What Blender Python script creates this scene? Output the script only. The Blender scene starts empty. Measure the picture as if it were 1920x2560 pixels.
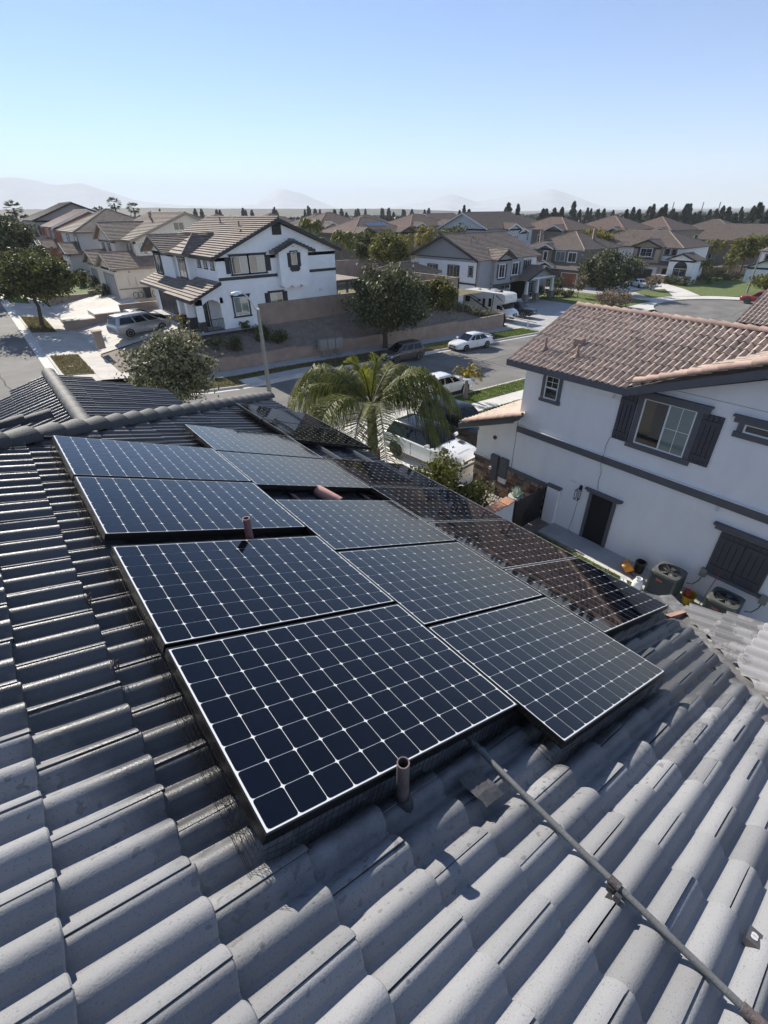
import bpy, bmesh, math, random
import numpy as np
from mathutils import Vector, Matrix
from mathutils.geometry import tessellate_polygon
random.seed(7); np.random.seed(7)
sc = bpy.context.scene
COL = sc.collection
# ------------------------------------------------------------------ camera (at the world origin, about 10.5 m above the side yard)
cam = bpy.data.cameras.new('camera'); camo = bpy.data.objects.new('camera', cam); COL.objects.link(camo)
sc.camera = camo
CR = Vector((0.78268828, -0.62232972, -0.01023636)); CD = Vector((-0.33786033, -0.41099111, -0.84672115)); CF = Vector((0.52273268, 0.66617718, -0.53193845))
camo.matrix_world = Matrix(((CR.x, -CD.x, -CF.x, 0), (CR.y, -CD.y, -CF.y, 0), (CR.z, -CD.z, -CF.z, 0), (0, 0, 0, 1)))
cam.sensor_fit = 'VERTICAL'; cam.sensor_height = 24.0; cam.lens = 24.0*1198.6/2560.0
cam.clip_start = 0.05; cam.clip_end = 30000
# ------------------------------------------------------------------ sky, sun, exposure
SUN_EL, SUN_AZ = 33.0, 2.3      # degrees above the horizon; degrees east of +Y
world = bpy.data.worlds.new("World"); sc.world = world; world.use_nodes = True
wn = world.node_tree; wn.nodes.clear()
sky = wn.nodes.new('ShaderNodeTexSky'); sky.sky_type = 'NISHITA'; sky.sun_disc = False
sky.sun_elevation = math.radians(SUN_EL); sky.sun_rotation = math.radians(SUN_AZ)
sky.altitude = 1500; sky.air_density = 0.72; sky.dust_density = 0.0; sky.ozone_density = 4.0
bg = wn.nodes.new('ShaderNodeBackground'); bg.inputs['Strength'].default_value = 0.096
wo = wn.nodes.new('ShaderNodeOutputWorld')
wn.links.new(sky.outputs[0], bg.inputs[0]); wn.links.new(bg.outputs[0], wo.inputs[0])
sd = bpy.data.lights.new('sun', 'SUN'); sd.energy = 4.3; sd.angle = math.radians(0.5); sd.color = (1.0, 0.93, 0.82)
so = bpy.data.objects.new('sun', sd); COL.objects.link(so)
_e, _a = math.radians(SUN_EL), math.radians(SUN_AZ)
sdir = Vector((math.sin(_a)*math.cos(_e), math.cos(_a)*math.cos(_e), math.sin(_e)))
so.rotation_euler = sdir.to_track_quat('Z', 'Y').to_euler()
sc.view_settings.view_transform = 'Standard'; sc.view_settings.look = 'None'
sc.view_settings.exposure = 0.94; sc.view_settings.gamma = 1.0; sc.view_settings.use_curve_mapping = False
sc.cycles.use_denoising = True
sc.cycles.max_bounces = 6; sc.cycles.diffuse_bounces = 4; sc.cycles.glossy_bounces = 3; sc.cycles.transparent_max_bounces = 6
sc.cycles.volume_bounces = 1

# ------------------------------------------------------------------ helpers
def tag(o, label=None, cat=None, group=None, kind=None):
    if label: o['label'] = label
    if cat: o['category'] = cat
    if group: o['group'] = group
    if kind: o['kind'] = kind
    return o
def thing(name, label, cat, loc=(0, 0, 0), rotz=0.0, group=None):
    o = bpy.data.objects.new(name, None); o.empty_display_size = 0.3; COL.objects.link(o)
    o.location = loc; o.rotation_euler = (0, 0, rotz)
    return tag(o, label, cat, group)
def link(name, me, parent=None, mtx=None, loc=None):
    o = bpy.data.objects.new(name, me); COL.objects.link(o)
    if parent is not None: o.parent = parent
    if mtx is not None: o.matrix_local = mtx
    if loc is not None: o.location = loc
    return o
def dup(root, loc, rotz=0.0, label=None, scale=None):
    r = root.copy(); COL.objects.link(r); r.location = loc; r.rotation_euler = (0, 0, rotz)
    if scale: r.scale = (scale,)*3
    if label: r['label'] = label
    for ch in list(root.children):
        c = ch.copy(); COL.objects.link(c); c.parent = r
        for g in list(ch.children):
            d = g.copy(); COL.objects.link(d); d.parent = c
    return r
V = Vector
class MB:
    """collects faces and links them as ONE mesh object"""
    def __init__(s): s.v = []; s.f = []; s.m = []
    def poly(s, pts, mi=0):
        b = len(s.v); s.v.extend([tuple(p) for p in pts]); s.f.append(tuple(range(b, b+len(pts)))); s.m.append(mi); return s
    def box(s, x0, x1, y0, y1, z0, z1, mi=0):
        return s.hexa([(x0, y0, z0), (x1, y0, z0), (x1, y1, z0), (x0, y1, z0), (x0, y0, z1), (x1, y0, z1), (x1, y1, z1), (x0, y1, z1)], mi)
    def hexa(s, p, mi=0):
        b = len(s.v); s.v.extend([tuple(q) for q in p])
        for f in ((3, 2, 1, 0), (4, 5, 6, 7), (0, 1, 5, 4), (1, 2, 6, 5), (2, 3, 7, 6), (3, 0, 4, 7)):
            s.f.append(tuple(b+i for i in f)); s.m.append(mi)
        return s
    def obox(s, o, a, b, c, mi=0):
        """box with corner o and edge vectors a, b, c"""
        o, a, b, c = V(o), V(a), V(b), V(c)
        return s.hexa([o, o+a, o+a+b, o+b, o+c, o+a+c, o+a+b+c, o+b+c], mi)
    def prism(s, pts, ext, mi=0):
        pts = [V(p) for p in pts]; e = V(ext); n = len(pts); b = len(s.v)
        s.v.extend([tuple(p) for p in pts]); s.v.extend([tuple(p+e) for p in pts])
        s.f.append(tuple(range(b+n-1, b-1, -1))); s.m.append(mi)
        s.f.append(tuple(range(b+n, b+2*n))); s.m.append(mi)
        for i in range(n):
            j = (i+1) % n; s.f.append((b+i, b+j, b+n+j, b+n+i)); s.m.append(mi)
        return s
    def tube(s, pts, rad, n=8, cap=True, mi=0):
        pts = [V(p) for p in pts]; k = len(pts)
        if not hasattr(rad, '__len__'): rad = [rad]*k
        b = len(s.v); up = V((0, 0, 1)); prev = None
        for i, p in enumerate(pts):
            t = (pts[min(i+1, k-1)]-pts[max(i-1, 0)]).normalized()
            if prev is None:
                u = t.cross(up if abs(t.z) < 0.9 else V((1, 0, 0))).normalized()
            else:
                u = (prev-t*prev.dot(t)).normalized()
            prev = u; w = t.cross(u)
            for j in range(n):
                a = 2*math.pi*j/n; s.v.append(tuple(p+(u*math.cos(a)+w*math.sin(a))*rad[i]))
        for i in range(k-1):
            for j in range(n):
                j2 = (j+1) % n; s.f.append((b+i*n+j, b+i*n+j2, b+(i+1)*n+j2, b+(i+1)*n+j)); s.m.append(mi)
        if cap:
            s.f.append(tuple(b+j for j in range(n-1, -1, -1))); s.m.append(mi)
            s.f.append(tuple(b+(k-1)*n+j for j in range(n))); s.m.append(mi)
        return s
    def loft(s, rings, closed=True, cap=True, mi=0):
        b = len(s.v); n = len(rings[0])
        for r in rings: s.v.extend([tuple(p) for p in r])
        for i in range(len(rings)-1):
            for j in range(n if closed else n-1):
                j2 = (j+1) % n; s.f.append((b+i*n+j, b+i*n+j2, b+(i+1)*n+j2, b+(i+1)*n+j)); s.m.append(mi)
        if cap and closed:
            s.f.append(tuple(b+j for j in range(n-1, -1, -1))); s.m.append(mi)
            s.f.append(tuple(b+(len(rings)-1)*n+j for j in range(n))); s.m.append(mi)
        return s
    def disc(s, c, ax, r, n=16, th=0.02, mi=0):
        c = V(c); ax = V(ax).normalized()
        return s.tube([c, c+ax*th], r, n, True, mi)
    def islands(s):
        par = list(range(len(s.v)))
        def fd(i):
            while par[i] != i: par[i] = par[par[i]]; i = par[i]
            return i
        for f in s.f:
            for q in f[1:]: par[fd(q)] = fd(f[0])
        g = {}
        for f, m in zip(s.f, s.m): g.setdefault(fd(f[0]), []).append((f, m))
        out = []
        for fs in g.values():
            b = MB(); mp = {}
            for f, m in fs:
                for q in f:
                    if q not in mp: mp[q] = len(b.v); b.v.append(s.v[q])
                b.f.append(tuple(mp[q] for q in f)); b.m.append(m)
            out.append(b)
        return out
    def mesh(s, name, mats, smooth=False):
        me = bpy.data.meshes.new(name); me.from_pydata(s.v, [], s.f)
        if not isinstance(mats, (list, tuple)): mats = [mats]
        for m in mats: me.materials.append(m)
        if len(mats) > 1: me.polygons.foreach_set('material_index', s.m)
        if smooth:
            me.polygons.foreach_set('use_smooth', [True]*len(me.polygons))
            try: me.set_sharp_from_angle(angle=math.radians(38))
            except Exception: pass
        me.update(); return me
    def build(s, name, mats, parent=None, smooth=False, world=False, label=None):
        o = link(name, s.mesh(name, mats, smooth), parent)
        if world and parent is not None: o.location = -V(parent.location)
        if label: o['label'] = label
        return o
def np_mesh(name, verts, faces, mat, smooth=False):
    """faces: (n,k) int array, k constant"""
    me = bpy.data.meshes.new(name); verts = np.asarray(verts, np.float32); faces = np.asarray(faces, np.int32)
    n, k = faces.shape
    me.vertices.add(len(verts)); me.vertices.foreach_set('co', verts.ravel())
    me.loops.add(n*k); me.loops.foreach_set('vertex_index', faces.ravel())
    me.polygons.add(n); me.polygons.foreach_set('loop_start', np.arange(0, n*k, k, dtype=np.int32)); me.polygons.foreach_set('loop_total', np.full(n, k, np.int32))
    if smooth: me.polygons.foreach_set('use_smooth', np.ones(n, bool))
    me.materials.append(mat); me.update(calc_edges=True); me.validate(); return me

# ------------------------------------------------------------------ materials
def mat(name, col, rough=0.6, metal=0.0, var=0.0, scale=8.0, col2=None, bump=0.0, bscale=60.0, coat=0.0, spec=0.5, rnd=0.0, trans=0.0, detail=4.0, coord='Object', emis=None, ior=None, stretch=None):
    m = bpy.data.materials.new(name); m.use_nodes = True; nt = m.node_tree; N = nt.nodes; L = nt.links
    p = N['Principled BSDF']; p.inputs['Roughness'].default_value = rough; p.inputs['Metallic'].default_value = metal
    p.inputs['Specular IOR Level'].default_value = spec
    if coat: p.inputs['Coat Weight'].default_value = coat; p.inputs['Coat Roughness'].default_value = 0.03
    if ior: p.inputs['IOR'].default_value = ior
    c1 = (*col, 1.0); p.inputs['Base Color'].default_value = c1
    tc = N.new('ShaderNodeTexCoord'); src = tc.outputs['Object' if coord == 'World' else coord]
    if coord == 'World':
        g = N.new('ShaderNodeNewGeometry'); src = g.outputs['Position']
    if stretch:
        mp = N.new('ShaderNodeMapping'); mp.inputs['Scale'].default_value = stretch; L.new(src, mp.inputs[0]); src = mp.outputs[0]
    last = None
    if var or col2:
        nz = N.new('ShaderNodeTexNoise'); nz.inputs['Scale'].default_value = scale; nz.inputs['Detail'].default_value = detail; nz.inputs['Roughness'].default_value = 0.65
        L.new(src, nz.inputs['Vector'])
        rp = N.new('ShaderNodeValToRGB'); rp.color_ramp.elements[0].position = 0.32; rp.color_ramp.elements[1].position = 0.68
        ca = tuple(max(0, c*(1-var)) for c in col); cb = tuple(min(1, c*(1+var)) for c in (col2 or col))
        if col2: ca = col; cb = col2
        rp.color_ramp.elements[0].color = (*ca, 1); rp.color_ramp.elements[1].color = (*cb, 1)
        L.new(nz.outputs['Fac'], rp.inputs['Fac']); last = rp.outputs['Color']
    if rnd:
        oi = N.new('ShaderNodeObjectInfo'); hs = N.new('ShaderNodeHueSaturation')
        mr = N.new('ShaderNodeMapRange'); mr.inputs['To Min'].default_value = 1-rnd; mr.inputs['To Max'].default_value = 1+rnd
        L.new(oi.outputs['Random'], mr.inputs['Value']); L.new(mr.outputs[0], hs.inputs['Value'])
        if last is not None: L.new(last, hs.inputs['Color'])
        else: hs.inputs['Color'].default_value = c1
        last = hs.outputs['Color']
    if last is not None: L.new(last, p.inputs['Base Color'])
    if bump:
        nb = N.new('ShaderNodeTexNoise'); nb.inputs['Scale'].default_value = bscale; nb.inputs['Detail'].default_value = 6
        L.new(src, nb.inputs['Vector'])
        bn = N.new('ShaderNodeBump'); bn.inputs['Strength'].default_value = bump; bn.inputs['Distance'].default_value = 0.02
        L.new(nb.outputs['Fac'], bn.inputs['Height']); L.new(bn.outputs[0], p.inputs['Normal'])
    if emis:
        p.inputs['Emission Color'].default_value = (*emis[:3], 1); p.inputs['Emission Strength'].default_value = emis[3]
    return m
def leafmat(name, c1, c2, rough=0.6, trans=0.25, scale=0.6):
    """foliage: noise-varied colour, some light passes through the leaf"""
    m = bpy.data.materials.new(name); m.use_nodes = True; nt = m.node_tree; N = nt.nodes; L = nt.links
    p = N['Principled BSDF']; p.inputs['Roughness'].default_value = rough; p.inputs['Specular IOR Level'].default_value = 0.28
    g = N.new('ShaderNodeNewGeometry')
    nz = N.new('ShaderNodeTexNoise'); nz.inputs['Scale'].default_value = scale*3; nz.inputs['Detail'].default_value = 3
    L.new(g.outputs['Position'], nz.inputs['Vector'])
    add = N.new('ShaderNodeMath'); add.operation = 'MULTIPLY_ADD'; add.inputs[1].default_value = 0.55; L.new(g.outputs['Random Per Island'], add.inputs[0]); L.new(nz.outputs['Fac'], add.inputs[2])
    rp = N.new('ShaderNodeValToRGB'); rp.color_ramp.elements[0].position = 0.45; rp.color_ramp.elements[1].position = 1.0
    rp.color_ramp.elements[0].color = (*c1, 1); rp.color_ramp.elements[1].color = (*c2, 1)
    L.new(add.outputs[0], rp.inputs['Fac']); L.new(rp.outputs[0], p.inputs['Base Color'])
    tr = N.new('ShaderNodeBsdfTranslucent'); L.new(rp.outputs[0], tr.inputs['Color'])
    mx = N.new('ShaderNodeMixShader'); mx.inputs[0].default_value = trans
    L.new(p.outputs[0], mx.inputs[1]); L.new(tr.outputs[0], mx.inputs[2]); L.new(mx.outputs[0], N['Material Output'].inputs['Surface'])
    return m
M = {}
M['stucco_white'] = mat('stucco_white', (0.86, 0.86, 0.86), 0.9, var=0.05, scale=1.3, bump=0.25, bscale=90)
M['stucco_grey'] = mat('stucco_neighbour', (0.83, 0.82, 0.81), 0.9, var=0.04, scale=1.4, bump=0.5, bscale=45, stretch=(1, 1, 0.4), detail=7)
M['stucco_beige'] = mat('stucco_beige', (0.72, 0.65, 0.54), 0.9, var=0.05, scale=1.0, bump=0.2)
M['stucco_taupe'] = mat('stucco_taupe', (0.20, 0.17, 0.14), 0.9, var=0.06, scale=1.0)
M['stucco_slate'] = mat('stucco_slate', (0.33, 0.325, 0.325), 0.9, var=0.06, scale=1.0)
M['stucco_bluegrey'] = mat('stucco_bluegrey', (0.52, 0.53, 0.54), 0.9, var=0.05, scale=1.0)
M['stucco_tan'] = mat('stucco_tan', (0.36, 0.29, 0.22), 0.9, var=0.05, scale=1.0)
M['stucco_red'] = mat('stucco_red', (0.30, 0.12, 0.075), 0.9, var=0.06, scale=1.0)
M['trim_dark'] = mat('trim_dark', (0.035, 0.033, 0.035), 0.6, var=0.1, scale=6)
M['trim_grey'] = mat('trim_grey', (0.105, 0.105, 0.115), 0.7, var=0.08, scale=6, bump=0.15, bscale=120)
M['trim_white'] = mat('trim_white', (0.72, 0.72, 0.70), 0.6)
M['trim_tan'] = mat('trim_tan', (0.30, 0.25, 0.2), 0.7)
M['shutter'] = mat('shutter_paint', (0.055, 0.055, 0.065), 0.55, var=0.1, scale=5, bump=0.1, bscale=100)
M['vinyl'] = mat('window_vinyl', (0.75, 0.76, 0.75), 0.4)
M['pane'] = mat('window_glass', (0.012, 0.016, 0.018), 0.04, spec=0.9, ior=1.5, coat=0.5)
M['blind'] = mat('window_glass_blind', (0.16, 0.21, 0.20), 0.05, spec=0.8, var=0.12, scale=2.0, coat=0.6, stretch=(1, 1, 14))
M['dark_void'] = mat('dark_interior', (0.006, 0.006, 0.007), 0.8)
M['door_dark'] = mat('door_dark', (0.03, 0.026, 0.024), 0.5)
M['garage_grey'] = mat('garage_door_grey', (0.30, 0.30, 0.30), 0.6)
M['garage_dark'] = mat('garage_door_dark', (0.03, 0.03, 0.034), 0.5)
M['roof_brown'] = mat('roof_brown', (0.20, 0.16, 0.135), 0.85, var=0.25, scale=1.8, bump=0.4, bscale=14, coord='World')
M['roof_brown2'] = mat('roof_brown_light', (0.25, 0.20, 0.165), 0.85, var=0.25, scale=1.8, bump=0.4, bscale=14, coord='World')
M['roof_rose'] = mat('roof_rose', (0.25, 0.182, 0.15), 0.85, var=0.22, scale=1.8, bump=0.4, bscale=14, coord='World')
M['roof_dark'] = mat('roof_dark', (0.11, 0.098, 0.088), 0.85, var=0.22, scale=1.8, bump=0.4, bscale=14, coord='World')
M['concrete'] = mat('concrete', (0.52, 0.49, 0.44), 0.85, var=0.14, scale=0.9, bump=0.15, bscale=30, coord='World')
M['concrete_light'] = mat('concrete_light', (0.62, 0.59, 0.54), 0.85, var=0.1, scale=0.9, coord='World')
M['concrete_grey'] = mat('concrete_grey', (0.40, 0.395, 0.385), 0.85, var=0.12, scale=1.2, coord='World', bump=0.1)
M['asphalt'] = mat('asphalt', (0.17, 0.163, 0.15), 0.9, var=0.28, scale=0.32, bump=0.3, bscale=40, coord='World', detail=9)
M['soil'] = mat('bank_soil', (0.17, 0.14, 0.115), 0.95, col2=(0.28, 0.235, 0.195), scale=1.3, bump=0.8, bscale=6, coord='World', detail=8)
M['lawn'] = mat('lawn_soil', (0.065, 0.10, 0.022), 0.95, col2=(0.14, 0.18, 0.04), scale=1.6, bump=0.6, bscale=25, coord='World', detail=8)
M['dry_lawn'] = mat('dry_lawn_soil', (0.10, 0.10, 0.035), 0.95, col2=(0.19, 0.155, 0.085), scale=1.0, bump=0.6, bscale=25, coord='World', detail=8)
M['field'] = mat('far_ground', (0.045, 0.052, 0.032), 0.95, col2=(0.11, 0.105, 0.075), scale=0.03, coord='World', detail=8)
M['block'] = mat('block_wall', (0.34, 0.255, 0.20), 0.9, var=0.16, scale=1.2, bump=0.3, bscale=30, coord='World', detail=8)
M['block_cap'] = mat('block_wall_cap', (0.33, 0.26, 0.21), 0.9, var=0.12, scale=2.0, coord='World')
M['metal_grey'] = mat('metal_grey', (0.30, 0.30, 0.30), 0.45, 0.6)
M['black_metal'] = mat('black_metal', (0.012, 0.012, 0.013), 0.45, spec=0.4)
M['alu'] = mat('aluminium', (0.55, 0.55, 0.56), 0.35, 0.9)
M['post_grey'] = mat('concrete_post', (0.26, 0.255, 0.245), 0.8, var=0.12, scale=6, bump=0.2, bscale=80)
M['bark'] = mat('bark', (0.085, 0.062, 0.048), 0.9, var=0.35, scale=7, bump=0.7, bscale=18)
M['palm_trunk'] = mat('palm_trunk', (0.20, 0.165, 0.13), 0.9, var=0.3, scale=8, bump=0.6, bscale=14)
M['tyre'] = mat('tyre', (0.012, 0.012, 0.012), 0.8)
M['rim'] = mat('rim', (0.45, 0.45, 0.46), 0.3, 0.8)
M['rim_dark'] = mat('rim_dark', (0.03, 0.03, 0.032), 0.35, 0.7)
M['glass_car'] = mat('car_glass', (0.006, 0.008, 0.011), 0.05, spec=0.4)
M['lamp_glass'] = mat('headlamp', (0.55, 0.57, 0.6), 0.15, coat=0.8)
M['tail'] = mat('tail_lamp', (0.35, 0.012, 0.01), 0.2, coat=0.8)
M['plastic_black'] = mat('plastic_black', (0.015, 0.015, 0.016), 0.5)
M['plate'] = mat('plate', (0.6, 0.6, 0.58), 0.5)
# ================================================================== OUR ROOF (the grey tiled house we stand on)
A4 = V((0.16150183, 1.91578528, -1.77080706)); UD = V((0, -1, 0)); VD = V((0.932576594, 0, -0.360972154)); ND = V((0.360972154, 0, 0.932576594))
TN = 0.38707
GRD = -10.3
def RP(u, v, h=0.0): return A4 + UD*u + VD*v + ND*h
house = thing('tiled_house', 'grey concrete tiled house in the foreground carrying the solar panels', 'house', (0, 4.0, GRD))
HL = -V(house.location)
def H(o): o.location = o.location + HL; return o

def tile_material(name, base, wetmask):
    m = bpy.data.materials.new(name); m.use_nodes = True; nt = m.node_tree; N = nt.nodes; L = nt.links; p = N['Principled BSDF']
    g = N.new('ShaderNodeNewGeometry'); pos = g.outputs['Position']
    def noise(scale, det, rough=0.6):
        n = N.new('ShaderNodeTexNoise'); n.inputs['Scale'].default_value = scale; n.inputs['Detail'].default_value = det; n.inputs['Roughness'].default_value = rough
        L.new(pos, n.inputs['Vector']); return n.outputs['Fac']
    def ma(op, a, b=None, c=None):
        n = N.new('ShaderNodeMath'); n.operation = op
        for i, x in enumerate((a, b, c)):
            if x is None: continue
            if isinstance(x, (int, float)): n.inputs[i].default_value = x
            else: L.new(x, n.inputs[i])
        return n.outputs[0]
    oi_ = N.new('ShaderNodeObjectInfo'); rnd_ = ma('FRACT', ma('ADD', oi_.outputs['Random'], g.outputs['Random Per Island']))
    big = noise(2.2, 5); fine = noise(140, 3, 0.7); grain = noise(320, 2)
    # dry colour: pale grey with speckle and a little brown
    r1 = N.new('ShaderNodeValToRGB'); r1.color_ramp.elements[0].position = 0.3; r1.color_ramp.elements[1].position = 0.7
    r1.color_ramp.elements[0].color = (base[0]*.93, base[1]*.93, base[2]*.94, 1); r1.color_ramp.elements[1].color = (base[0]*1.06, base[1]*1.05, base[2]*1.04, 1)
    L.new(big, r1.inputs['Fac'])
    pit = ma('MINIMUM', 1.0, ma('MULTIPLY_ADD', fine, 5.0, -1.05))
    pit = ma('MAXIMUM', pit, 0.5)
    val = ma('MULTIPLY', pit, ma('MULTIPLY_ADD', grain, 0.3, 0.85))
    val = ma('MULTIPLY', val, ma('MULTIPLY_ADD', rnd_, 0.30, 0.84))
    sc1 = N.new('ShaderNodeVectorMath'); sc1.operation = 'SCALE'; L.new(r1.outputs[0], sc1.inputs[0]); L.new(val, sc1.inputs['Scale'])
    # wetness (dew drying off): drops, blotches and a ragged edge, in roof coordinates
    sep = N.new('ShaderNodeSeparateXYZ'); L.new(pos, sep.inputs[0])
    wet = wetmask(ma, sep, noise)
    dark = N.new('ShaderNodeVectorMath'); dark.operation = 'SCALE'; L.new(sc1.outputs[0], dark.inputs[0]); dark.inputs['Scale'].default_value = 0.38
    mx = N.new('ShaderNodeMix'); mx.data_type = 'VECTOR'; L.new(wet, mx.inputs[0]); L.new(sc1.outputs[0], mx.inputs[4]); L.new(dark.outputs[0], mx.inputs[5])
    L.new(mx.outputs[1], p.inputs['Base Color'])
    drops = noise(120, 3, 0.7)
    rg = ma('MULTIPLY_ADD', wet, -0.50, 0.82); L.new(ma('MAXIMUM', rg, 0.2), p.inputs['Roughness'])
    bh = ma('ADD', ma('MULTIPLY', fine, 0.6), ma('MULTIPLY', drops, ma('MULTIPLY_ADD', wet, 0.1, 0.5)))
    bn = N.new('ShaderNodeBump'); bn.inputs['Strength'].default_value = 0.42; bn.inputs['Distance'].default_value = 0.006
    L.new(bh, bn.inputs['Height']); L.new(bn.outputs[0], p.inputs['Normal'])
    return m
def wet_main(ma, sep, noise):
    u = ma('SUBTRACT', 1.9158, sep.outputs['Y']); v = ma('MULTIPLY_ADD', sep.outputs['X'], 1.0723, -0.173)
    left = ma('MULTIPLY_ADD', v, 1.9, 1.45)              # left of the array the dry zone reaches higher
    ub = ma('MINIMUM', left, ma('MULTIPLY_ADD', v, 0.20, 1.13))
    d = ma('SUBTRACT', ub, u)
    a = ma('MULTIPLY_ADD', ma('SUBTRACT', noise(9, 5, 0.7), 0.5), 0.55, d)
    a = ma('MULTIPLY_ADD', ma('SUBTRACT', noise(2.5, 3), 0.5), 0.7, a)
    sm = N_clamp(ma, a, -0.08, 0.30)
    # separate drops on the dry side close to the edge
    dr = N_clamp(ma, ma('ADD', noise(34, 1, 0.3), ma('MULTIPLY', ma('MINIMUM', d, 0.0), 0.45)), 0.60, 0.625)
    return ma('MAXIMUM', sm, ma('MULTIPLY', dr, 0.6))
def N_clamp(ma, x, lo, hi):
    t = ma('MULTIPLY_ADD', x, 1.0/(hi-lo), -lo/(hi-lo)); return ma('MINIMUM', ma('MAXIMUM', t, 0.0), 1.0)
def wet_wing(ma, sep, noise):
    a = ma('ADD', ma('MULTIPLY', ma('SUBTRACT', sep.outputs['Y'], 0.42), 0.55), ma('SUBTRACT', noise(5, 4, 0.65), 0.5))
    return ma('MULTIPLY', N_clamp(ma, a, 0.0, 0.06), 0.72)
M['tile'] = tile_material('grey_roof_tile', (0.235, 0.24, 0.25), wet_main)
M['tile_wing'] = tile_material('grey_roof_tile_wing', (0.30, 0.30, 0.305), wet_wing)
M['cap'] = mat('ridge_cap_grey', (0.055, 0.057, 0.058), 0.7, var=0.2, scale=5, bump=0.4, bscale=70, rnd=0.1, coord='World')
M['deck'] = mat('underlayment', (0.012, 0.012, 0.013), 0.9)

def roll_profile(x, W, rolls, Hh, half=0.36):
    """height of the tile surface across its width; joints lie on roll crowns"""
    p = W/rolls; t = abs(((x/p+0.5) % 1.0)-0.5)          # 0 on the crown, 0.5 mid pan
    if t < half: return Hh*math.cos(math.pi/2*t/half)**0.85
    return -0.001
def tile_verts(W, rolls, Hh, L, lift, th, n, gap=0.0035, taper=(0.35, 0.43)):
    """y=0 is the nose (lower edge), y=-L the head; rolls widen towards the nose; returns verts, quads"""
    xs = np.linspace(gap/2, W-gap/2, n+1)
    lip = [-0.0065*max(0.0, (0.06-x/W)/0.06) for x in xs]
    rows = [(-L, 0.0, 0.0), (-0.03, lift*0.94, 0.95), (-0.006, lift, 1.0), (0.0, lift-0.006, 1.0)]
    v = []; f = []; P = []
    for (y, z, k_) in rows:
        h_ = taper[0]+(taper[1]-taper[0])*k_; pr = [roll_profile(x, W, rolls, Hh*(0.92+0.08*k_), h_)+l for x, l in zip(xs, lip)]; P.append(pr)
        for x, h in zip(xs, pr): v.append((x, y, h+z))
    k = n+1
    for x, h in zip(xs, P[-1]): v.append((x, -0.002, h+lift-th))
    for r in range(4):
        for i in range(n): f.append((r*k+i, (r+1)*k+i, (r+1)*k+i+1, r*k+i+1))
    # side walls on both joints
    b = len(v)
    for xi in (0, n):
        for (y, z, q) in ((-L, 0, 0), (-0.006, lift, 2)): v.append((xs[xi], y, P[q][xi]+z)); v.append((xs[xi], y, P[q][xi]+z-th))
    f.append((b+0, b+1, b+3, b+2)); f.append((b+4, b+6, b+7, b+5))
    return np.array(v, np.float64), np.array(f)
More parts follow.
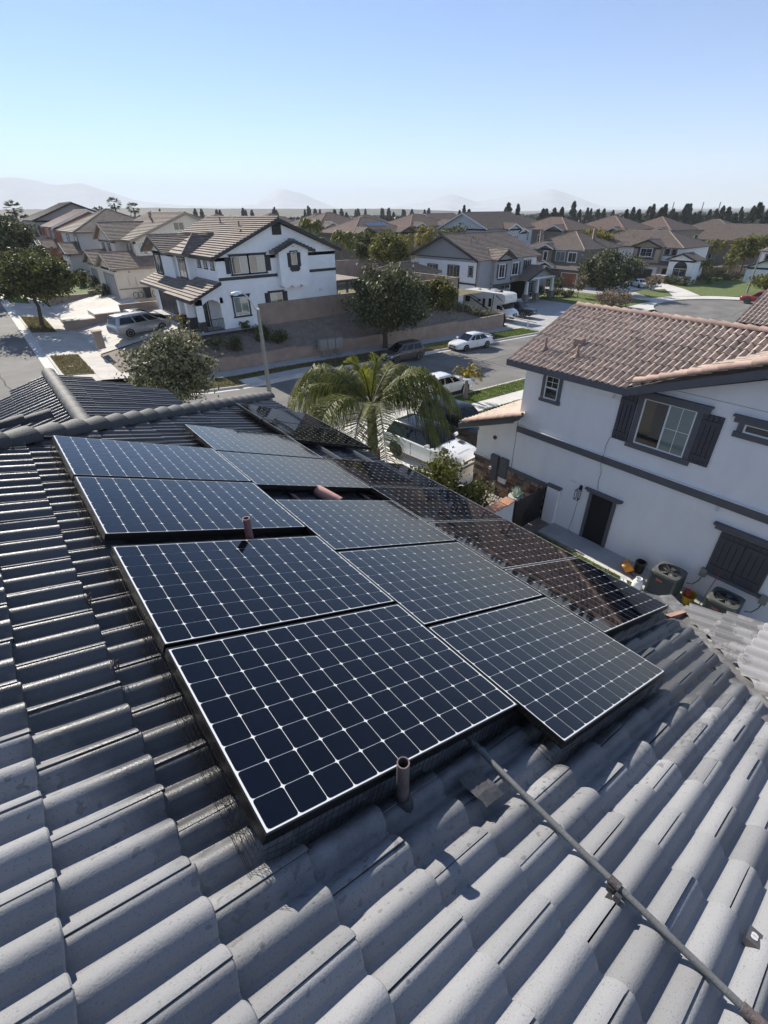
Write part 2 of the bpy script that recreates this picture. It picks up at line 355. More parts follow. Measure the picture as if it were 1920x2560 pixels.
class TileField:
    """all tiles of one house; the ones that show largest become parts, the rest one joined part"""
    def __init__(s, house, name, limit): s.h = house; s.items = []; s.limit = limit; s.name = name
    def add(s, mtx, verts, faces, m, hidden=False, clips=(), tid=0): s.items.append((mtx, verts, faces, m, hidden, clips, tid))
    def finish(s):
        base = V(s.h.location); sc_ = []
        for i, (mtx, ve, fa, m, hid, clips, tid) in enumerate(s.items):
            c = mtx @ V(tuple(ve.mean(0))); z = c.dot(CF)
            vis = not hid and z > 0.2
            if vis:
                px = c.dot(CR)/z*1198.6; py = c.dot(CD)/z*1198.6
                vis = abs(px) < 1080 and abs(py) < 1400
            d = c.length
            sc_.append((0 if vis else 1, d, i))
        sc_.sort(); keep = [i for (h_, d, i) in sc_[:s.limit] if h_ == 0]; ks = set(keep)
        shared = {}
        def clipmesh(ve, fa, mtx, clips, m, nm):
            bm = bmesh.new(); vs = [bm.verts.new(tuple(q)) for q in ve]
            for q in fa:
                try: bm.faces.new([vs[j] for j in q])
                except ValueError: pass
            inv = mtx.inverted(); r = inv.to_3x3()
            for (pc, pn) in clips:
                bmesh.ops.bisect_plane(bm, geom=bm.verts[:]+bm.edges[:]+bm.faces[:], plane_co=inv @ V(pc), plane_no=(r @ V(pn)).normalized(), clear_outer=True)
            me = bpy.data.meshes.new(nm); bm.to_mesh(me); bm.free(); me.materials.append(m)
            me.polygons.foreach_set('use_smooth', [True]*len(me.polygons)); me.set_sharp_from_angle(angle=math.radians(38)); return me
        for i in keep:
            mtx, ve, fa, m, hid, clips, tid = s.items[i]
            if clips: me = clipmesh(ve, fa, mtx, clips, m, s.name)
            else:
                key = (tid, m.name)
                if key not in shared:
                    me = np_mesh(s.name, ve, fa, m, True); me.set_sharp_from_angle(angle=math.radians(38)); shared[key] = me
                me = shared[key]
            if len(me.polygons) == 0: continue
            o = link(s.name, me, s.h); q = mtx.copy(); q.translation = mtx.translation-base; o.matrix_local = q
        groups = {}
        for i, it in enumerate(s.items):
            if i not in ks: groups.setdefault(it[3].name, []).append(it)
        k_ = 0
        for mn, its in groups.items():
            vv = []; ff = []; nv = 0
            for (mtx, ve, fa, m, hid, clips, tid) in its:
                if clips:
                    me = clipmesh(ve, fa, mtx, clips, m, 'tmp')
                    w = np.array([tuple(mtx @ q.co) for q in me.vertices]); fs = [tuple(p_.vertices) for p_ in me.polygons]
                    bpy.data.meshes.remove(me)
                    if len(w) == 0: continue
                    for q in fs:
                        for t in range(1, len(q)-1): ff.append((nv+q[0], nv+q[t], nv+q[t+1], nv+q[t+1]))
                    vv.append(w); nv += len(w)
                else:
                    A = np.array(mtx); w = ve @ A[:3, :3].T + A[:3, 3]; vv.append(w); ff.extend((fa+nv).tolist()); nv += len(w)
            if not vv: continue
            w = np.concatenate(vv)-np.array(base)
            me = bpy.data.meshes.new(s.name+'_field'); me.from_pydata(w.tolist(), [], [q if q[2] != q[3] else q[:3] for q in ff])
            me.materials.append(its[0][3]); me.polygons.foreach_set('use_smooth', [True]*len(me.polygons)); me.set_sharp_from_angle(angle=math.radians(38)); me.update()
            tag(link(s.name+'_field', me, s.h), kind='stuff')
def lay_tiles(field, O, a, d, n, urange, vrange, W, expo, tv, m, phase, inside, clipsfor, hidden=lambda u, v: False, tid=0, jit=0.0014, stagger=0.5):
    """O origin, a across, d downslope, n normal; noses at vrange[0]+k*expo"""
    ve, fa = tv
    k = 0; v = vrange[0]
    while v <= vrange[1]+1e-6:
        ph = phase + (stagger*W if k % 2 else 0.0)
        i0 = math.floor((urange[0]-ph)/W); i1 = math.ceil((urange[1]-ph)/W)
        for i in range(i0, i1):
            u = ph+i*W
            st, cl = clipsfor(u, v, W, expo)
            if st == 0: continue
            p = O + a*(u+random.uniform(-jit, jit)) + d*(v+random.uniform(-jit*5, jit*5)) + n*random.uniform(-jit*2.5, jit*2.5)
            rz = random.uniform(-0.005, 0.005)
            a2 = (a*math.cos(rz)+d*math.sin(rz)); d2 = n.cross(a2)
            mt = Matrix(((a2.x, d2.x, n.x, p.x), (a2.y, d2.y, n.y, p.y), (a2.z, d2.z, n.z, p.z), (0, 0, 0, 1)))
            field.add(mt, ve, fa, m, hidden(u+W/2, v-expo/2), cl, tid)
        k += 1; v += expo
def halfplane(lines):
    """lines: list of (point3, normal3 pointing OUT); tile corner tests in world"""
    def test(P):
        st = 1; cl = []
        for (pc, pn) in lines:
            s = [(p-V(pc)).dot(V(pn)) for p in P]
            if min(s) > -0.02: return 0, ()
            if max(s) > 0: cl.append((pc, pn))
        return 1, tuple(cl)
    return test
# --- main slope (with the panels)
HB = -0.207      # tile bed below the panel tops
W_, E_ = 0.303, 0.355
TV = tile_verts(W_, 2, 0.048, 0.43, 0.050, 0.028, 32, gap=0.0025)
field = TileField(house, 'roof_tile', 300)
n45 = V((-1, 1, 0)).normalized(); n45b = V((1, -1, 0)).normalized()
HIP = (V((0, 5.60, 0)), n45)                  # main slope keeps y < x+5.60
VAL = (V((3.82-0.045, 0, 0)), n45b)            # main slope keeps y > x-3.85
lines_main = halfplane([HIP, VAL])
panels = [('A', -3.377, 0), ('A', -2.295, 0), ('A', -1.073, 0), ('A', 0.0, 0),
          ('B', -4.362, 1.563), ('B', -3.287, 1.563), ('B', -1.856, 1.567), ('B', -0.780, 1.567), ('B', 0.290, 1.572),
          ('C', -6.330, 3.138), ('C', -5.255, 3.138), ('C', -3.375, 3.138), ('C', -2.310, 3.138), ('C', -1.250, 3.138), ('C', -0.196, 3.138)]
def under_panel(u, v):
    for (_, pu, pv) in panels:
        if pu+0.12 < u < pu+0.93 and pv-0.1 < v < pv+1.45: return True
    return False
O1 = A4+ND*HB
def clips1(u, v, W, e):
    P = [O1+UD*(u+a)+VD*(v+b) for a in (0, W) for b in (-0.43, 0.0)]
    return lines_main(P)
lay_tiles(field, O1, UD, VD, ND, (-8.9, 3.0), (-0.19-0.355*7, 5.09), W_, E_, TV, M['tile'], 0.042-0.0+W_*0.5*(1 if 7 % 2 else 0), None, clips1, under_panel)
# --- front slope beyond the hip (falls towards the street)
D2 = V((0, VD.x, VD.z)); N2 = V((0, ND.x, ND.z)); A2 = D2.cross(N2)
O2 = V((0, 5.60, 0)); zc = (O1.z + TN*O1.x)      # tile bed height where x = 0
O2.z = zc
def clips2(u, v, W, e):
    P = [O2+A2*(u+a)+D2*(v+b) for a in (0, W) for b in (-0.43, 0.0)]
    return halfplane([(V((0, 5.60, 0)), -n45)])(P)
lay_tiles(field, O2, A2, D2, N2, (-5.2, 2.6), (-1.2, 5.0), W_, E_, TV, M['tile'], 0.0, None, clips2, tid=0)
# --- cross gable on the right, beyond the valley (its slope also falls towards the street)
O3 = V((3.82, 0, O1.z-TN*(3.82-O1.x)))
lines_wing = halfplane([(V((3.82+0.075, 0, 0)), -n45b), (V((5.10, 0, 0)), V((1, 0, 0)))])
def clips3(u, v, W, e):
    P = [O3+A2*(u+a)+D2*(v+b) for a in (0, W) for b in (-0.43, 0.0)]
    return lines_wing(P)
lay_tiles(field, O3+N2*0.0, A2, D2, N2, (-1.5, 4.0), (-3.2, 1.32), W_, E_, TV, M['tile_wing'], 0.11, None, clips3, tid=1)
field.finish()
# --- front wing with a gable (ridge runs away from us)
fw = TileField(house, 'wing_tile', 240)
RX, RZ, GY = 0.66, -2.56, 11.0
d4 = V((VD.x, 0, VD.z)); n4 = ND.copy(); a4 = V((0, -1, 0))
O4 = V((RX, GY, RZ-0.03))
def clips4(u, v, W, e):
    P = [O4+a4*(u+a)+d4*(v+b) for a in (0, W) for b in (-0.43, 0.0)]
    return halfplane([(V((0, 5.60+0.0, 0)), V((0, 0, -1)).cross(V((0, 1, 0)))*0+V((0, -1, 0)))])(P)
lay_tiles(fw, O4, a4, d4, n4, (0, 3.4), (0.36, 2.4), W_, E_, TV, M['tile'], 0.0, None, clips4, tid=2)
d5 = V((-VD.x, 0, VD.z)); n5 = V((-ND.x, 0, ND.z)); a5 = V((0, 1, 0))
O5 = V((RX, GY-3.3, RZ-0.03))
lay_tiles(fw, O5, a5, d5, n5, (0, 3.2), (0.36, 3.2), W_, E_, TV, M['tile'], 0.0, None, lambda u, v, W, e: (1, ()), tid=3)
fw.finish()
# --- ridge caps
def cap_mesh(r=0.125, L=0.42, n=12):
    b = MB(); rings = []
    for (y, k, dz) in ((0, 1.0, 0.0), (-0.02, 1.03, 0.004), (-L, 0.82, -0.028)):
        rings.append([(r*k*1.12*math.cos(a), y, r*k*0.92*math.sin(a)-0.02+dz) for a in np.linspace(-0.12, math.pi+0.12, n)])
    b.loft(rings, closed=False); b.loft([[(x*0.9, y, z-0.014) for (x, y, z) in rings[0]], rings[0]], closed=False)
    return b.mesh('ridge_cap', M['cap'], True)
CAPM = cap_mesh()
CAPS = cap_mesh(0.10, 0.42, 12)
def cap_row(p0, p1, step=0.345, me=None):
    p0, p1 = V(p0), V(p1); t = (p1-p0); n = int(t.length/step); t.normalize()
    for i in range(n+1):
        p = p0+t*step*i
        s_ = V((t.y, -t.x, 0)).normalized(); up = s_.cross(t); rr = random.uniform(-0.02, 0.02); s2 = s_*math.cos(rr)+up*math.sin(rr); u2 = s2.cross(t)
        mt = Matrix(((s2.x, t.x, u2.x, p.x), (s2.y, t.y, u2.y, p.y), (s2.z, t.z, u2.z, p.z), (0, 0, 0, 1)))
        o = link('ridge_cap', me or CAPM, house); q = mt.copy(); q.translation = p+HL; o.matrix_local = q
def hipz(x, h=0.095): return O1.z-TN*(x-O1.x)+h
cap_row((-2.6, 3.0, hipz(-2.6)), (4.86, 10.46, hipz(4.86)))
cap_row((RX, GY-3.1, RZ+0.065), (RX, GY+0.02, RZ+0.065), me=CAPS)
cap_row((-2.4, GY-2.55, RZ+0.05), (RX-0.1, GY-2.55, RZ+0.05), me=CAPS)
# --- decks, fascia, walls below
b = MB()
def deckz(x): return O1.z-TN*(x-O1.x)-0.03
e5 = 4.86
b.poly([(-2.6, -4, deckz(-2.6)), (e5-0.03, -4, deckz(e5)), (e5-0.03, 10.4, deckz(e5)), (-2.6, 3.0, deckz(-2.6))])
b.poly([(-2.6, 3.0, deckz(-2.6)), (e5-0.03, 10.43, deckz(e5)), (-6, 10.43, deckz(e5)), (-6, 6.4, deckz(0.8))])
b.poly([(-2.6, -4, deckz(-2.6)), (-2.6, 3.0, deckz(-2.6)), (-9.5, 3.0, deckz(4.4)), (-9.5, -4, deckz(4.4))])
zr = deckz(3.82+1.12)
b.poly([(5.06, 1.15, zr), (1.0, 1.15, zr-0.02), (1.0, -4, zr+5.15*TN-0.02), (5.06, -4, zr+5.15*TN)])
for sx, wd in ((1, 2.1), (-1, 3.0)):
    b.poly([(RX, GY-3.6, RZ-0.05), (RX, GY-0.03, RZ-0.05), (RX+sx*wd, GY-0.03, RZ-0.05-TN*wd), (RX+sx*wd, GY-3.6, RZ-0.05-TN*wd)])
b.build('roof_deck', M['deck'], house, world=True)
b = MB()
ze = deckz(e5)
b.box(e5-0.05, e5-0.02, 1.2, 10.4, ze-0.2, ze-0.01); b.box(-6, e5-0.05, 10.40, 10.43, ze-0.2, ze-0.01)
b.prism([(5.035, 1.15, zr-0.02), (5.035, -4, zr-0.02+5.15*TN), (5.035, -4, zr-0.24+5.15*TN), (5.035, 1.15, zr-0.24)], (0.03, 0, 0))
for sx, wd in ((1, 2.1), (-1, 3.0)):
    b.prism([(RX, GY-0.03, RZ-0.03), (RX+sx*wd, GY-0.03, RZ-0.03-TN*wd), (RX+sx*wd, GY-0.03, RZ-0.25-TN*wd), (RX, GY-0.03, RZ-0.25)], (0, 0.03, 0))
b.build('fascia', M['trim_grey'], house, world=True)
b = MB()
b.box(-6, 4.35, 1.2, 9.9, GRD, ze-0.1); b.box(-6, 4.6, -4, 1.2, GRD, ze-0.1); b.box(RX-2.5, RX+1.6, 9.9, GY-0.4, GRD, RZ-0.25-TN*2.1)
b.prism([(RX-2.5, GY-0.42, RZ-0.26-TN*2.5), (RX+1.6, GY-0.42, RZ-0.26-TN*1.6), (RX, GY-0.42, RZ-0.27)], (0, 0.1, 0))
b.build('wall', M['stucco_grey'], house, world=True)
# --- valley flashing
b = MB()
for i in range(14):
    x0 = 3.0+i*0.155; x1 = x0+0.158
    def vp(x, off, up): return (x+off[0], x-3.82+off[1], O1.z-TN*(x-O1.x)+up)
    wv = random.uniform(-0.004, 0.004)
    for k in ((-1, 0.055), (1, 0.055)):
        o0 = (0, 0); o1 = (-0.10*k[0], 0.10*k[0])
        b.poly([vp(x0, o0, 0.045), vp(x1, o0, 0.045), vp(x1, o1, 0.075+wv), vp(x0, o1, 0.075+wv)])
b.build('valley_flashing', mat('galvanised_flashing', (0.20, 0.19, 0.18), 0.5, 0.5, var=0.4, scale=9, coord='World'), house, world=True)
b = MB(); b.prism([(4.66, 1.10, -3.72), (4.90, 1.02, -3.74), (4.92, 0.97, -3.74), (4.68, 1.04, -3.72)], (0, 0, 0.03))
b.build('valley_board', mat('bare_wood', (0.42, 0.26, 0.19), 0.8, var=0.2, scale=12), house, world=True)
# --- vent pipes, conduit, roof hook
M['pipe_red'] = mat('rusty_abs_pipe', (0.16, 0.075, 0.07), 0.6, col2=(0.27, 0.14, 0.13), scale=14, bump=0.2)
M['pipe_pink'] = mat('weathered_pipe', (0.62, 0.34, 0.28), 0.7, col2=(0.45, 0.24, 0.2), scale=16)
M['pipe_grey'] = mat('painted_pipe', (0.055, 0.055, 0.058), 0.6, col2=(0.15, 0.115, 0.105), scale=11, bump=0.3, bscale=90)
M['conduit'] = mat('painted_conduit', (0.13, 0.135, 0.135), 0.55, var=0.15, scale=14, bump=0.15, bscale=120)
M['flash'] = mat('pipe_flashing', (0.05, 0.05, 0.054), 0.55, bump=0.3, bscale=30)
def vent_pipe(base, h, r, m, label, cone=True, r2=None):
    base = V(base); b = MB(); n = 16
    ring = lambda rr, z: [(base.x+rr*math.cos(2*math.pi*i/n), base.y+rr*math.sin(2*math.pi*i/n), z) for i in range(n)]
    b.loft([ring(r, base.z-0.12), ring(r*1.0, base.z+h), ring(r*0.80, base.z+h), ring(r*0.80, base.z+h-0.12)], cap=False)
    b.poly(ring(r*0.80, base.z+h-0.12))
    o = b.build('vent_pipe', m, house, smooth=True, world=True, label=label)
    if cone:
        b = MB(); b.loft([ring(r*2.6, base.z-0.05), ring(r*1.7, base.z+0.015), ring(r*1.12, base.z+0.05)], cap=False)
        c = b.build('pipe_flashing', M['flash'], None, smooth=True); c.parent = o
    return o
pb = RP(1.10, 0.665, -0.165); vent_pipe(pb, 0.30, 0.0265, M['pipe_grey'], 'grey painted vent pipe below the nearest panel')
pb = RP(-1.145, 1.03, -0.15); vent_pipe(pb, 0.315, 0.028, M['pipe_red'], 'reddish vent pipe in the slot between two panels', cone=False)
pb = RP(-3.97, 4.74, -0.17); vent_pipe(pb, 0.24, 0.026, M['pipe_red'], 'short vent pipe at the eave by the palm', cone=False)
b = MB(); p0 = RP(-2.28, 2.32, -0.055); p1 = RP(-2.02, 2.50, -0.10)
b.tube([p0-VD*0.0, p0+V((0.02, -0.02, -0.002)), p1], [0.05, 0.062, 0.066], 14); b.build('vent_elbow', M['pipe_pink'], house, True, True, 'pink plastic vent elbow in the gap of the middle panel column')
cz = -0.095
def CP(u): return RP(u, 1.176+0.006*math.sin(u*3), cz)
cond = MB().tube([CP(u) for u in np.linspace(0.55, 3.2, 24)], 0.0138, 12).build('conduit', M['conduit'], house, True, True, 'grey conduit running down from the panels over the tiles')
for (ua, ub, r) in ((1.80, 1.845, 0.0195), (2.275, 2.31, 0.0195), (2.31, 2.40, 0.0225), (2.4, 2.43, 0.026), (1.08, 1.10, 0.018)):
    c = MB().tube([CP(ua), CP((ua+ub)/2), CP(ub)], r, 12).build('coupling', M['pipe_grey'], None, True); c.parent = cond
b = MB(); q = CP(1.815)
for k in range(7):
    a0 = random.uniform(0, 6.28); dv = V((math.cos(a0)*0.02, math.sin(a0)*0.02, random.uniform(-0.02, 0.01)))
    b.obox(q+dv-VD*0.035+UD*0.01-ND*0.03, UD*random.uniform(.015, .035), VD*random.uniform(.015, .03), ND*random.uniform(.012, .03))
c = b.build('strap_clamp', M['flash'], None); c.parent = cond
b = MB(); hk = RP(2.235, 1.53, -0.135)
b.obox(hk, UD*0.045, VD*0.085, ND*0.005); b.obox(hk, UD*0.045, VD*0.004, ND*-0.05)
b.build('roof_hook', mat('hook_steel', (0.13, 0.12, 0.12), 0.5, 0.5), house, world=True)
b = MB(); b.disc(hk+UD*0.022+VD*0.035+ND*0.005, ND, 0.012, 12, 0.002); b.disc(hk+UD*0.022+VD*0.05+ND*0.005, ND, 0.012, 12, 0.002)
b.build('hook_slot', M['plate'], house, True, True)
# felt patch over one tile
b = MB(); n = 6; pts = [[None]*(n+1) for _ in range(n+1)]
for i in range(n+1):
    for j in range(n+1):
        uu = 1.165+0.16*i/n; vv = 0.955+0.14*j/n
        pts[i][j] = RP(uu+random.uniform(-.004, .004), vv+random.uniform(-.004, .004), -0.105-0.012*abs(math.sin(3*i/n+1.0))+random.uniform(-.003, .003))
for i in range(n):
    for j in range(n): b.poly([pts[i][j], pts[i+1][j], pts[i+1][j+1], pts[i][j+1]])
b.build('felt_patch', M['flash'], house, True, True)
# ================================================================== SOLAR PANELS
def cell_mat():
    m = bpy.data.materials.new('solar_cell'); m.use_nodes = True; N = m.node_tree.nodes; L = m.node_tree.links; p = N['Principled BSDF']
    oi = N.new('ShaderNodeObjectInfo'); hs = N.new('ShaderNodeValToRGB')
    hs.color_ramp.elements[0].color = (0.0006, 0.0011, 0.0036, 1); hs.color_ramp.elements[1].color = (0.0012, 0.0019, 0.0062, 1)
    L.new(oi.outputs['Random'], hs.inputs['Fac']); L.new(hs.outputs[0], p.inputs['Base Color'])
    p.inputs['Roughness'].default_value = 0.38; p.inputs['Specular IOR Level'].default_value = 0.0
    p.inputs['Coat Weight'].default_value = 1.0; p.inputs['Coat Roughness'].default_value = 0.035; p.inputs['Coat IOR'].default_value = 1.42
    p.inputs['Sheen Weight'].default_value = 0.0; p.inputs['Sheen Roughness'].default_value = 0.35; p.inputs['Sheen Tint'].default_value = (0.75, 0.88, 1.0, 1)
    return m
M['cell'] = cell_mat()
M['backsheet'] = mat('backsheet', (0.70, 0.71, 0.70), 0.5, coat=1.0)
M['frame_black'] = mat('black_anodised_frame', (0.012, 0.012, 0.013), 0.32, 0.4, spec=0.6)
PW, PL = 1.046, 1.559
b = MB(); fw_ = 0.0075; ht = 0.046; tz = 0.0022
for (x0, x1, y0, y1) in ((0, PW, 0, fw_), (0, PW, PL-fw_, PL), (0, fw_, fw_, PL-fw_), (PW-fw_, PW, fw_, PL-fw_)): b.box(x0, x1, y0, y1, -ht, tz)
FRAME = b.mesh('frame', M['frame_black'])
b = MB(); b.box(fw_, PW-fw_, fw_, PL-fw_, -0.006, 0.0); BACK = b.mesh('backsheet', M['backsheet'])
cu, cv = (PW-2*fw_-0.014)/8, (PL-2*fw_-0.016)/12; g = 0.0014; ch = 0.0125
b = MB(); hx, hy = cu/2-g, cv/2-g
pts = []
for (sx, sy) in ((1, 1), (-1, 1), (-1, -1), (1, -1)):
    c2 = [(hx, hy-ch), (hx-ch*0.27, hy-ch*0.27), (hx-ch, hy)]
    if sx*sy < 0: c2 = c2[::-1]
    pts += [(sx*x, sy*y, 0.0008) for x, y in c2]
b.poly(pts); CELL = b.mesh('solar_cell', M['cell'])
plabels = ['solar panel highest and farthest in the left column, under the hip', 'solar panel just above the slot with the reddish vent pipe', 'solar panel just below the slot with the reddish vent pipe', 'nearest solar panel, with the grey vent pipe at its lower edge',
           'pale reflecting solar panel farthest in the middle column', 'solar panel directly above the wide gap with the pink elbow', 'solar panel directly below the wide gap with the pink elbow', 'fourth solar panel from the far end of the middle column', 'nearest solar panel of the middle column, jutting over the tiles',
           'dark solar panel at the far hip, first of the right column', 'dark solar panel beside the palm, just before the gap with bare rails', 'dark solar panel just after the gap with bare rails', 'dark solar panel above the green shrub at the eave', 'dark solar panel second nearest in the right column', 'dark solar panel at the eave nearest the air conditioners']
for (col_, pu, pv), lb in zip(panels, plabels):
    p = RP(pu, pv, random.uniform(-0.002, 0.002))
    r = thing('solar_panel', lb, 'solar panel', p, 0, 'solar panels on the grey roof')
    r.matrix_world = Matrix(((UD.x, VD.x, ND.x, p.x), (UD.y, VD.y, ND.y, p.y), (UD.z, VD.z, ND.z, p.z), (0, 0, 0, 1)))
    link('frame', FRAME, r); bk = link('backsheet', BACK, r)
    for i in range(8):
        for j in range(12): link('solar_cell', CELL, bk, loc=(fw_+0.007+cu*(i+.5), fw_+0.008+cv*(j+.5), 0))
# mounting rails that show in the two gaps
RAIL = []
for (u0, u1, v, lb) in ((-2.27, -1.83, 1.93, 'upslope aluminium rail in the gap with the pink elbow'), (-2.27, -1.83, 2.925, 'downslope aluminium rail in the gap with the pink elbow'),
                        (-4.3, -3.3, 3.60, 'upslope aluminium rail in the gap by the palm'), (-4.3, -3.3, 4.24, 'downslope aluminium rail in the gap by the palm')):
    p = RP(u0, v, -0.10); b = MB()
    q = V((0, 0, 0)); ln = (u1-u0)
    b.obox(q, UD*ln, VD*0.034, ND*0.010); b.obox(q+ND*0.010, UD*ln, VD*0.010, ND*0.034); b.obox(q+ND*0.010+VD*0.024, UD*ln, VD*0.010, ND*0.034)
    o = b.build('mounting_rail', M['black_metal' if v < 3 else 'metal_grey']); o.location = p; tag(o, lb, 'rail', 'panel mounting rails')
# wire mesh pigeon guard round the array edges
def guard(name, pts, label, hh=0.135, step=0.030, out=0.022, skirt=True):
    """pts: list of (u,v) corners along the panel edge; outward = right-hand side"""
    b = MB(); c0 = RP(*pts[0], -0.1)
    for (ua, va), (ub, vb) in zip(pts[:-1], pts[1:]):
        ln = math.hypot(ub-ua, vb-va); du, dv = (ub-ua)/ln, (vb-va)/ln; ou, ov = -dv, du
        def P(s, k):   # k 0 top .. 1 bottom, then skirt
            w = math.sin(s*23)*0.006+math.sin(s*61)*0.004
            if k <= 1: return RP(ua+du*s+ou*(0.006+w*k+0.012*k), va+dv*s+ov*(0.006+w*k+0.012*k), -0.012-hh*k)
            return RP(ua+du*s+ou*(0.018+w+out*(k-1)), va+dv*s+ov*(0.018+w+out*(k-1)), -0.012-hh+0.02*(k-1)+w*2)
        ks = [0.12, 0.34, 0.56, 0.78, 1.0]+([1.5, 2.0] if skirt else [])
        n = int(ln/step)
        for i in range(n+1):
            s = i*step+random.uniform(-.004, .004); r = 0.0011
            pp = [P(s, k) for k in ([0.0, 1.0]+([1.8+random.uniform(-.3, .4)] if skirt else []))]
            b.tube(pp, r, 3, False)
        for k in ks:
            m_ = max(2, int(ln/0.09)); b.tube([P(ln*i/m_, k+(random.uniform(-.05, .05) if i % 2 else 0)) for i in range(m_+1)], 0.0011, 3, False)
    return tag(b.build(name, mat(name+'_wire', (0.05, 0.045, 0.04), 0.35, 0.7)), label, 'wire mesh')
guard('mesh_guard', [(1.046, -0.004), (-1.073, -0.004)], 'black wire mesh guard along the left edge of the two nearest panels')
guard('mesh_guard', [(-1.249, -0.004), (-3.377, -0.004)], 'black wire mesh guard along the left edge of the two far left panels')
guard('mesh_guard', [(1.336, 1.572), (1.05, 1.572)], 'bent wire mesh guard at the step between the two nearest panels', hh=0.13)
guard('mesh_guard', [(-3.4, 1.56), (-4.36, 1.56)], 'black wire mesh guard beside the pale far panel', skirt=False)
guard('mesh_guard', [(-4.2, 3.134), (-6.33, 3.134)], 'black wire mesh guard along the far pair of dark panels', skirt=False)
guard('mesh_guard', [(0.85, 4.70), (0.85, 3.14)], 'black wire mesh guard below the dark panel nearest the valley', skirt=False)
guard('mesh_guard', [(1.336, 3.13), (1.336, 1.57)], 'black wire mesh guard below the panel jutting over the tiles', skirt=False)
guard('mesh_guard', [(1.046, 1.55), (1.046, 0.0)], 'black wire mesh guard behind the grey vent pipe', skirt=False)
# skirts: dark closure strips under the lower panel edges

cab_ = MB().tube([RP(-3.62, v_, -0.10+0.012*math.sin(v_*9)) for v_ in np.linspace(-1.4, 0.06, 14)], 0.016, 8).build('cable', M['black_metal'], None, True); cab_.parent = house; cab_.location = HL
for (uu, vv, lb) in ((-0.07, -0.175, 'dry black twig standing at the tile lap left of the nearest panel'), (-0.62, -0.19, 'small dry twig at the tile lap higher up the left side')):
    t_ = MB(); q = RP(uu, vv, -0.125)
    for k_ in range(4): t_.tube([V((0, 0, 0)), V((random.uniform(-.02, .02), random.uniform(-.03, .03), random.uniform(.03, .07))), V((random.uniform(-.05, .05), random.uniform(-.05, .05), random.uniform(.03, .10)))], [.004, .003, .0015], 5)
    o_ = t_.build('twig', M['bark'] if 'bark' in M else M['black_metal']); o_.location = q; tag(o_, lb, 'twig')
# ================================================================== GROUND, STREETS, PAVEMENTS
def sm(a, b, x): t = min(1, max(0, (x-a)/(b-a))); return t*t*(3-2*t)
def zl(y): return -9.7+0.0345*(min(y, 150)-41)
def zr_(x): return -10.93-0.0345*min(max(0, x-18), 48)
def S(x, y):
    w = sm(15, 2, x); return w*zl(y)+(1-w)*zr_(x)
CTRL = [(-60, 0, -10.6), (-60, 60, -9.0), (-60, 140, -6.5), (0, -40, -10.8), (0, 10, -10.6), (15, -30, -10.8), (15, 0, -10.7), (15, 12, -10.8), (30, 0, -11.6), (30, 12, -11.4), (50, 5, -12.4), (70, 0, -13),
        (20, 50, -8.6), (32, 50, -8.7), (44, 50, -8.7), (24, 60, -8.6), (40, 60, -8.9), (20, 72, -8.4), (40, 75, -9), (20, 95, -7.9), (40, 100, -8.6), (20, 125, -7), (40, 130, -8), (65, 55, -12.2), (70, 65, -11.8), (62, 80, -9.6), (80, 85, -10), (100, 95, -10.8), (90, 60, -12.5), (110, 50, -12.8), (110, 20, -13.2),
        (130, 60, -12.8), (140, 90, -11.8), (170, 60, -14), (200, 80, -14), (100, 130, -10), (60, 130, -9), (150, 150, -12), (60, 200, -9), (150, 250, -13), (250, 150, -15), (300, 300, -16), (0, 300, -9), (-100, 300, -9), (250, 0, -15), (120, -60, -14), (55, 40, -12.3), (50, 30, -12.4), (14, 30, -11.3), (35, 28, -12), (35, 37, -12.0), (4, 60, -9.6), (9, 60, -9.3), (20, 37, -11.5), (28, 37, -11.7), (44, 37, -12.3)]
CA = np.array(CTRL)
def gz(x, y):
    d2 = (CA[:, 0]-x)**2+(CA[:, 1]-y)**2+4.0; w = d2**-1.6; return float((w*CA[:, 2]).sum()/w.sum())
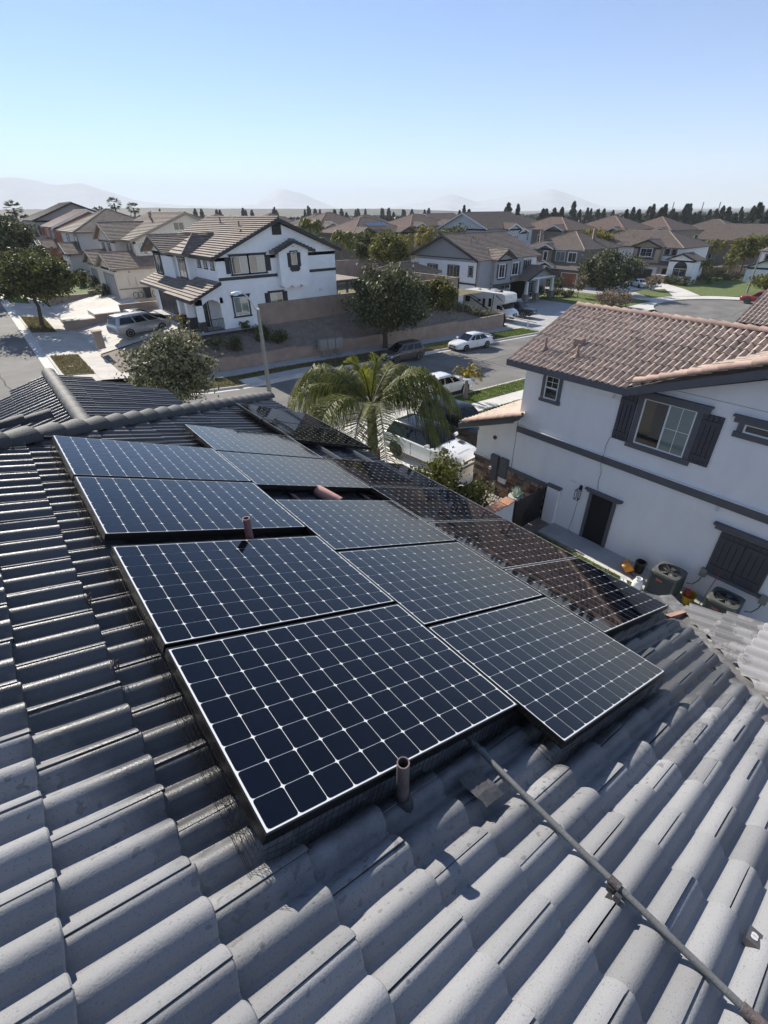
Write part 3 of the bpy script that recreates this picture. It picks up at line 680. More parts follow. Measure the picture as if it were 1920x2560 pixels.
# the ground sheet: fine near us, coarse towards the horizon
PATCH = []     # (x0,x1,y0,y1,zfunc): areas covered by paved or planted sheets, where the ground stays a little lower
def patchclamp(x, y, z):
    for (x0, x1, y0, y1, f) in PATCH:
        if x0-5 < x < x1+5 and y0-5 < y < y1+5:
            xx = min(max(x, x0), x1); yy = min(max(y, y0), y1); z = min(z, f(xx, yy)-0.35)
    return z
def axis(lim0, lim1, fine0, fine1, st):
    a = list(np.arange(fine0, fine1+.1, st)); s = st; p = fine1
    while p < lim1: s *= 1.35; p += s; a.append(p)
    s = st; p = fine0
    while p > lim0: s *= 1.35; p -= s; a.insert(0, p)
    return a
def far_z(x, y):
    r = math.hypot(x-60, y-60); z = gz(x, y); t = sm(250, 700, r); return z*(1-t)+(-16.0)*t
def sheet(name, m, x0, x1, y0, y1, f, nx=None, ny=None, off=0.0, kind='structure', parent=None, thick=0.0):
    nx = nx or max(1, int((x1-x0)/2.5)); ny = ny or max(1, int((y1-y0)/2.5)); b = MB(); idx = {}
    for j in range(ny+1):
        for i in range(nx+1):
            x = x0+(x1-x0)*i/nx; y = y0+(y1-y0)*j/ny; idx[i, j] = len(b.v); b.v.append((x, y, f(x, y)+off))
    for j in range(ny):
        for i in range(nx): b.f.append((idx[i, j], idx[i+1, j], idx[i+1, j+1], idx[i, j+1])); b.m.append(0)
    if thick:
        ed = [(i, 0) for i in range(nx)]+[(nx, j) for j in range(ny)]+[(i, ny) for i in range(nx, 0, -1)]+[(0, j) for j in range(ny, 0, -1)]
        k0 = len(b.v)
        for e in ed: q = b.v[idx[e]]; b.v.append((q[0], q[1], q[2]-thick))
        for i in range(len(ed)): j = (i+1) % len(ed); b.f.append((idx[ed[j]], idx[ed[i]], k0+i, k0+j)); b.m.append(0)
    o = b.build(name, m, parent); tag(o, kind=kind) if parent is None else None
    return o
def polysheet(name, m, pts, f, off=0.0, thick=0.0, kind='structure'):
    b = MB(); P = [(x, y, f(x, y)+off) for x, y in pts]
    for t in tessellate_polygon([[V((p[0], p[1], 0)) for p in P]]): b.poly([P[i] for i in t])
    for i in range(len(P)):
        j = (i+1) % len(P)
        if thick: b.poly([P[i], (P[i][0], P[i][1], P[i][2]-thick), (P[j][0], P[j][1], P[j][2]-thick), P[j]])
    return tag(b.build(name, m), kind=kind)
# asphalt
CUL = (84.0, 24.6, 11.6)
sheet('left_street', M['asphalt'], -9.5, 3.1, 6, 150, S); sheet('right_street', M['asphalt'], 3.1, 74.5, 22.6, 33.7, S, nx=30)
polysheet('street_corner', M['asphalt'], [(3.1, 33.7), (10.6, 33.7), (7.2, 34.5), (4.6, 36.6), (3.35, 39.0), (3.1, 41)], S, -0.001)
b = MB(); c0 = (CUL[0], CUL[1], -12.594); n = 48
ring = [(CUL[0]+CUL[2]*math.cos(2*math.pi*i/n), CUL[1]+CUL[2]*math.sin(2*math.pi*i/n), -12.594) for i in range(n)]
for i in range(n): b.poly([c0, ring[i], ring[(i+1) % n]])
tag(b.build('cul_de_sac', M['asphalt']), kind='structure')
PATCH += [(-9.5, 3.1, 6, 150, S), (3.1, 74, 22, 38, S), (72, 96, 12, 37, lambda x, y: -12.6), (3, 12, 33, 42, S)]
# gutters and kerbs (long bars following the street)
def bar(name, pts, w, h, m, off=0.0, side=1):
    """kerb: pts along its street edge; w outwards; h height above the street"""
    b = MB(); n = len(pts); L_ = []
    for i, (x, y) in enumerate(pts):
        x0, y0 = pts[max(i-1, 0)]; x1, y1 = pts[min(i+1, n-1)]; tx, ty = x1-x0, y1-y0; l = math.hypot(tx, ty); nx, ny = -ty/l*side, tx/l*side
        z = S(x, y)+off if not (x > 73 and True) else -12.594+off
        L_.append(((x, y, z-0.1), (x, y, z+h-0.02), (x+nx*0.02, y+ny*0.02, z+h), (x+nx*w, y+ny*w, z+h), (x+nx*w, y+ny*w, z-0.1)))
    b.loft(L_, closed=True); return tag(b.build(name, m), kind='structure')
lin = lambda a, b_, n: [(a[0]+(b_[0]-a[0])*i/n, a[1]+(b_[1]-a[1])*i/n) for i in range(n+1)]
arcN = [(10.6, 33.7), (7.2, 34.5), (4.6, 36.6), (3.35, 39.0), (3.1, 41)]
bar('kerb_north', lin((74.2, 33.7), (10.6, 33.7), 26)+arcN[1:], 0.16, 0.14, M['concrete'], side=-1)
bar('gutter_north', lin((74.2, 33.25), (10.6, 33.25), 26)+[(7.0, 34.05), (4.25, 36.3), (2.9, 38.9), (2.65, 41)], 0.45, 0.008, M['concrete_light'], side=-1)
bar('kerb_south', lin((74.2, 22.6), (8, 22.6), 26), 0.16, 0.14, M['concrete'], side=1)
bar('gutter_south', lin((74.2, 23.0), (8, 23.0), 26), 0.4, 0.008, M['concrete'], side=1)
bar('kerb_left', lin((3.1, 41.0), (3.1, 150), 40), 0.16, 0.13, M['concrete'], side=-1)
bar('gutter_left', lin((2.5, 41.0), (2.5, 150), 40), 0.6, 0.008, M['concrete_light'], side=-1)
arcC = [(CUL[0]+CUL[2]*math.cos(a), CUL[1]+CUL[2]*math.sin(a)) for a in np.linspace(math.radians(128), math.radians(-100), 40)]
bar('kerb_cul_de_sac', arcC, 0.16, 0.13, M['concrete'], side=1)
# north side of the right street: parkway, grass strip, sidewalk
SO = 0.138
sheet('parkway_apron', M['concrete_grey'], 15.2, 21.6, 33.86, 35.25, S, off=SO); sheet('parkway_apron', M['concrete_light'], 13.7, 15.2, 33.86, 35.25, S, off=SO)  # grey and light pieces put the white house's shadow edge into the colour
sheet('parkway_verge', M['dry_lawn'], 10.8, 13.7, 33.86, 35.25, S, off=SO-0.004); sheet('parkway_verge', M['dry_lawn'], 21.6, 43.5, 33.86, 35.25, S, off=SO-0.004); sheet('parkway_verge', M['lawn'], 43.5, 49.6, 33.86, 36.45, S, off=SO-0.004)
sheet('verge_strip', M['lawn'], 10.8, 43.5, 35.25, 36.45, S, off=SO-0.006); sheet('sidewalk_north', M['concrete_grey'], 9, 49.6, 36.45, 38.2, S, off=SO)
sheet('parkway_verge', M['dry_lawn'], 7.5, 10.8, 35.0, 38.2, S, off=SO-0.01)
# drive of the house with the motorhome
DW = lambda x, y: S(x, 34)+0.12
sheet('rv_driveway', M['concrete_grey'], 49.6, 72, 33.86, 55, lambda x, y: S(x, 34)+0.13+0.004*(y-34)); PATCH.append((49, 73, 33, 56, DW))
sheet('seam_strip', M['concrete_light'], 49.45, 49.8, 33.9, 41, lambda x, y: S(x, 34)+0.13+0.004*(y-34), off=0.006); sheet('seam_strip', M['concrete_light'], 52.2, 52.5, 35.2, 40, lambda x, y: S(x, 34)+0.13+0.004*(y-34), off=0.006)
# south side: kerb lawn, sidewalk, lawn, neighbour's drive
DZ = lambda x, y: S(x, 22)*(y-12.6)/9.8+(-10.62)*(22.4-y)/9.8+0.12
sheet('kerb_lawn', M['lawn'], 21.2, 60, 20.75, 22.44, S, off=SO+0.02); sheet('sidewalk_south', M['concrete_light'], 21.2, 60, 19.35, 20.75, S, off=SO); sheet('kerb_lawn', M['lawn'], 21.2, 60, 13.0, 19.35, S, off=SO+0.02)
sheet('neighbour_driveway', M['concrete_light'], 13.0, 21.2, 12.6, 22.44, DZ, nx=6, ny=6)
sheet('front_lawn', M['lawn'], 4, 13.0, 12.0, 22.44, DZ, off=0.01)
PATCH.append((4, 60, 12, 22.6, lambda x, y: min(S(x, y), DZ(min(x, 21), y))))
b = MB()
for k in range(1, 4): y = 12.6+k*2.4; b.obox((13.0, y, DZ(13, y)+0.003), (8.2, 0, DZ(21.2, y)-DZ(13, y)), (0, 0.03, 0), (0, 0, 0.002))
for x in (14.9, 17.6): b.obox((x, 12.7, DZ(x, 12.7)+0.004), (0, 9.6, DZ(x, 22.3)-DZ(x, 12.7)), (0.03, 0, 0), (0, 0, 0.002))
tag(b.build('driveway_joint', M['concrete_grey']), kind='structure')
# side yard between the houses
YD = lambda x, y: -10.5
sheet('side_yard', M['soil'], 4.3, 15.0, -14, 12.0, YD, off=-0.03); PATCH.append((4.3, 15, -14, 12.6, YD))
sheet('side_path', M['concrete_grey'], 14.05, 14.98, -2, 8.3, YD, off=0.02, thick=0.06)
sheet('side_path', M['concrete_light'], 13.9, 14.05, 1.0, 6.3, YD, off=0.03, thick=0.06)  # light strip paints the sunlit path edge; grey beside it paints wall shade
sheet('artificial_turf', M['lawn'], 12.0, 13.9, 0, 8.3, YD, off=0.005)
b = MB()
PAVERS = thing('stepping_pavers', 'row of concrete stepping pavers set in the side yard turf', 'pavers', (13.4, 6, -10.5))
for k in range(9):
    y = 8.05-k*0.62
    MB().box(13.05-13.4, 13.62-13.4, y-0.44-6, y-6, 0.0, 0.035).build('paver', M['concrete_light' if k > 5 else 'concrete_grey'], PAVERS)  # grey pavers hold the gate's shade in their colour, light ones the sun
# house pads on the left street: parkway, sidewalk, drives
PADW = lambda x, y: S(6.8, y)*max(0, min(1, (15.5-x)/8.7))+(-8.42)*(1-max(0, min(1, (15.5-x)/8.7)))+0.10
def PADY(zp): return lambda x, y: S(6.8, y)*max(0, min(1, (14-x)/7.2))+zp*(1-max(0, min(1, (14-x)/7.2)))+0.10
sheet('sidewalk_left', M['concrete'], 5.2, 6.8, 38.5, 150, S, off=0.135, nx=1)
for (ya, yb, mm) in ((40.4, 46.6, 'dry_lawn'), (56.0, 64.5, 'dry_lawn'), (73.5, 83, 'lawn'), (93, 104, 'lawn'), (113, 150, 'dry_lawn')): sheet('street_verge', M[mm], 3.26, 5.2, ya, yb, S, off=0.128, nx=1)
for (ya, yb) in ((46.6, 56.0), (64.5, 73.5), (83, 93), (104, 113)): sheet('drive_apron', M['concrete'], 3.26, 5.2, ya, yb, S, off=0.12, nx=1)
sheet('corner_pavement', M['concrete'], 3.6, 14.2, 38.5, 40.4, lambda x, y: S(x, y)+0.12, off=0)
sheet('white_house_drive', M['concrete'], 6.8, 15.8, 46.6, 57.4, PADW, nx=5, ny=5)
sheet('front_walk', M['concrete_grey'], 13.4, 19.4, 40.9, 42.6, lambda x, y: -8.42, off=0.02)
sheet('white_house_yard', M['soil'], 6.8, 14.2, 40.4, 46.6, lambda x, y: PADW(x, y)-0.06, nx=5, ny=4)
sheet('beige_house_drive', M['concrete'], 6.8, 14.2, 58.0, 72.5, PADY(-8.2), nx=4, ny=5)
sheet('beige_house_lawn', M['lawn'], 6.8, 14.2, 72.5, 84, PADY(-8.0), nx=4, ny=4, off=0.2)
sheet('grey_house_drive', M['concrete'], 6.8, 14.2, 84, 93, PADY(-7.7), nx=4, ny=4)
sheet('brick_house_lawn', M['lawn'], 6.8, 14.2, 93, 150, PADY(-7.3), nx=4, ny=10)
PATCH += [(3.2, 16, 38.5, 58, lambda x, y: min(S(x, y), PADW(x, y))), (3.2, 14.2, 57, 150, lambda x, y: min(S(x, y), S(6.8, y)))]
sheet('white_house_pad', M['concrete_grey'], 14.2, 34, 42.6, 62, lambda x, y: -8.44); PATCH.append((14, 50, 42, 62, lambda x, y: -8.5))
sheet('back_yard', M['dry_lawn'], 34, 49, 42.2, 61, lambda x, y: -8.46)
# planted bank above the retaining wall
def bank(x, y): 
    t = (y-38.5)/3.4; lo = S(x, 36)+1.02; hi = -8.52-0.028*max(0, x-30)-1.0*sm(42.5, 48.5, x); return lo*(1-t)+hi*t+0.05*math.sin(x*1.7+y*2.1)*t*(1-t)*4
sheet('planted_bank', M['soil'], 12.2, 48.6, 38.5, 41.9, bank, nx=70, ny=8); PATCH.append((12, 48.6, 38.4, 42, lambda x, y: S(x, 36)))
polysheet('planted_bank_end', M['soil'], [(8.4, 38.45), (12.2, 38.5), (12.2, 41.9), (13.4, 42.6), (9, 42.4)], lambda x, y: -9.6 if y < 39 else -8.9)
# lawns round the cul-de-sac
FZ = lambda x, y: -12.45
sheet('front_lawn', M['lawn'], 71.8, 83.5, 37.6, 54, lambda x, y: -12.43+0.004*(y-37))
polysheet('cul_de_sac_pavement', M['concrete_light'], [(71.8, 37.6), (71.8, 34.3), (76.6, 33.9)]+[(CUL[0]+(CUL[2]+0.15)*math.cos(a), CUL[1]+(CUL[2]+0.15)*math.sin(a)) for a in np.linspace(math.radians(128), math.radians(-20), 16)]+[(98.4, 18.5), (99, 27), (96, 33.6), (90, 38), (83, 40)], FZ, -0.005)
polysheet('front_lawn', M['lawn'], [(94.6, 35.0), (98.2, 30.2), (100, 22), (118, 22), (126, 38), (120, 47.5), (106, 46.2), (101.5, 40.8)], FZ, 0.01)
polysheet('drive', M['concrete_light'], [(83, 40), (90, 38), (95, 34.9), (101.4, 40.8), (106, 46.2), (108.4, 49.6), (107.6, 54), (95, 50)], FZ, 0.0)
polysheet('front_lawn', M['lawn'], [(86.5, 39.4), (91, 37.8), (98.4, 42.6), (92, 45.4)], FZ, 0.03)
polysheet('drive', M['concrete_grey'], [(83.5, 41), (86.4, 39.6), (92, 45.6), (90, 59), (83.5, 59)], FZ, 0.004)
PATCH += [(71, 128, 20, 60, lambda x, y: -12.5)]
# the ground sheet itself
xs = axis(-8000, 13000, -40, 150, 4.0); ys = axis(-1500, 13000, -30, 160, 4.0)
vv = [(x, y, patchclamp(x, y, far_z(x, y))) for y in ys for x in xs]; nxs = len(xs)
ff = [(j*nxs+i, j*nxs+i+1, (j+1)*nxs+i+1, (j+1)*nxs+i) for j in range(len(ys)-1) for i in range(nxs-1)]
tag(link('ground', np_mesh('ground', vv, ff, M['field'], True)), kind='structure')
# ------------------------------------------------------------------ walls
def block_wall(name, label, segs, th=0.2, m='block', cat='wall', pil=()):
    """segs: (x0,y0,x1,y1,zb,zt) stepped sections"""
    x0, y0, x1, y1, zb, zt = segs[0]; r = thing(name, label, cat, (x0, y0, zb)); L0 = -V((x0, y0, zb))
    for (x0, y0, x1, y1, zb, zt) in segs:
        t = V((x1-x0, y1-y0, 0)); l = t.length; t.normalize(); nn = V((-t.y, t.x, 0))*th
        MB().obox(L0+V((x0, y0, zb-0.6)), t*l, nn, (0, 0, zt-zb+0.55)).build('wall_section', M[m], r)
        MB().obox(L0+V((x0, y0, zt-0.05))-nn*0.12-t*0.01, t*(l+0.02), nn*1.24, (0, 0, 0.055)).build('wall_cap', M['block_cap'], r)
    return r
rs = []
tops = [(12.6, 14.9, -9.72), (14.9, 20.6, -9.84), (20.6, 26.5, -9.98), (26.5, 33.5, -10.08), (33.5, 40.5, -10.2), (40.5, 48.5, -10.36)]
for (xa, xb, zt) in tops: rs.append((xa, 38.22, xb, 38.22, S((xa+xb)/2, 37), zt))
rs.append((48.5, 38.22, 48.5, 41.8, S(48, 37), -10.36))
block_wall('retaining_wall', 'long stepped block retaining wall behind the street sidewalk', rs, 0.22)
us = [(19.3, 41.9, 30.2, 41.9, -8.5, -6.74), (30.2, 41.9, 37.5, 41.9, -8.6, -6.78), (37.5, 41.9, 44.2, 41.9, -8.7, -6.45), (44.2, 41.9, 44.2, 50, -8.8, -6.5)]
block_wall('garden_wall', 'tall brown block wall on top of the bank beside the white house', us)
block_wall('back_wall', 'block wall closing the back yard behind the patio cover', [(34, 60, 43.2, 60, -8.6, -5.55), (43.2, 60, 44.8, 58, -8.6, -6.1), (44.8, 58, 46.2, 56.2, -8.7, -6.5), (46.2, 56.2, 49, 52, -8.7, -6.8)])
block_wall('low_wall', 'low stepped block wall with white top between the two driveways', [(6.1, 57.4, 9.0, 57.4, -9.2, -8.75), (9.0, 57.4, 11.4, 57.4, -9.0, -8.4), (11.4, 57.4, 16.2, 57.4, -8.8, -7.75)], 0.28)
sheet('white_slab', M['concrete_light'], 6.2, 9.0, 57.7, 60.0, lambda x, y: -8.72, thick=0.4); sheet('white_slab', M['concrete_light'], 9.0, 12.0, 57.7, 61.0, lambda x, y: -8.38, thick=0.6)
block_wall('low_wall', 'low curved block planter wall at the lawn edge of the beige house', [(7.0, 72.5, 11.5, 72.5, -8.9, -8.2), (11.5, 72.5, 14, 73.5, -8.6, -7.9)], 0.3)
pl_ = thing('gate_pillar', 'small dark block pillar at the corner of the white house driveway', 'pillar', (7.0, 46.4, -9.05))
MB().box(-0.3, 0.3, -0.3, 0.3, -0.3, 1.0).build('pillar_body', M['block'], pl_); MB().box(-0.36, 0.36, -0.36, 0.36, 1.0, 1.08).build('pillar_cap', M['block_cap'], pl_)
block_wall('side_wall', 'block wall with pillars closing the yard at the end of the cul-de-sac', [(124, 47.5, 127, 45.2, -12.8, -10.9), (127, 45.2, 136, 42.5, -12.8, -10.9), (122, 48.5, 124, 47.5, -12.8, -10.6)], 0.25)
# patio cover in the white house yard
pc = thing('patio_cover', 'flat patio cover on dark posts behind the block wall', 'patio cover', (32, 47, -8.45))
MB().box(-3.2, 1.2, -1.6, 3.5, 2.25, 2.42).build('patio_roof', M['trim_dark'], pc); MB().box(-3.1, 1.1, -1.5, 3.4, 2.424, 2.46).build('roof_sheet', M['roof_brown2'], pc)
for (x, y) in ((0.9, -1.3), (-0.7, -1.3), (0.9, 3.2), (-2.8, 3.2)): MB().box(x-0.09, x+0.09, y-0.09, y+0.09, 0, 2.25).build('post', M['trim_dark'], pc)
# cluster mailboxes
for k, (x, lb) in enumerate(((22.75, 'left box of the grey cluster mailboxes by the retaining wall'), (23.55, 'middle box of the grey cluster mailboxes by the retaining wall'), (24.35, 'right box of the grey cluster mailboxes by the retaining wall'))):
    r = thing('mailbox_unit', lb, 'mailbox', (x, 37.4, S(x, 37)+SO), 0.0, 'cluster mailboxes')
    MB().box(-0.06, 0.06, -0.06, 0.06, 0, 0.62).build('pedestal', M['metal_grey'], r); MB().box(-0.2, 0.2, -0.2, 0.2, 0, 0.03).build('base_plate', M['metal_grey'], r)
    bx = MB().box(-0.37, 0.37, -0.2, 0.22, 0.62, 1.5).build('cabinet', M['post_grey'], r)
    for i in range(2):
        for j in range(5 if k < 2 else 4): MB().box(-0.35+i*0.36, -0.35+i*0.36+0.33, -0.212, -0.2, 0.66+j*0.165, 0.66+j*0.165+0.15).build('box_door', M['metal_grey'], bx)
# manhole-like cover
MB().disc((0, 0, 0), (0, 0, 1), 0.33, 20, 0.012).build('utility_cover', M['black_metal']).location = (21.15, 34.6, S(21, 34)+SO+0.002)
tag(bpy.data.objects['utility_cover'], 'round dark utility cover in the concrete parkway', 'utility cover')
for (x, y, lb) in ((4.4, 53.9, 'small pale utility box lid in the dry verge under the street tree'), (3.9, 42.8, 'small pale utility box lid in the dry verge at the corner')):
    o = MB().box(-0.35, 0.35, -0.22, 0.22, 0, 0.02).build('utility_vault', M['concrete_light']); o.location = (x, y, S(x, y)+0.135); tag(o, lb, 'utility lid')
# street lamps
def street_lamp(x, y, z, h, dirx, diry, reach, rise, label):
    r = thing('street_lamp', label, 'street lamp', (x, y, z), 0, 'street lamps')
    MB().tube([(0, 0, 0), (0, 0, h)], [0.145, 0.085], 14).build('pole', M['post_grey'], r, True)
    MB().tube([(0, 0, 0), (0, 0, 0.12)], 0.24, 14).build('pole_base', M['concrete'], r)
    pts = [(dirx*reach*t, diry*reach*t, h-0.15+rise*math.sin(t*math.pi/2)) for t in np.linspace(0, 1, 9)]
    MB().tube(pts, np.linspace(0.05, 0.032, 9), 10).build('arm', M['alu'], r, True)
    e = V(pts[-1]); hd = MB(); t = V((dirx, diry, 0)); s = V((-diry, dirx, 0))
    rings = []
    for (a, w, zt, zb) in ((-0.08, 0.05, 0.05, -0.05), (0.1, 0.13, 0.07, -0.06), (0.4, 0.16, 0.06, -0.08), (0.62, 0.1, 0.02, -0.06)):
        rings.append([e+t*a+s*(-w)+V((0, 0, zb)), e+t*a+s*w+V((0, 0, zb)), e+t*a+s*w*0.7+V((0, 0, zt)), e+t*a-s*w*0.7+V((0, 0, zt))])
    hd.loft(rings); ho = hd.build('lamp_head', M['alu'], r, True)
    lens = MB(); lens.box(-0.1, 0.1, -0.1, 0.1, -0.02, 0); lo = lens.build('lens', M['lamp_glass']); lo.parent = ho; lo.location = e+t*0.35+V((0, 0, -0.085))
    MB().box(-0.06, 0.06, -0.06, 0.06, h-0.15, h+0.06).build('arm_bracket', M['alu'], r)
    return r
street_lamp(11.45, 25.0, S(11, 25), 6.5, -0.72, 0.15, 1.05, 1.0, 'tall concrete street lamp with a curved arm at the street corner')
street_lamp(103.4, 31.2, -12.6, 6.6, 0.1, -1.0, 1.6, 0.75, 'grey street lamp beside the red pickup at the cul-de-sac')
# barrier rail by the motorhome drive

rng_ = random.Random(12); b = MB()
for (pts) in ([(20, 29.5), (28, 28.3), (37, 28.8), (47, 27.6), (60, 28.4)], [(33, 33), (34.2, 29.6), (34, 26), (35.2, 22.8)], [(45, 33), (45.6, 28), (44.8, 23)], [(0.5, 60), (-0.6, 48), (0.2, 36)], [(62, 30), (70, 27), (80, 25), (92, 26)], [(18.5, 33), (18.9, 30), (18.2, 26)]):
    for (x0, y0), (x1, y1) in zip(pts[:-1], pts[1:]):
        n = 10; prev = None
        for i in range(n+1):
            x = x0+(x1-x0)*i/n+rng_.uniform(-.12, .12)*(0 < i < n); y = y0+(y1-y0)*i/n+rng_.uniform(-.12, .12)*(0 < i < n); q = V((x, y, (S(x, y) if x < 73 else -12.594)+.006))
            if prev is not None:
                t = (q-prev).normalized(); s_ = V((-t.y, t.x, 0))*rng_.uniform(.018, .035); b.poly([prev-s_, q-s_, q+s_, prev+s_])
            prev = q
tag(b.build('road_cracks', mat('crack_tar', (0.045, 0.044, 0.043), .95, spec=.1)), kind='structure')
b = MB()
for (x0, x1, y0, y1) in ((24, 25.6, 30.5, 32.6), (39, 44, 23.6, 25.2), (55, 57, 29, 31), (-4, -1.5, 50, 56)):
    b.poly([(x, y, S(x, y)+.004) for x, y in ((x0, y0), (x1, y0), (x1, y1), (x0, y1))])
tag(b.build('asphalt_patch', mat('asphalt_patch', (0.075, 0.072, 0.07), .9, var=.2, scale=1.5, coord='World')), kind='structure')
# ================================================================== HOUSE-BUILDING HELPERS
class Fc:
    """a wall face: o = its corner, t = direction along it, n = outward normal"""
    def __init__(s, o, t, n): s.o = V(o); s.t = V(t).normalized(); s.n = V(n).normalized()
    def p(s, a, z, d=0.0): return s.o+s.t*a+V((0, 0, z))+s.n*d
    def box(s, b, a0, a1, z0, z1, d0, d1, mi=0): return b.obox(s.p(a0, z0, d0), s.t*(a1-a0), s.n*(d1-d0), V((0, 0, z1-z0)), mi)
SPLIT = ('belly_band', 'chimney', 'control_joint', 'fascia', 'column', 'porch_post')
def wb(b, name, m, house, smooth=False, label=None):
    if name in SPLIT:
        for q in b.islands(): o = q.build(name, m, house, smooth, True, label)
        return o
    return b.build(name, m, house, smooth, True, label)
class RB(list):
    """ridges: every ridge or hip becomes a part of its own"""
def sub(b, name, m, part, smooth=False):
    if isinstance(b, RB):
        for q in b: o = q.build('ridge_cap', m, None, smooth); o.parent = part
        return
    o = b.build(name, m, None, smooth); o.parent = part; return o
def window(house, F, a0, a1, z0, z1, mull=(0.5,), panes=('pane',), trim=0.11, trimm='trim_dark', shut=0.0, shutm='shutter', hood=0.0, sill=0.05, grid=None, vin='vinyl', proud=0.045, slats=True):
    fw = 0.045; b = MB(); d0 = 0.004
    if trim:
        tb = MB(); F.box(tb, a0-trim, a0, z0, z1, d0, proud); F.box(tb, a1, a1+trim, z0, z1, d0, proud)
        F.box(tb, a0-trim-hood, a1+trim+hood, z1, z1+trim, d0, proud+0.015+hood*0.3); F.box(tb, a0-trim-sill, a1+trim+sill, z0-trim, z0, d0, proud+0.03)
        if hood: F.box(tb, a0-trim-hood-0.05, a1+trim+hood+0.05, z1+trim, z1+trim+0.05, d0, proud+0.06+hood*0.3)
        wb(tb, 'window_trim', M[trimm], house)
    F.box(b, a0, a0+fw, z0, z1, d0, 0.032); F.box(b, a1-fw, a1, z0, z1, d0, 0.032); F.box(b, a0+fw, a1-fw, z1-fw, z1, d0, 0.032); F.box(b, a0+fw, a1-fw, z0, z0+fw, d0, 0.032)
    cuts = [a0+fw]+[a0+(a1-a0)*m for m in mull]+[a1-fw]
    for m in mull: x = a0+(a1-a0)*m; F.box(b, x-0.022, x+0.022, z0+fw, z1-fw, d0, 0.036)
    w = wb(b, 'window', M[vin], house)
    for i in range(len(cuts)-1):
        pb_ = MB(); F.box(pb_, cuts[i], cuts[i+1], z0+fw, z1-fw, 0.002, 0.016); sub(pb_, 'pane', M[panes[i % len(panes)]], w)
    if grid:
        gb = MB(); nx, nz, ga, gb1 = grid
        for i in range(1, nx): x = ga+(gb1-ga)*i/nx; F.box(gb, x-0.008, x+0.008, z0+fw, z1-fw, 0.016, 0.02)
        for j in range(1, nz): z = z0+(z1-z0)*j/nz; F.box(gb, ga, gb1, z-0.008, z+0.008, 0.016, 0.021)
        if gb.v: sub(gb, 'muntin', M[vin], w)
    if shut:
        for (s0, s1) in ((a0-trim-shut-0.02, a0-trim-0.02), (a1+trim+0.02, a1+trim+shut+0.02)): shutter(house, F, s0, s1, z0-0.05, z1+0.05, shutm, slats)
    return w
def shutter(house, F, s0, s1, z0, z1, shutm='shutter', slats=True, n=4, battens=True):
    b = MB(); F.box(b, s0, s1, z0, z1, 0.004, 0.02); o = wb(b, 'shutter', M[shutm], house)
    if slats:
        w = (s1-s0)/n
        for i in range(n): pb_ = MB(); F.box(pb_, s0+i*w+0.010, s0+(i+1)*w-0.010, z0, z1, 0.02, 0.045); sub(pb_, 'plank', M[shutm], o)
        if battens:
            for zz in (z0+(z1-z0)*0.1, z1-(z1-z0)*0.2): pb_ = MB(); F.box(pb_, s0+0.012, s1-0.012, zz, zz+0.13, 0.045, 0.066); sub(pb_, 'batten', M[shutm], o)
    return o
def clip_poly(poly, a, c, keep_ge):
    """poly of (s,t); keep t>=c or t<=c"""
    out = []; n = len(poly)
    for i in range(n):
        p, q = poly[i], poly[(i+1) % n]; ip = (p[1] >= c) == keep_ge or p[1] == c; iq = (q[1] >= c) == keep_ge or q[1] == c
        if ip: out.append(p)
        if ip != iq and q[1] != p[1]:
            k = (c-p[1])/(q[1]-p[1]); out.append((p[0]+(q[0]-p[0])*k, c))
    return out
def roof_face(b, pts, expo=0.36, lift=0.085, th=0.16):
    """planar roof polygon laid in overlapping tile courses, with a solid edge below"""
    pts = [V(p) for p in pts]; n = (pts[1]-pts[0]).cross(pts[2]-pts[0]).normalized()
    if n.z < 0: n = -n; pts = pts[::-1]
    d = V((0, 0, -1))-n*(V((0, 0, -1)).dot(n)); d.normalize(); a = d.cross(n)
    O = pts[0]; P = [((p-O).dot(a), (p-O).dot(d)) for p in pts]
    t0 = min(p[1] for p in P); t1 = max(p[1] for p in P); k = 0; N_ = max(1, round((t1-t0)/expo)); e = (t1-t0)/N_
    for k in range(N_):
        ta, tb = t0+k*e, t0+(k+1)*e; q = clip_poly(clip_poly(P, 0, ta, True), 0, tb, False)
        if len(q) < 3: continue
        top = [O+a*s+d*t+n*(0.002+lift*(t-ta)/e) for s, t in q]; b.poly(top)
        for i in range(len(q)):
            s0, s1 = q[i], q[(i+1) % len(q)]
            if abs(s0[1]-tb) < 1e-5 and abs(s1[1]-tb) < 1e-5 and abs(s0[0]-s1[0]) > 1e-4:
                A_, B_ = O+a*s0[0]+d*tb, O+a*s1[0]+d*tb
                b.poly([A_+n*(0.002+lift), A_-n*0.01, B_-n*0.01, B_+n*(0.002+lift)])
    m = [p-n*0.004 for p in pts]; lo = [p-V((0, 0, th)) for p in m]; k = len(m)
    for i in range(k): j = (i+1) % k; b.poly([m[i], lo[i], lo[j], m[j]])
    b.poly(lo[::-1])
def ridge_bar(b, p, q, r=0.11):
    if isinstance(b, RB): b.append(MB()); b = b[-1]
    p, q = V(p), V(q); t = (q-p).normalized(); s = V((t.y, -t.x, 0)).normalized(); u = s.cross(t)
    if u.z < 0: u = -u
    n = max(1, int((q-p).length/0.42)); prof = [(-1, -0.35), (-0.75, 0.45), (0, 0.85), (0.75, 0.45), (1, -0.35)]
    for i in range(n):
        a_ = p+(q-p)*i/n; b_ = p+(q-p)*(i+1)/n
        b.loft([[a_+s*r*x*0.88+u*r*y*0.88 for x, y in prof], [b_+s*r*x*1.06+u*r*y*1.06 for x, y in prof]], closed=False)
def gable_wall(b, F, w, z0, ze, za, th=0.2, apex=None):
    c = w/2 if apex is None else apex
    b.prism([F.p(0, z0), F.p(w, z0), F.p(w, ze), F.p(c, za), F.p(0, ze)], F.n*-th)

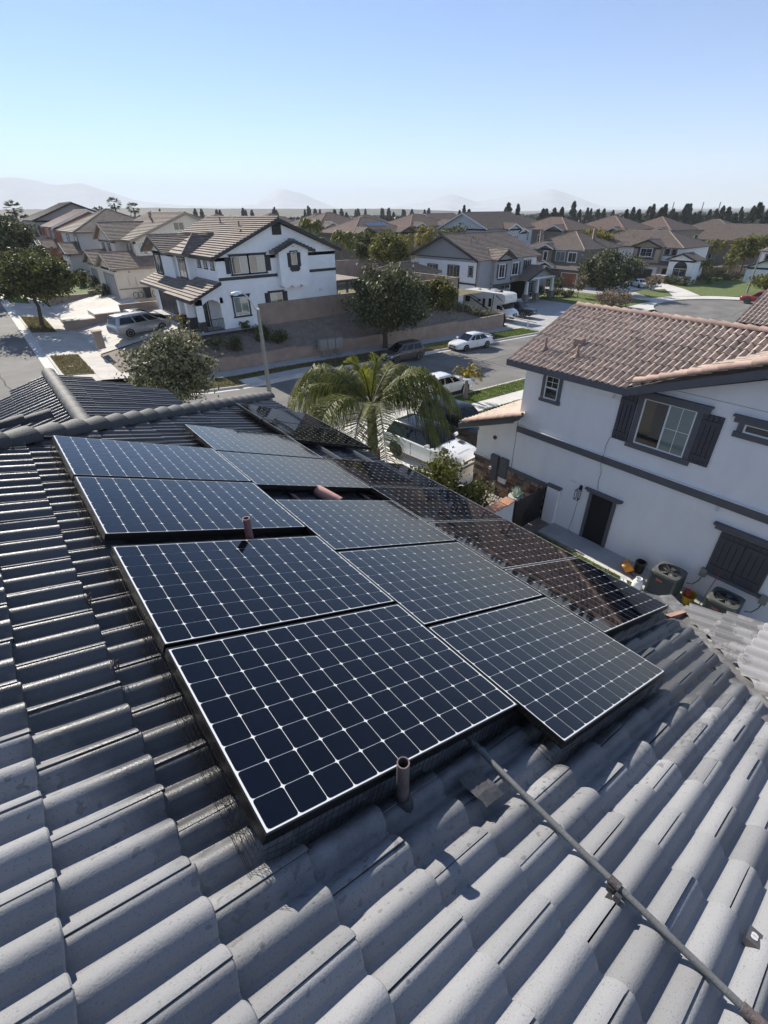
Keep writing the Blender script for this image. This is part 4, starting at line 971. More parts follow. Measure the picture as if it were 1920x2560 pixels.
# ================================================================== THE NEIGHBOUR'S HOUSE (right)
nb = thing('neighbour_house', 'pale grey stucco house with pink tile roof and dark shutters on the right', 'house', (18, 4, -10.5))
NF = Fc((15.0, 0, -10.5), (0, 1, 0), (-1, 0, 0))      # a = world Y, z above the side yard
ZN = -10.5
b = MB()
b.box(15.0, 21.3, -6, 11.03-0.45, ZN-0.3, -4.72)          # two-storey block
b.box(15.0, 21.2, 10.58, 12.55, ZN-0.3, -7.95)            # garage front
b.prism([(15.0, 6.1, -4.72), (15.0, -1.0, -4.72), (15.0, 2.55, -3.4)], (6, 0, 0))
b.prism([(15.0, 10.56, -4.72), (21.3, 10.56, -4.72), (18.15, 10.56, -3.5)], (0, -0.2, 0))
b.prism([(15.0, 10.58, -7.95), (15.0, 10.58, -6.75), (15.0, 12.5, -7.5), (15.0, 12.5, -7.95)], (0.2, 0, 0))
wb(b, 'wall', M['stucco_grey'], nb)
# belly band, control joints
b = MB(); NF.box(b, -6, 10.58, 3.14, 3.40, 0.003, 0.07); wb(b, 'belly_band', M['trim_grey'], nb)
b = MB(); NF.box(b, -6, 10.55, 3.40, 3.425, 0.003, 0.09); wb(b, 'band_sunlit_edge', M['trim_white'], nb)  # white strip added to paint the sunlit top of the band
b = MB(); NF.box(b, 10.60, 10.62, 0.0, 3.9, 0.001, 0.004); NF.box(b, -6, 6.05, 6.02, 6.03, 0.001, 0.004); wb(b, 'control_joint', M['trim_grey'], nb)
# windows
window(nb, NF, 9.13, 9.68, 4.72, 5.55, mull=(), panes=('pane',), trim=0.12, trimm='trim_grey', sill=0.03)
b = MB(); NF.box(b, 9.398, 9.412, 5.15, 5.51, 0.016, 0.024); NF.box(b, 9.17, 9.64, 5.325, 5.34, 0.016, 0.022); wb(b, 'muntin', M['vinyl'], nb)
b = MB(); NF.box(b, 9.15, 9.66, 5.10, 5.15, 0.016, 0.04); wb(b, 'sash_rail', M['vinyl'], nb)
window(nb, NF, 4.66, 6.17, 4.16, 5.62, mull=(0.5,), panes=('blind', 'pane'), trim=0.17, trimm='trim_grey', hood=0.14, grid=(2, 2, 4.7, 5.39))
shutter(nb, NF, 6.37, 6.89, 4.10, 5.61); shutter(nb, NF, 3.96, 4.48, 4.12, 5.62)
window(nb, NF, 2.1, 3.47, 5.36, 5.61, mull=(), panes=('pane',), trim=0.15, trimm='trim_grey', hood=0.12)
b = MB(); NF.box(b, 1.55, 2.98, 0.98, 2.45, 0.004, 0.05); wb(b, 'shutter_frame', M['trim_grey'], nb)
NF2 = Fc(NF.p(0, 0, 0.046), NF.t, NF.n)
shutter(nb, NF2, 2.28, 2.93, 1.02, 2.43, n=4); shutter(nb, NF2, 1.6, 2.25, 1.02, 2.43, n=4)
b = MB(); NF.box(b, 1.40, 3.17, 2.45, 2.58, 0.004, 0.10); NF.box(b, 1.34, 3.23, 2.58, 2.65, 0.004, 0.16); wb(b, 'shutter_hood', M['trim_grey'], nb)
b = MB(); NF.box(b, 1.45, 3.06, 0.88, 0.98, 0.004, 0.10); wb(b, 'shutter_sill', M['trim_grey'], nb)
# side door
b = MB(); NF.box(b, 6.24, 7.02, -0.05, 1.90, -0.12, 0.004); dr = wb(b, 'door', M['dark_void'], nb)
b = MB(); NF.box(b, 7.02, 7.13, -0.05, 1.92, 0.003, 0.06); NF.box(b, 6.12, 6.24, -0.05, 1.92, 0.003, 0.06); NF.box(b, 6.02, 7.24, 1.92, 2.0, 0.003, 0.09); NF.box(b, 5.92, 7.30, 2.0, 2.06, 0.003, 0.14); sub(b, 'door_trim', M['trim_grey'], dr).location = (0, 0, 0)
b = MB(); NF.box(b, 6.0, 7.3, -0.08, 0.0, 0.003, 0.35); wb(b, 'door_step', M['concrete_grey'], nb)
# roofs
RT = TileField(nb, 'roof_tile', 300)
M['tile_pink'] = mat('pink_roof_tile', (0.47, 0.375, 0.305), 0.75, var=0.2, scale=2.5, bump=0.3, bscale=40, coord='World', rnd=0.12)
TV2 = tile_verts(0.205, 1, 0.078, 0.44, 0.035, 0.022, 14, gap=0.012, taper=(0.36, 0.44))
slope_ = math.atan(TN); dN = V((-math.cos(slope_), 0, -math.sin(slope_))); nN = V((-math.sin(slope_), 0, math.cos(slope_))); aN = dN.cross(nN)
ON = V((18.15, 11.03, -3.20)); SL = (18.15-14.42)/math.cos(slope_)
# valley with the cross gable: plan line from (14.45,6.6) towards (18.15, 2.9)
VN = (V((14.45, 6.62, 0)), V((-1, -1, 0)).normalized())
sgn = 1 if aN.y < 0 else -1
def nclips(u, v, W, e):
    P = [ON+aN*(u+a)+dN*(v+b) for a in (0, W) for b in (-0.44, 0.0)]
    return halfplane([VN, (V((0, 11.06, 0)), V((0, 1, 0))), (V((18.16, 0, 0)), V((1, 0, 0)))])(P)
lay_tiles(RT, ON, aN, dN, nN, (0, 8.8) if sgn > 0 else (-8.8, 0), (0.36, SL), 0.205, 0.362, TV2, M['tile_pink'], 0.0, None, nclips, tid=5, stagger=0.0, jit=0.004)
dG = V((0, math.cos(slope_), -math.sin(slope_))); nG = V((0, math.sin(slope_), math.cos(slope_))); aG = dG.cross(nG)
OG = V((14.40, 2.55, -4.50+ (6.62-2.55)*TN)); SG = (6.66-2.55)/math.cos(slope_)
def gclips(u, v, W, e):
    P = [OG+aG*(u+a)+dG*(v+b) for a in (0, W) for b in (-0.44, 0.0)]
    return halfplane([(VN[0], -VN[1]), (V((14.38, 0, 0)), V((-1, 0, 0))), (V((0, 2.5, 0)), V((0, -1, 0)))])(P)
lay_tiles(RT, OG, aG, dG, nG, (-4.5, 0.2) if aG.x < 0 else (-0.2, 4.5), (0.36, SG), 0.205, 0.362, TV2, M['tile_pink'], 0.0, None, gclips, tid=6, stagger=0.0, jit=0.004)
# garage roof: falls towards the street
OA = V((14.40, 10.40, -6.60)); SA = (13.2-10.4)/math.cos(slope_)
lay_tiles(RT, OA, aG, dG, nG, (-6.9, 0.0) if aG.x < 0 else (0.0, 6.9), (0.36, SA), 0.205, 0.362, TV2, M['tile_pink'], 0.0, None, lambda u, v, W, e: (1, ()), tid=7, stagger=0.0)
RT.finish()
M['cap_pink'] = mat('pink_ridge_cap', (0.42, 0.29, 0.23), 0.8, var=0.18, scale=3, bump=0.25, rnd=0.14, coord='World')
CAPP = cap_mesh(0.115, 0.42, 10); CAPP.materials[0] = M['cap_pink']
def caps_pink(p0, p1, step=0.36):
    p0, p1 = V(p0), V(p1); t = (p1-p0); n = int(t.length/step); t.normalize(); B0 = V(nb.location)
    for i in range(n+1):
        p = p0+t*step*i; s_ = V((t.y, -t.x, 0)).normalized(); up = s_.cross(t)
        o = link('ridge_cap', CAPP, nb); o.matrix_local = Matrix(((s_.x, t.x, up.x, p.x-B0.x), (s_.y, t.y, up.y, p.y-B0.y), (s_.z, t.z, up.z, p.z-B0.z), (0, 0, 0, 1)))
caps_pink((18.15, 3.0, -3.10), (18.15, 11.0, -3.10))
caps_pink((14.44, 2.7, -4.36+(6.62-2.7)*TN), (14.44, 6.58, -4.36)); caps_pink((14.42, 10.46, -6.52), (14.42, 13.1, -6.52-2.64*TN))
b = MB()   # decks under the tiles + far slopes
zE = -4.62
b.prism([(14.5, 11.0, zE), (18.15, 11.0, zE+3.65*TN), (21.8, 11.0, zE), (21.8, 11.0, zE-0.05), (18.15, 11.0, zE+3.65*TN-0.06), (14.5, 11.0, zE-0.05)], (0, -4.38, 0))
b.prism([(15.02, 6.62, zE+0.52*TN), (18.15, 6.62, zE+3.65*TN), (21.8, 6.62, zE), (21.8, 6.62, zE-0.05), (18.15, 6.62, zE+3.65*TN-0.06), (15.02, 6.62, zE+0.52*TN-0.05)], (0, -11.6, 0))
b.prism([(14.5, 6.6, zE+0.03), (14.5, 2.55, zE+0.03+4.05*TN), (14.5, -1.5, zE+0.03), (14.5, -1.5, zE-0.05), (14.5, 2.55, zE+4.05*TN-0.06), (14.5, 6.6, zE-0.05)], (5, 0, 0))
b.prism([(14.5, 10.4, -6.66), (14.5, 13.2, -6.66-2.8*TN), (14.5, 13.2, -6.72-2.8*TN), (14.5, 10.4, -6.72)], (6.9, 0, 0))
wb(b, 'roof_deck', M['trim_grey'], nb)
b = MB()   # fascias
b.box(14.42, 14.46, 6.58, 11.03, -4.80, -4.58)
b.prism([(14.43, 6.64, -4.60), (14.43, 2.55, -4.60+4.09*TN), (14.43, 2.55, -4.84+4.09*TN), (14.43, 6.64, -4.84)], (0.04, 0, 0))
b.prism([(14.43, 2.55, -4.60+4.09*TN), (14.43, -1.5, -4.60), (14.43, -1.5, -4.84), (14.43, 2.55, -4.84+4.09*TN)], (0.04, 0, 0))
b.prism([(14.42, 11.03, -4.58), (18.15, 11.03, -4.58+3.73*TN), (21.8, 11.03, -4.58), (21.8, 11.03, -4.8), (18.15, 11.03, -4.8+3.73*TN), (14.42, 11.03, -4.8)], (0, 0.04, 0))
b.prism([(14.43, 10.42, -6.62), (14.43, 13.22, -6.62-2.8*TN), (14.43, 13.22, -6.84-2.8*TN), (14.43, 10.42, -6.84)], (0.04, 0, 0)); b.box(14.43, 21.3, 13.18, 13.22, -7.95, -7.7)
wb(b, 'fascia', M['trim_grey'], nb)
b = MB(); b.box(14.47, 15.0, 6.6, 11.0, -4.80, -4.76); b.prism([(14.47, 10.5, -6.86), (14.47, 13.15, -6.86-2.65*TN), (14.47, 13.15, -6.9-2.65*TN), (14.47, 10.5, -6.9)], (0.53, 0, 0)); wb(b, 'soffit', M['trim_white'], nb)
# roof vents
for (x, y, k) in ((15.98, 9.25, 'box'), (15.30, 8.86, 'pipe'), (15.32, 10.15, 'pipe')):
    z = -3.14-TN*(18.15-x); b = MB()
    if k == 'box':
        b.hexa([(x-.18, y-.15, z-.02), (x+.12, y-.15, z+.08), (x+.12, y+.15, z+.08), (x-.18, y+.15, z-.02), (x-.16, y-.12, z+.17), (x+.1, y-.12, z+.2), (x+.1, y+.12, z+.2), (x-.16, y+.12, z+.17)])
        wb(b, 'roof_vent', M['roof_rose'], nb)
    else:
        b.tube([(x, y, z-0.05), (x, y, z+0.42)], 0.045, 12); b.tube([(x-0.02, y, z-0.02), (x, y, z+0.12)], [0.14, 0.055], 12); wb(b, 'vent_pipe', M['roof_rose'], nb, True)
# alarm bell, lantern, cable, cameras, outlet
b = MB(); b.disc(NF.p(11.6, 2.53, 0.002), (-1, 0, 0), 0.085, 20, 0.05); al = wb(b, 'alarm_bell', mat('bell_red', (0.16, 0.03, 0.03), 0.4), nb, True)
b = MB(); b.disc(NF.p(11.6, 2.53, 0.05), (-1, 0, 0), 0.035, 14, 0.012); sub(b, 'bell_cap', M['plastic_black'], al)
b = MB(); lx, lz = 7.50, 1.62
NF.box(b, lx-0.05, lx+0.05, lz+0.22, lz+0.40, 0.003, 0.03); b.tube([NF.p(lx, lz+0.36, 0.02), NF.p(lx, lz+0.38, 0.14), NF.p(lx, lz+0.30, 0.16)], 0.01, 6)
for (da, dd) in ((-0.075, 0.085), (0.075, 0.085), (-0.075, 0.235), (0.075, 0.235)): NF.box(b, lx+da-0.009, lx+da+0.009, lz-0.12, lz+0.26, dd-0.009, dd+0.009)
for zz in (-0.12, 0.25):
    for dd in (0.085, 0.235): NF.box(b, lx-0.084, lx+0.084, lz+zz-0.009, lz+zz+0.009, dd-0.009, dd+0.009)
    for da in (-0.075, 0.075): NF.box(b, lx+da-0.009, lx+da+0.009, lz+zz-0.009, lz+zz+0.009, 0.085, 0.235)
lan = wb(b, 'wall_lantern', M['black_metal'], nb); b = MB(); b.tube([NF.p(lx, lz-0.1, 0.16), NF.p(lx, lz+0.12, 0.16)], 0.03, 10); sub(b, 'lamp_tube', M['lamp_glass'], lan, True)
b = MB(); pts = [NF.p(6.93, 4.1, 0.01), NF.p(7.0, 3.75, 0.012), NF.p(6.95, 3.45, 0.10), NF.p(6.98, 3.1, 0.085), NF.p(6.92, 2.75, 0.012), NF.p(6.95, 2.4, 0.01), NF.p(6.88, 2.08, 0.012)]; b.tube(pts, 0.006, 5)
pts = [NF.p(7.47, 1.5, 0.10), NF.p(7.52, 1.0, 0.02), NF.p(7.55, 0.5, 0.012), NF.p(7.6, 0.05, 0.03), NF.p(7.3, 0.03, 0.25)]; b.tube(pts, 0.006, 5); wb(b, 'loose_cable', M['plastic_black'], nb)
for (a, z) in ((7.13, 5.42), (3.31, 3.03)):
    b = MB(); NF.box(b, a-0.04, a+0.04, z-0.05, z+0.05, 0.003, 0.05); b.tube([NF.p(a, z, 0.05), NF.p(a-0.02, z-0.03, 0.17)], 0.032, 10); wb(b, 'security_camera', M['vinyl'], nb, True)
b = MB(); NF.box(b, 7.72, 7.95, 2.0, 2.08, 0.002, 0.02); wb(b, 'wall_vent', M['trim_white'], nb)
# electrical cabinets, conduit, ledge, stone veneer
for (a0, a1, z0, z1, d) in ((11.22, 11.60, 0.72, 1.82, 0.16), (10.74, 11.12, 0.95, 1.82, 0.14)):
    b = MB(); NF.box(b, a0, a1, z0, z1, 0.003, d); cb_ = wb(b, 'meter_cabinet', M['trim_grey'], nb); b = MB(); NF.box(b, a0+0.02, a1-0.02, z0+0.03, z1-0.03, d, d+0.012); sub(b, 'cabinet_door', M['trim_grey'], cb_)
b = MB(); NF.box(b, 10.74, 11.12, 0.72, 0.95, 0.003, 0.13); wb(b, 'junction_box', M['vinyl'], nb)
b = MB(); b.disc(NF.p(11.52, 1.22, 0.17), (-1, 0, 0), 0.075, 16, 0.09); wb(b, 'electric_meter', M['plate'], nb, True)
b = MB()
for a in (11.28, 11.34): b.tube([NF.p(a, -0.05, 0.07), NF.p(a, 0.75, 0.07)], 0.018, 8)
wb(b, 'conduit_pair', M['alu'], nb)
b = MB()
for (a0, a1) in ((8.85, 10.74), (11.62, 12.58)): NF.box(b, a0, a1, 1.40, 1.52, 0.003, 0.10)
b.box(15.0, 17.5, 12.55, 12.64, ZN+1.40, ZN+1.52)
wb(b, 'stone_ledge', M['trim_grey'], nb)
stm = [mat('stone_%s' % k, c, 0.9, var=0.25, scale=6, bump=0.5, bscale=25) for k, c in (('brown', (0.20, 0.12, 0.075)), ('ochre', (0.30, 0.19, 0.115)), ('grey', (0.16, 0.14, 0.125)), ('pale', (0.34, 0.25, 0.18)), ('dark', (0.09, 0.075, 0.065)))]
b = MB(); NF.box(b, 8.85, 12.55, -0.2, 1.40, 0.002, 0.012); ven = wb(b, 'stone_backing', M['dark_void'], nb)
z = -0.12; rr_ = random.Random(3)
while z < 1.36:
    h = min(rr_.choice((0.09, 0.12, 0.15, 0.19)), 1.395-z); a = 8.86+rr_.uniform(0, .1)
    while a < 12.52:
        w = min(rr_.uniform(0.14, 0.40), 12.545-a)
        if w > 0.05:
            d = rr_.uniform(0.03, 0.07); b = MB(); g_ = 0.007; j = lambda: rr_.uniform(-.008, .008)
            b.hexa([NF.p(a+g_, z+g_, 0.012), NF.p(a+w-g_, z+g_, 0.012), NF.p(a+w-g_, z+g_, d+0.0), NF.p(a+g_, z+g_, d), NF.p(a+g_, z+h-g_, 0.012), NF.p(a+w-g_, z+h-g_, 0.012), NF.p(a+w-g_-0.012+j(), z+h-g_-0.012, d+j()), NF.p(a+g_+0.012+j(), z+h-g_-0.012, d+j())])
            sub(b, 'stone', rr_.choice(stm), ven)
        a += w
    z += h
for k in range(8):   # stones round the corner
    b = MB(); b.box(15.02, 15.32, 12.56, 12.60+rr_.uniform(0, .03), ZN+0.0+k*0.17, ZN+0.155+k*0.17); wb(b, 'stone', rr_.choice(stm), nb)
# ---- gate, gate post, garden wall with tile caps
gt = thing('slat_gate', 'black horizontal slat gate between the white post and the garden wall', 'gate', (13.1, 8.85, -10.5))
for k in range(13): MB().box(0.02, 1.72, -0.015, 0.015, 0.06+k*0.105, 0.06+k*0.105+0.082).build('slat', M['black_metal'], gt)
for x in (0.0, 0.28, 1.42, 1.70): MB().box(x, x+0.05, 0.016, 0.05, 0.0, 1.42).build('upright', M['black_metal'], gt)
gp = thing('gate_post', 'white stucco gate post with dark cap against the wall', 'gate post', (14.92, 8.5, -10.5))
MB().box(-0.07, 0.07, -0.25, 0.25, -0.05, 1.52).build('post_body', M['stucco_grey'], gp); MB().box(-0.11, 0.075, -0.3, 0.3, 1.52, 1.6).build('post_cap', M['trim_grey'], gp)
gw = thing('garden_wall', 'pale garden wall capped with terracotta tiles beside the gate', 'wall', (12.3, 9.0, -10.5))
MB().box(-1.9, 0.75, -0.12, 0.12, -0.1, 1.42).build('wall_body', M['stucco_grey'], gw); MB().box(-1.9, -1.65, 0.12, 4.2, -0.1, 1.3).build('wall_body', M['stucco_grey'], gw)
tc_ = mat('terracotta_cap', (0.46, 0.24, 0.15), 0.8, var=0.15, scale=8)
for k in range(5): x = -1.7+k*0.49; dz = rr_.uniform(-.01, .02); b = MB(); b.obox((x, -0.2, 1.42+dz), (0.44, 0.04, 0.02), (0.0, 0.40, 0), (0, 0, 0.055)); b.build('cap_tile', tc_, gw)
# white gravel, plant pots behind the gate
wp = thing('succulent_pot', 'pale potted succulents on the ledge behind the slat gate', 'plant pot', (14.0, 9.5, -10.45))
b = MB(); b.tube([(0, 0, 0), (0, 0, 0.6), (0, 0, 1.0)], [0.2, 0.26, 0.3], 12); b.build('pot', M['concrete_grey'], wp, True)
b = MB()
for k in range(40): a = rr_.uniform(0, 6.28); e = rr_.uniform(0.2, 1.4); b.tube([(0.1*math.cos(a), 0.1*math.sin(a), 1.0), (math.cos(a)*0.32*math.cos(e), math.sin(a)*0.32*math.cos(e), 1.0+0.4*math.sin(e))], [0.03, 0.004], 4)
b.build('leaves', mat('succulent', (0.42, 0.5, 0.4), 0.6), wp)
gv = MB()
for k in range(420):
    x, y = rr_.uniform(12.4, 14.9), rr_.uniform(9.1, 12.3); s = rr_.uniform(.02, .05); gv.hexa([(x-s, y-s, -10.5), (x+s, y-s, -10.5), (x+s, y+s, -10.5), (x-s, y+s, -10.5), (x-s*.6, y-s*.6, -10.5+s), (x+s*.6, y-s*.6, -10.5+s), (x+s*.6, y+s*.6, -10.5+s), (x-s*.6, y+s*.6, -10.5+s)])
tag(gv.build('white_gravel', mat('white_gravel', (0.6, 0.57, 0.53), 0.9)), kind='stuff')
# ---- air conditioners
def ac_unit(y, label):
    r = thing('air_conditioner', label, 'air conditioner', (14.17, y, -10.5), random.uniform(-.02, .02), 'air conditioners'); w = 0.39; h = 0.9
    dk = M['black_metal']; cs = mat('ac_casing', (0.10, 0.105, 0.095), 0.5)
    MB().box(-0.45, 0.45, -0.45, 0.45, 0, 0.06).build('pad', M['concrete_grey'], r)
    MB().box(-w+0.03, w-0.03, -w+0.03, w-0.03, 0.06, h-0.1).build('coil', dk, r)
    for (sx, sy) in ((1, 1), (1, -1), (-1, 1), (-1, -1)): MB().box(min(sx*w, sx*(w-0.06)), max(sx*w, sx*(w-0.06)), min(sy*w, sy*(w-0.06)), max(sy*w, sy*(w-0.06)), 0.06, h-0.02).build('corner_post', cs, r)
    for side in range(4):
        for k in range(17):
            z = 0.10+k*0.044; b = MB(); b.obox((-w+0.06, -w+0.0, z), (2*w-0.12, 0, 0), (0, 0.03, 0.018), (0, 0.0, 0.012)); o = b.build('louvre', cs, r); o.rotation_euler = (0, 0, side*math.pi/2)
    # rounded top shell with round opening
    n = 48; b = MB(); outer = []; inner = []
    for i in range(n):
        a = 2*math.pi*i/n; c, s = math.cos(a), math.sin(a); k = (abs(c)**6+abs(s)**6)**(-1/6)
        outer.append((0.405*k*c, 0.405*k*s)); inner.append((0.325*c, 0.325*s))
    R = lambda P, z, f=1.0: [(x*f, y*f, z) for x, y in P]
    b.loft([R(outer, h-0.07), R(outer, h-0.02), R(outer, h+0.02, 0.96), R(inner, h+0.035, 1.02), R(inner, h+0.03), R(inner, h-0.08)], cap=False); b.build('top_shell', cs, r, True)
    MB().disc((0, 0, h-0.09), (0, 0, 1), 0.33, 32, 0.005).build('fan_well', dk, r)
    b = MB(); b.disc((0, 0, h-0.02), (0, 0, 1), 0.06, 16, 0.03)
    for k in range(5): a = k*2*math.pi/5; d = V((math.cos(a), math.sin(a), 0)); q = V((-d.y, d.x, 0)); b.poly([d*0.05-q*0.02+V((0, 0, h-0.05)), d*0.29-q*0.10+V((0, 0, h-0.06)), d*0.30+q*0.05+V((0, 0, h-0.03)), d*0.05+q*0.03+V((0, 0, h-0.03))])
    b.build('fan', M['metal_grey'], r)
    b = MB()
    for k in range(8): a = k*math.pi/8; d = V((math.cos(a), math.sin(a), 0)); b.tube([d*-0.33+V((0, 0, h+0.025)), d*0.33+V((0, 0, h+0.025))], 0.004, 4)
    for rr in (0.1, 0.18, 0.26): b.tube([(rr*math.cos(t), rr*math.sin(t), h+0.028) for t in np.linspace(0, 6.2832, 28)], 0.003, 4)
    b.build('fan_guard', M['black_metal'], r)
    MB().box(-w-0.012, -w-0.004, -0.02, 0.17, 0.64, 0.70).build('badge', mat('badge_red', (0.45, 0.12, 0.09), 0.4), r)
    return r
ac_unit(3.66, 'dark air conditioner nearest the white tank'); ac_unit(2.06, 'dark air conditioner under the closed lower shutters')
for (y, lb) in ((2.98, 'grey disconnect box on the wall between the two air conditioners'), (1.35, 'grey disconnect box on the wall right of the far air conditioner')):
    r = thing('disconnect_box', lb, 'electrical box', (14.93, y, -9.75)); MB().box(-0.06, 0.065, -0.09, 0.09, 0, 0.28).build('box_body', M['metal_grey'], r); b = MB(); b.tube([(0, 0, 0), (0, 0.02, -0.2), (-0.12, 0.12, -0.36), (-0.3, 0.25, -0.3)], 0.014, 6); b.build('whip', M['plastic_black'], r, True)
# ---- clutter beside the path
oc = thing('plastic_tub', 'orange plastic tub tipped over on the path', 'tub', (14.2, 5.0, -10.42), 0.5)
orange = mat('orange_plastic', (0.62, 0.24, 0.03), 0.4); n = 20
def sq(rx, ry, z): return [(rx*math.cos(2*math.pi*i/n)*(abs(math.cos(2*math.pi*i/n))**3+abs(math.sin(2*math.pi*i/n))**3)**(-1/3), ry*math.sin(2*math.pi*i/n)*(abs(math.cos(2*math.pi*i/n))**3+abs(math.sin(2*math.pi*i/n))**3)**(-1/3), z) for i in range(n)]
b = MB(); b.loft([sq(.22, .16, 0), sq(.27, .2, .26), sq(.29, .22, .27), sq(.25, .18, .26), sq(.2, .14, .03)], cap=False); b.poly(sq(.2, .14, .03)); o = b.build('tub_shell', orange, oc, True); o.rotation_euler = (0.9, 0.35, 0); o.location = (0, 0, 0.1)
MB().tube([(-0.25, -0.35, 0.0), (0.0, 0.1, 0.28)], 0.014, 6).build('handle', M['plastic_black'], oc)
bb = thing('black_bin', 'small black bin standing against the wall by the orange tub', 'bin', (14.6, 4.65, -10.48)); b = MB(); b.loft([sq(.13, .13, 0), sq(.17, .17, .42), sq(.15, .15, .42), sq(.12, .12, .04)], cap=False); b.poly(sq(.12, .12, .04)); b.poly(sq(.13, .13, 0)); b.build('bin_shell', M['plastic_black'], bb, True); MB().box(-.1, .1, -.17, -.155, .36, .4).build('bin_rim', M['trim_grey'], bb)
tk = thing('propane_tank', 'white propane tank beside the nearer air conditioner', 'gas tank', (13.66, 4.25, -10.48)); b = MB(); n = 20
ring = lambda r_, z: [(r_*math.cos(2*math.pi*i/n), r_*math.sin(2*math.pi*i/n), z) for i in range(n)]
b.loft([ring(.05, 0.03), ring(.13, .05), ring(.155, .12), ring(.155, .3), ring(.12, .37), ring(.04, .4)]); b.build('tank_body', M['stucco_white'], tk, True)
b = MB(); b.loft([ring(.1, .36), ring(.1, .47), ring(.09, .47), ring(.09, .36)], cap=False); b.build('collar', M['stucco_white'], tk, True); MB().tube([(0, 0, .38), (0, 0, .45)], .025, 8).build('valve', M['alu'], tk); b = MB(); b.loft([ring(.12, 0), ring(.12, .06)], cap=False); b.build('foot_ring', M['stucco_white'], tk)
bx = thing('paper_carton', 'small white carton lying beside the propane tank', 'box', (13.55, 4.62, -10.48), 0.6); MB().box(-.14, .14, -.09, .09, 0, .14).build('carton_body', M['trim_white'], bx); MB().box(-.14, .14, -.012, .012, .14, .143).build('tape', M['roof_brown2'], bx); MB().obox((.14, -.09, .14), (.1, 0, .05), (0, .18, 0), (0, 0, .004)).build('flap', M['trim_white'], bx)
yb = thing('mop_bucket', 'yellow mop bucket between the two air conditioners', 'bucket', (14.25, 2.93, -10.48)); b = MB(); b.loft([sq(.17, .13, .06), sq(.23, .18, .36), sq(.25, .2, .37), sq(.21, .16, .36), sq(.15, .11, .09)], cap=False); b.poly(sq(.15, .11, .09)); b.poly(sq(.17, .13, .06)); yel = mat('yellow_plastic', (0.5, 0.33, 0.02), 0.4); b.build('bucket_shell', yel, yb, True)
MB().obox((-.12, -.05, .33), (.2, .1, .12), (-.05, .12, 0), (0, 0, .05)).build('wringer', mat('red_plastic', (0.5, 0.03, 0.02), 0.4), yb)
for (x, y) in ((.12, .1), (-.12, .1), (.12, -.1), (-.12, -.1)): MB().tube([(x, y-.015, .03), (x, y+.015, .03)], .03, 8).build('caster', M['plastic_black'], yb)
mp_ = thing('mop', 'mop with a red and yellow handle leaning on the wall under the shutters', 'mop', (14.3, 2.62, -10.48)); b = MB(); b.tube([(0, 0, .12), (.3, -.02, .62)], .012, 8); b.build('lower_handle', yel, mp_); b = MB(); b.tube([(.3, -.02, .62), (.66, -.05, 1.25)], .012, 8); b.build('upper_handle', mat('mop_red', (0.42, 0.04, 0.06), 0.4), mp_)
b = MB()
for k in range(18): a = k/18*6.28; b.tube([(0, 0, .13), (.06*math.cos(a), .06*math.sin(a), .07), (.11*math.cos(a), .11*math.sin(a), .01)], .01, 4)
b.build('mop_head', M['plate'], mp_)
# ================================================================== HOUSES ROUND ABOUT
def roofs(b, x0, x1, y0, y1, ze, axis='x', ov=0.45, hips=(0, 0), pitch=TN, expo=0.36, rb=None, th=0.16):
    """gable or hip roof over the rectangle; ridge along axis; returns ridge height"""
    X0, X1, Y0, Y1 = x0-ov, x1+ov, y0-ov, y1+ov; z0 = ze-ov*pitch*0.0
    if axis == 'x':
        h = (Y1-Y0)/2; ym = (Y0+Y1)/2; zr = z0+h*pitch; a = X0+(h if hips[0] else 0); c = X1-(h if hips[1] else 0)
        if a > c: a = c = (X0+X1)/2
        P, Q = (a, ym, zr), (c, ym, zr)
        roof_face(b, [(X0, Y0, z0), (X1, Y0, z0), Q, P] if a != c else [(X0, Y0, z0), (X1, Y0, z0), P], expo, th=th); roof_face(b, [(X1, Y1, z0), (X0, Y1, z0), P, Q] if a != c else [(X1, Y1, z0), (X0, Y1, z0), P], expo, th=th)
        if hips[0]: roof_face(b, [(X0, Y1, z0), (X0, Y0, z0), P], expo, th=th)
        if hips[1]: roof_face(b, [(X1, Y0, z0), (X1, Y1, z0), Q], expo, th=th)
        if rb is not None:
            if a != c: ridge_bar(rb, (P[0], P[1], zr+.05), (Q[0], Q[1], zr+.05))
            for s, E in ((0, P), (1, Q)):
                if hips[s]:
                    for Y in (Y0, Y1): ridge_bar(rb, (E[0], E[1], zr+.05), ((X0, X1)[s], Y, z0+.06))
    else:
        h = (X1-X0)/2; xm = (X0+X1)/2; zr = z0+h*pitch; a = Y0+(h if hips[0] else 0); c = Y1-(h if hips[1] else 0)
        if a > c: a = c = (Y0+Y1)/2
        P, Q = (xm, a, zr), (xm, c, zr)
        roof_face(b, [(X0, Y1, z0), (X0, Y0, z0), P, Q] if a != c else [(X0, Y1, z0), (X0, Y0, z0), P], expo, th=th); roof_face(b, [(X1, Y0, z0), (X1, Y1, z0), Q, P] if a != c else [(X1, Y0, z0), (X1, Y1, z0), P], expo, th=th)
        if hips[0]: roof_face(b, [(X0, Y0, z0), (X1, Y0, z0), P], expo, th=th)
        if hips[1]: roof_face(b, [(X1, Y1, z0), (X0, Y1, z0), Q], expo, th=th)
        if rb is not None:
            if a != c: ridge_bar(rb, (xm, P[1], zr+.05), (xm, Q[1], zr+.05))
            for s, E in ((0, P), (1, Q)):
                if hips[s]:
                    for X in (X0, X1): ridge_bar(rb, (E[0], E[1], zr+.05), (X, (Y0, Y1)[s], z0+.06))
    return zr
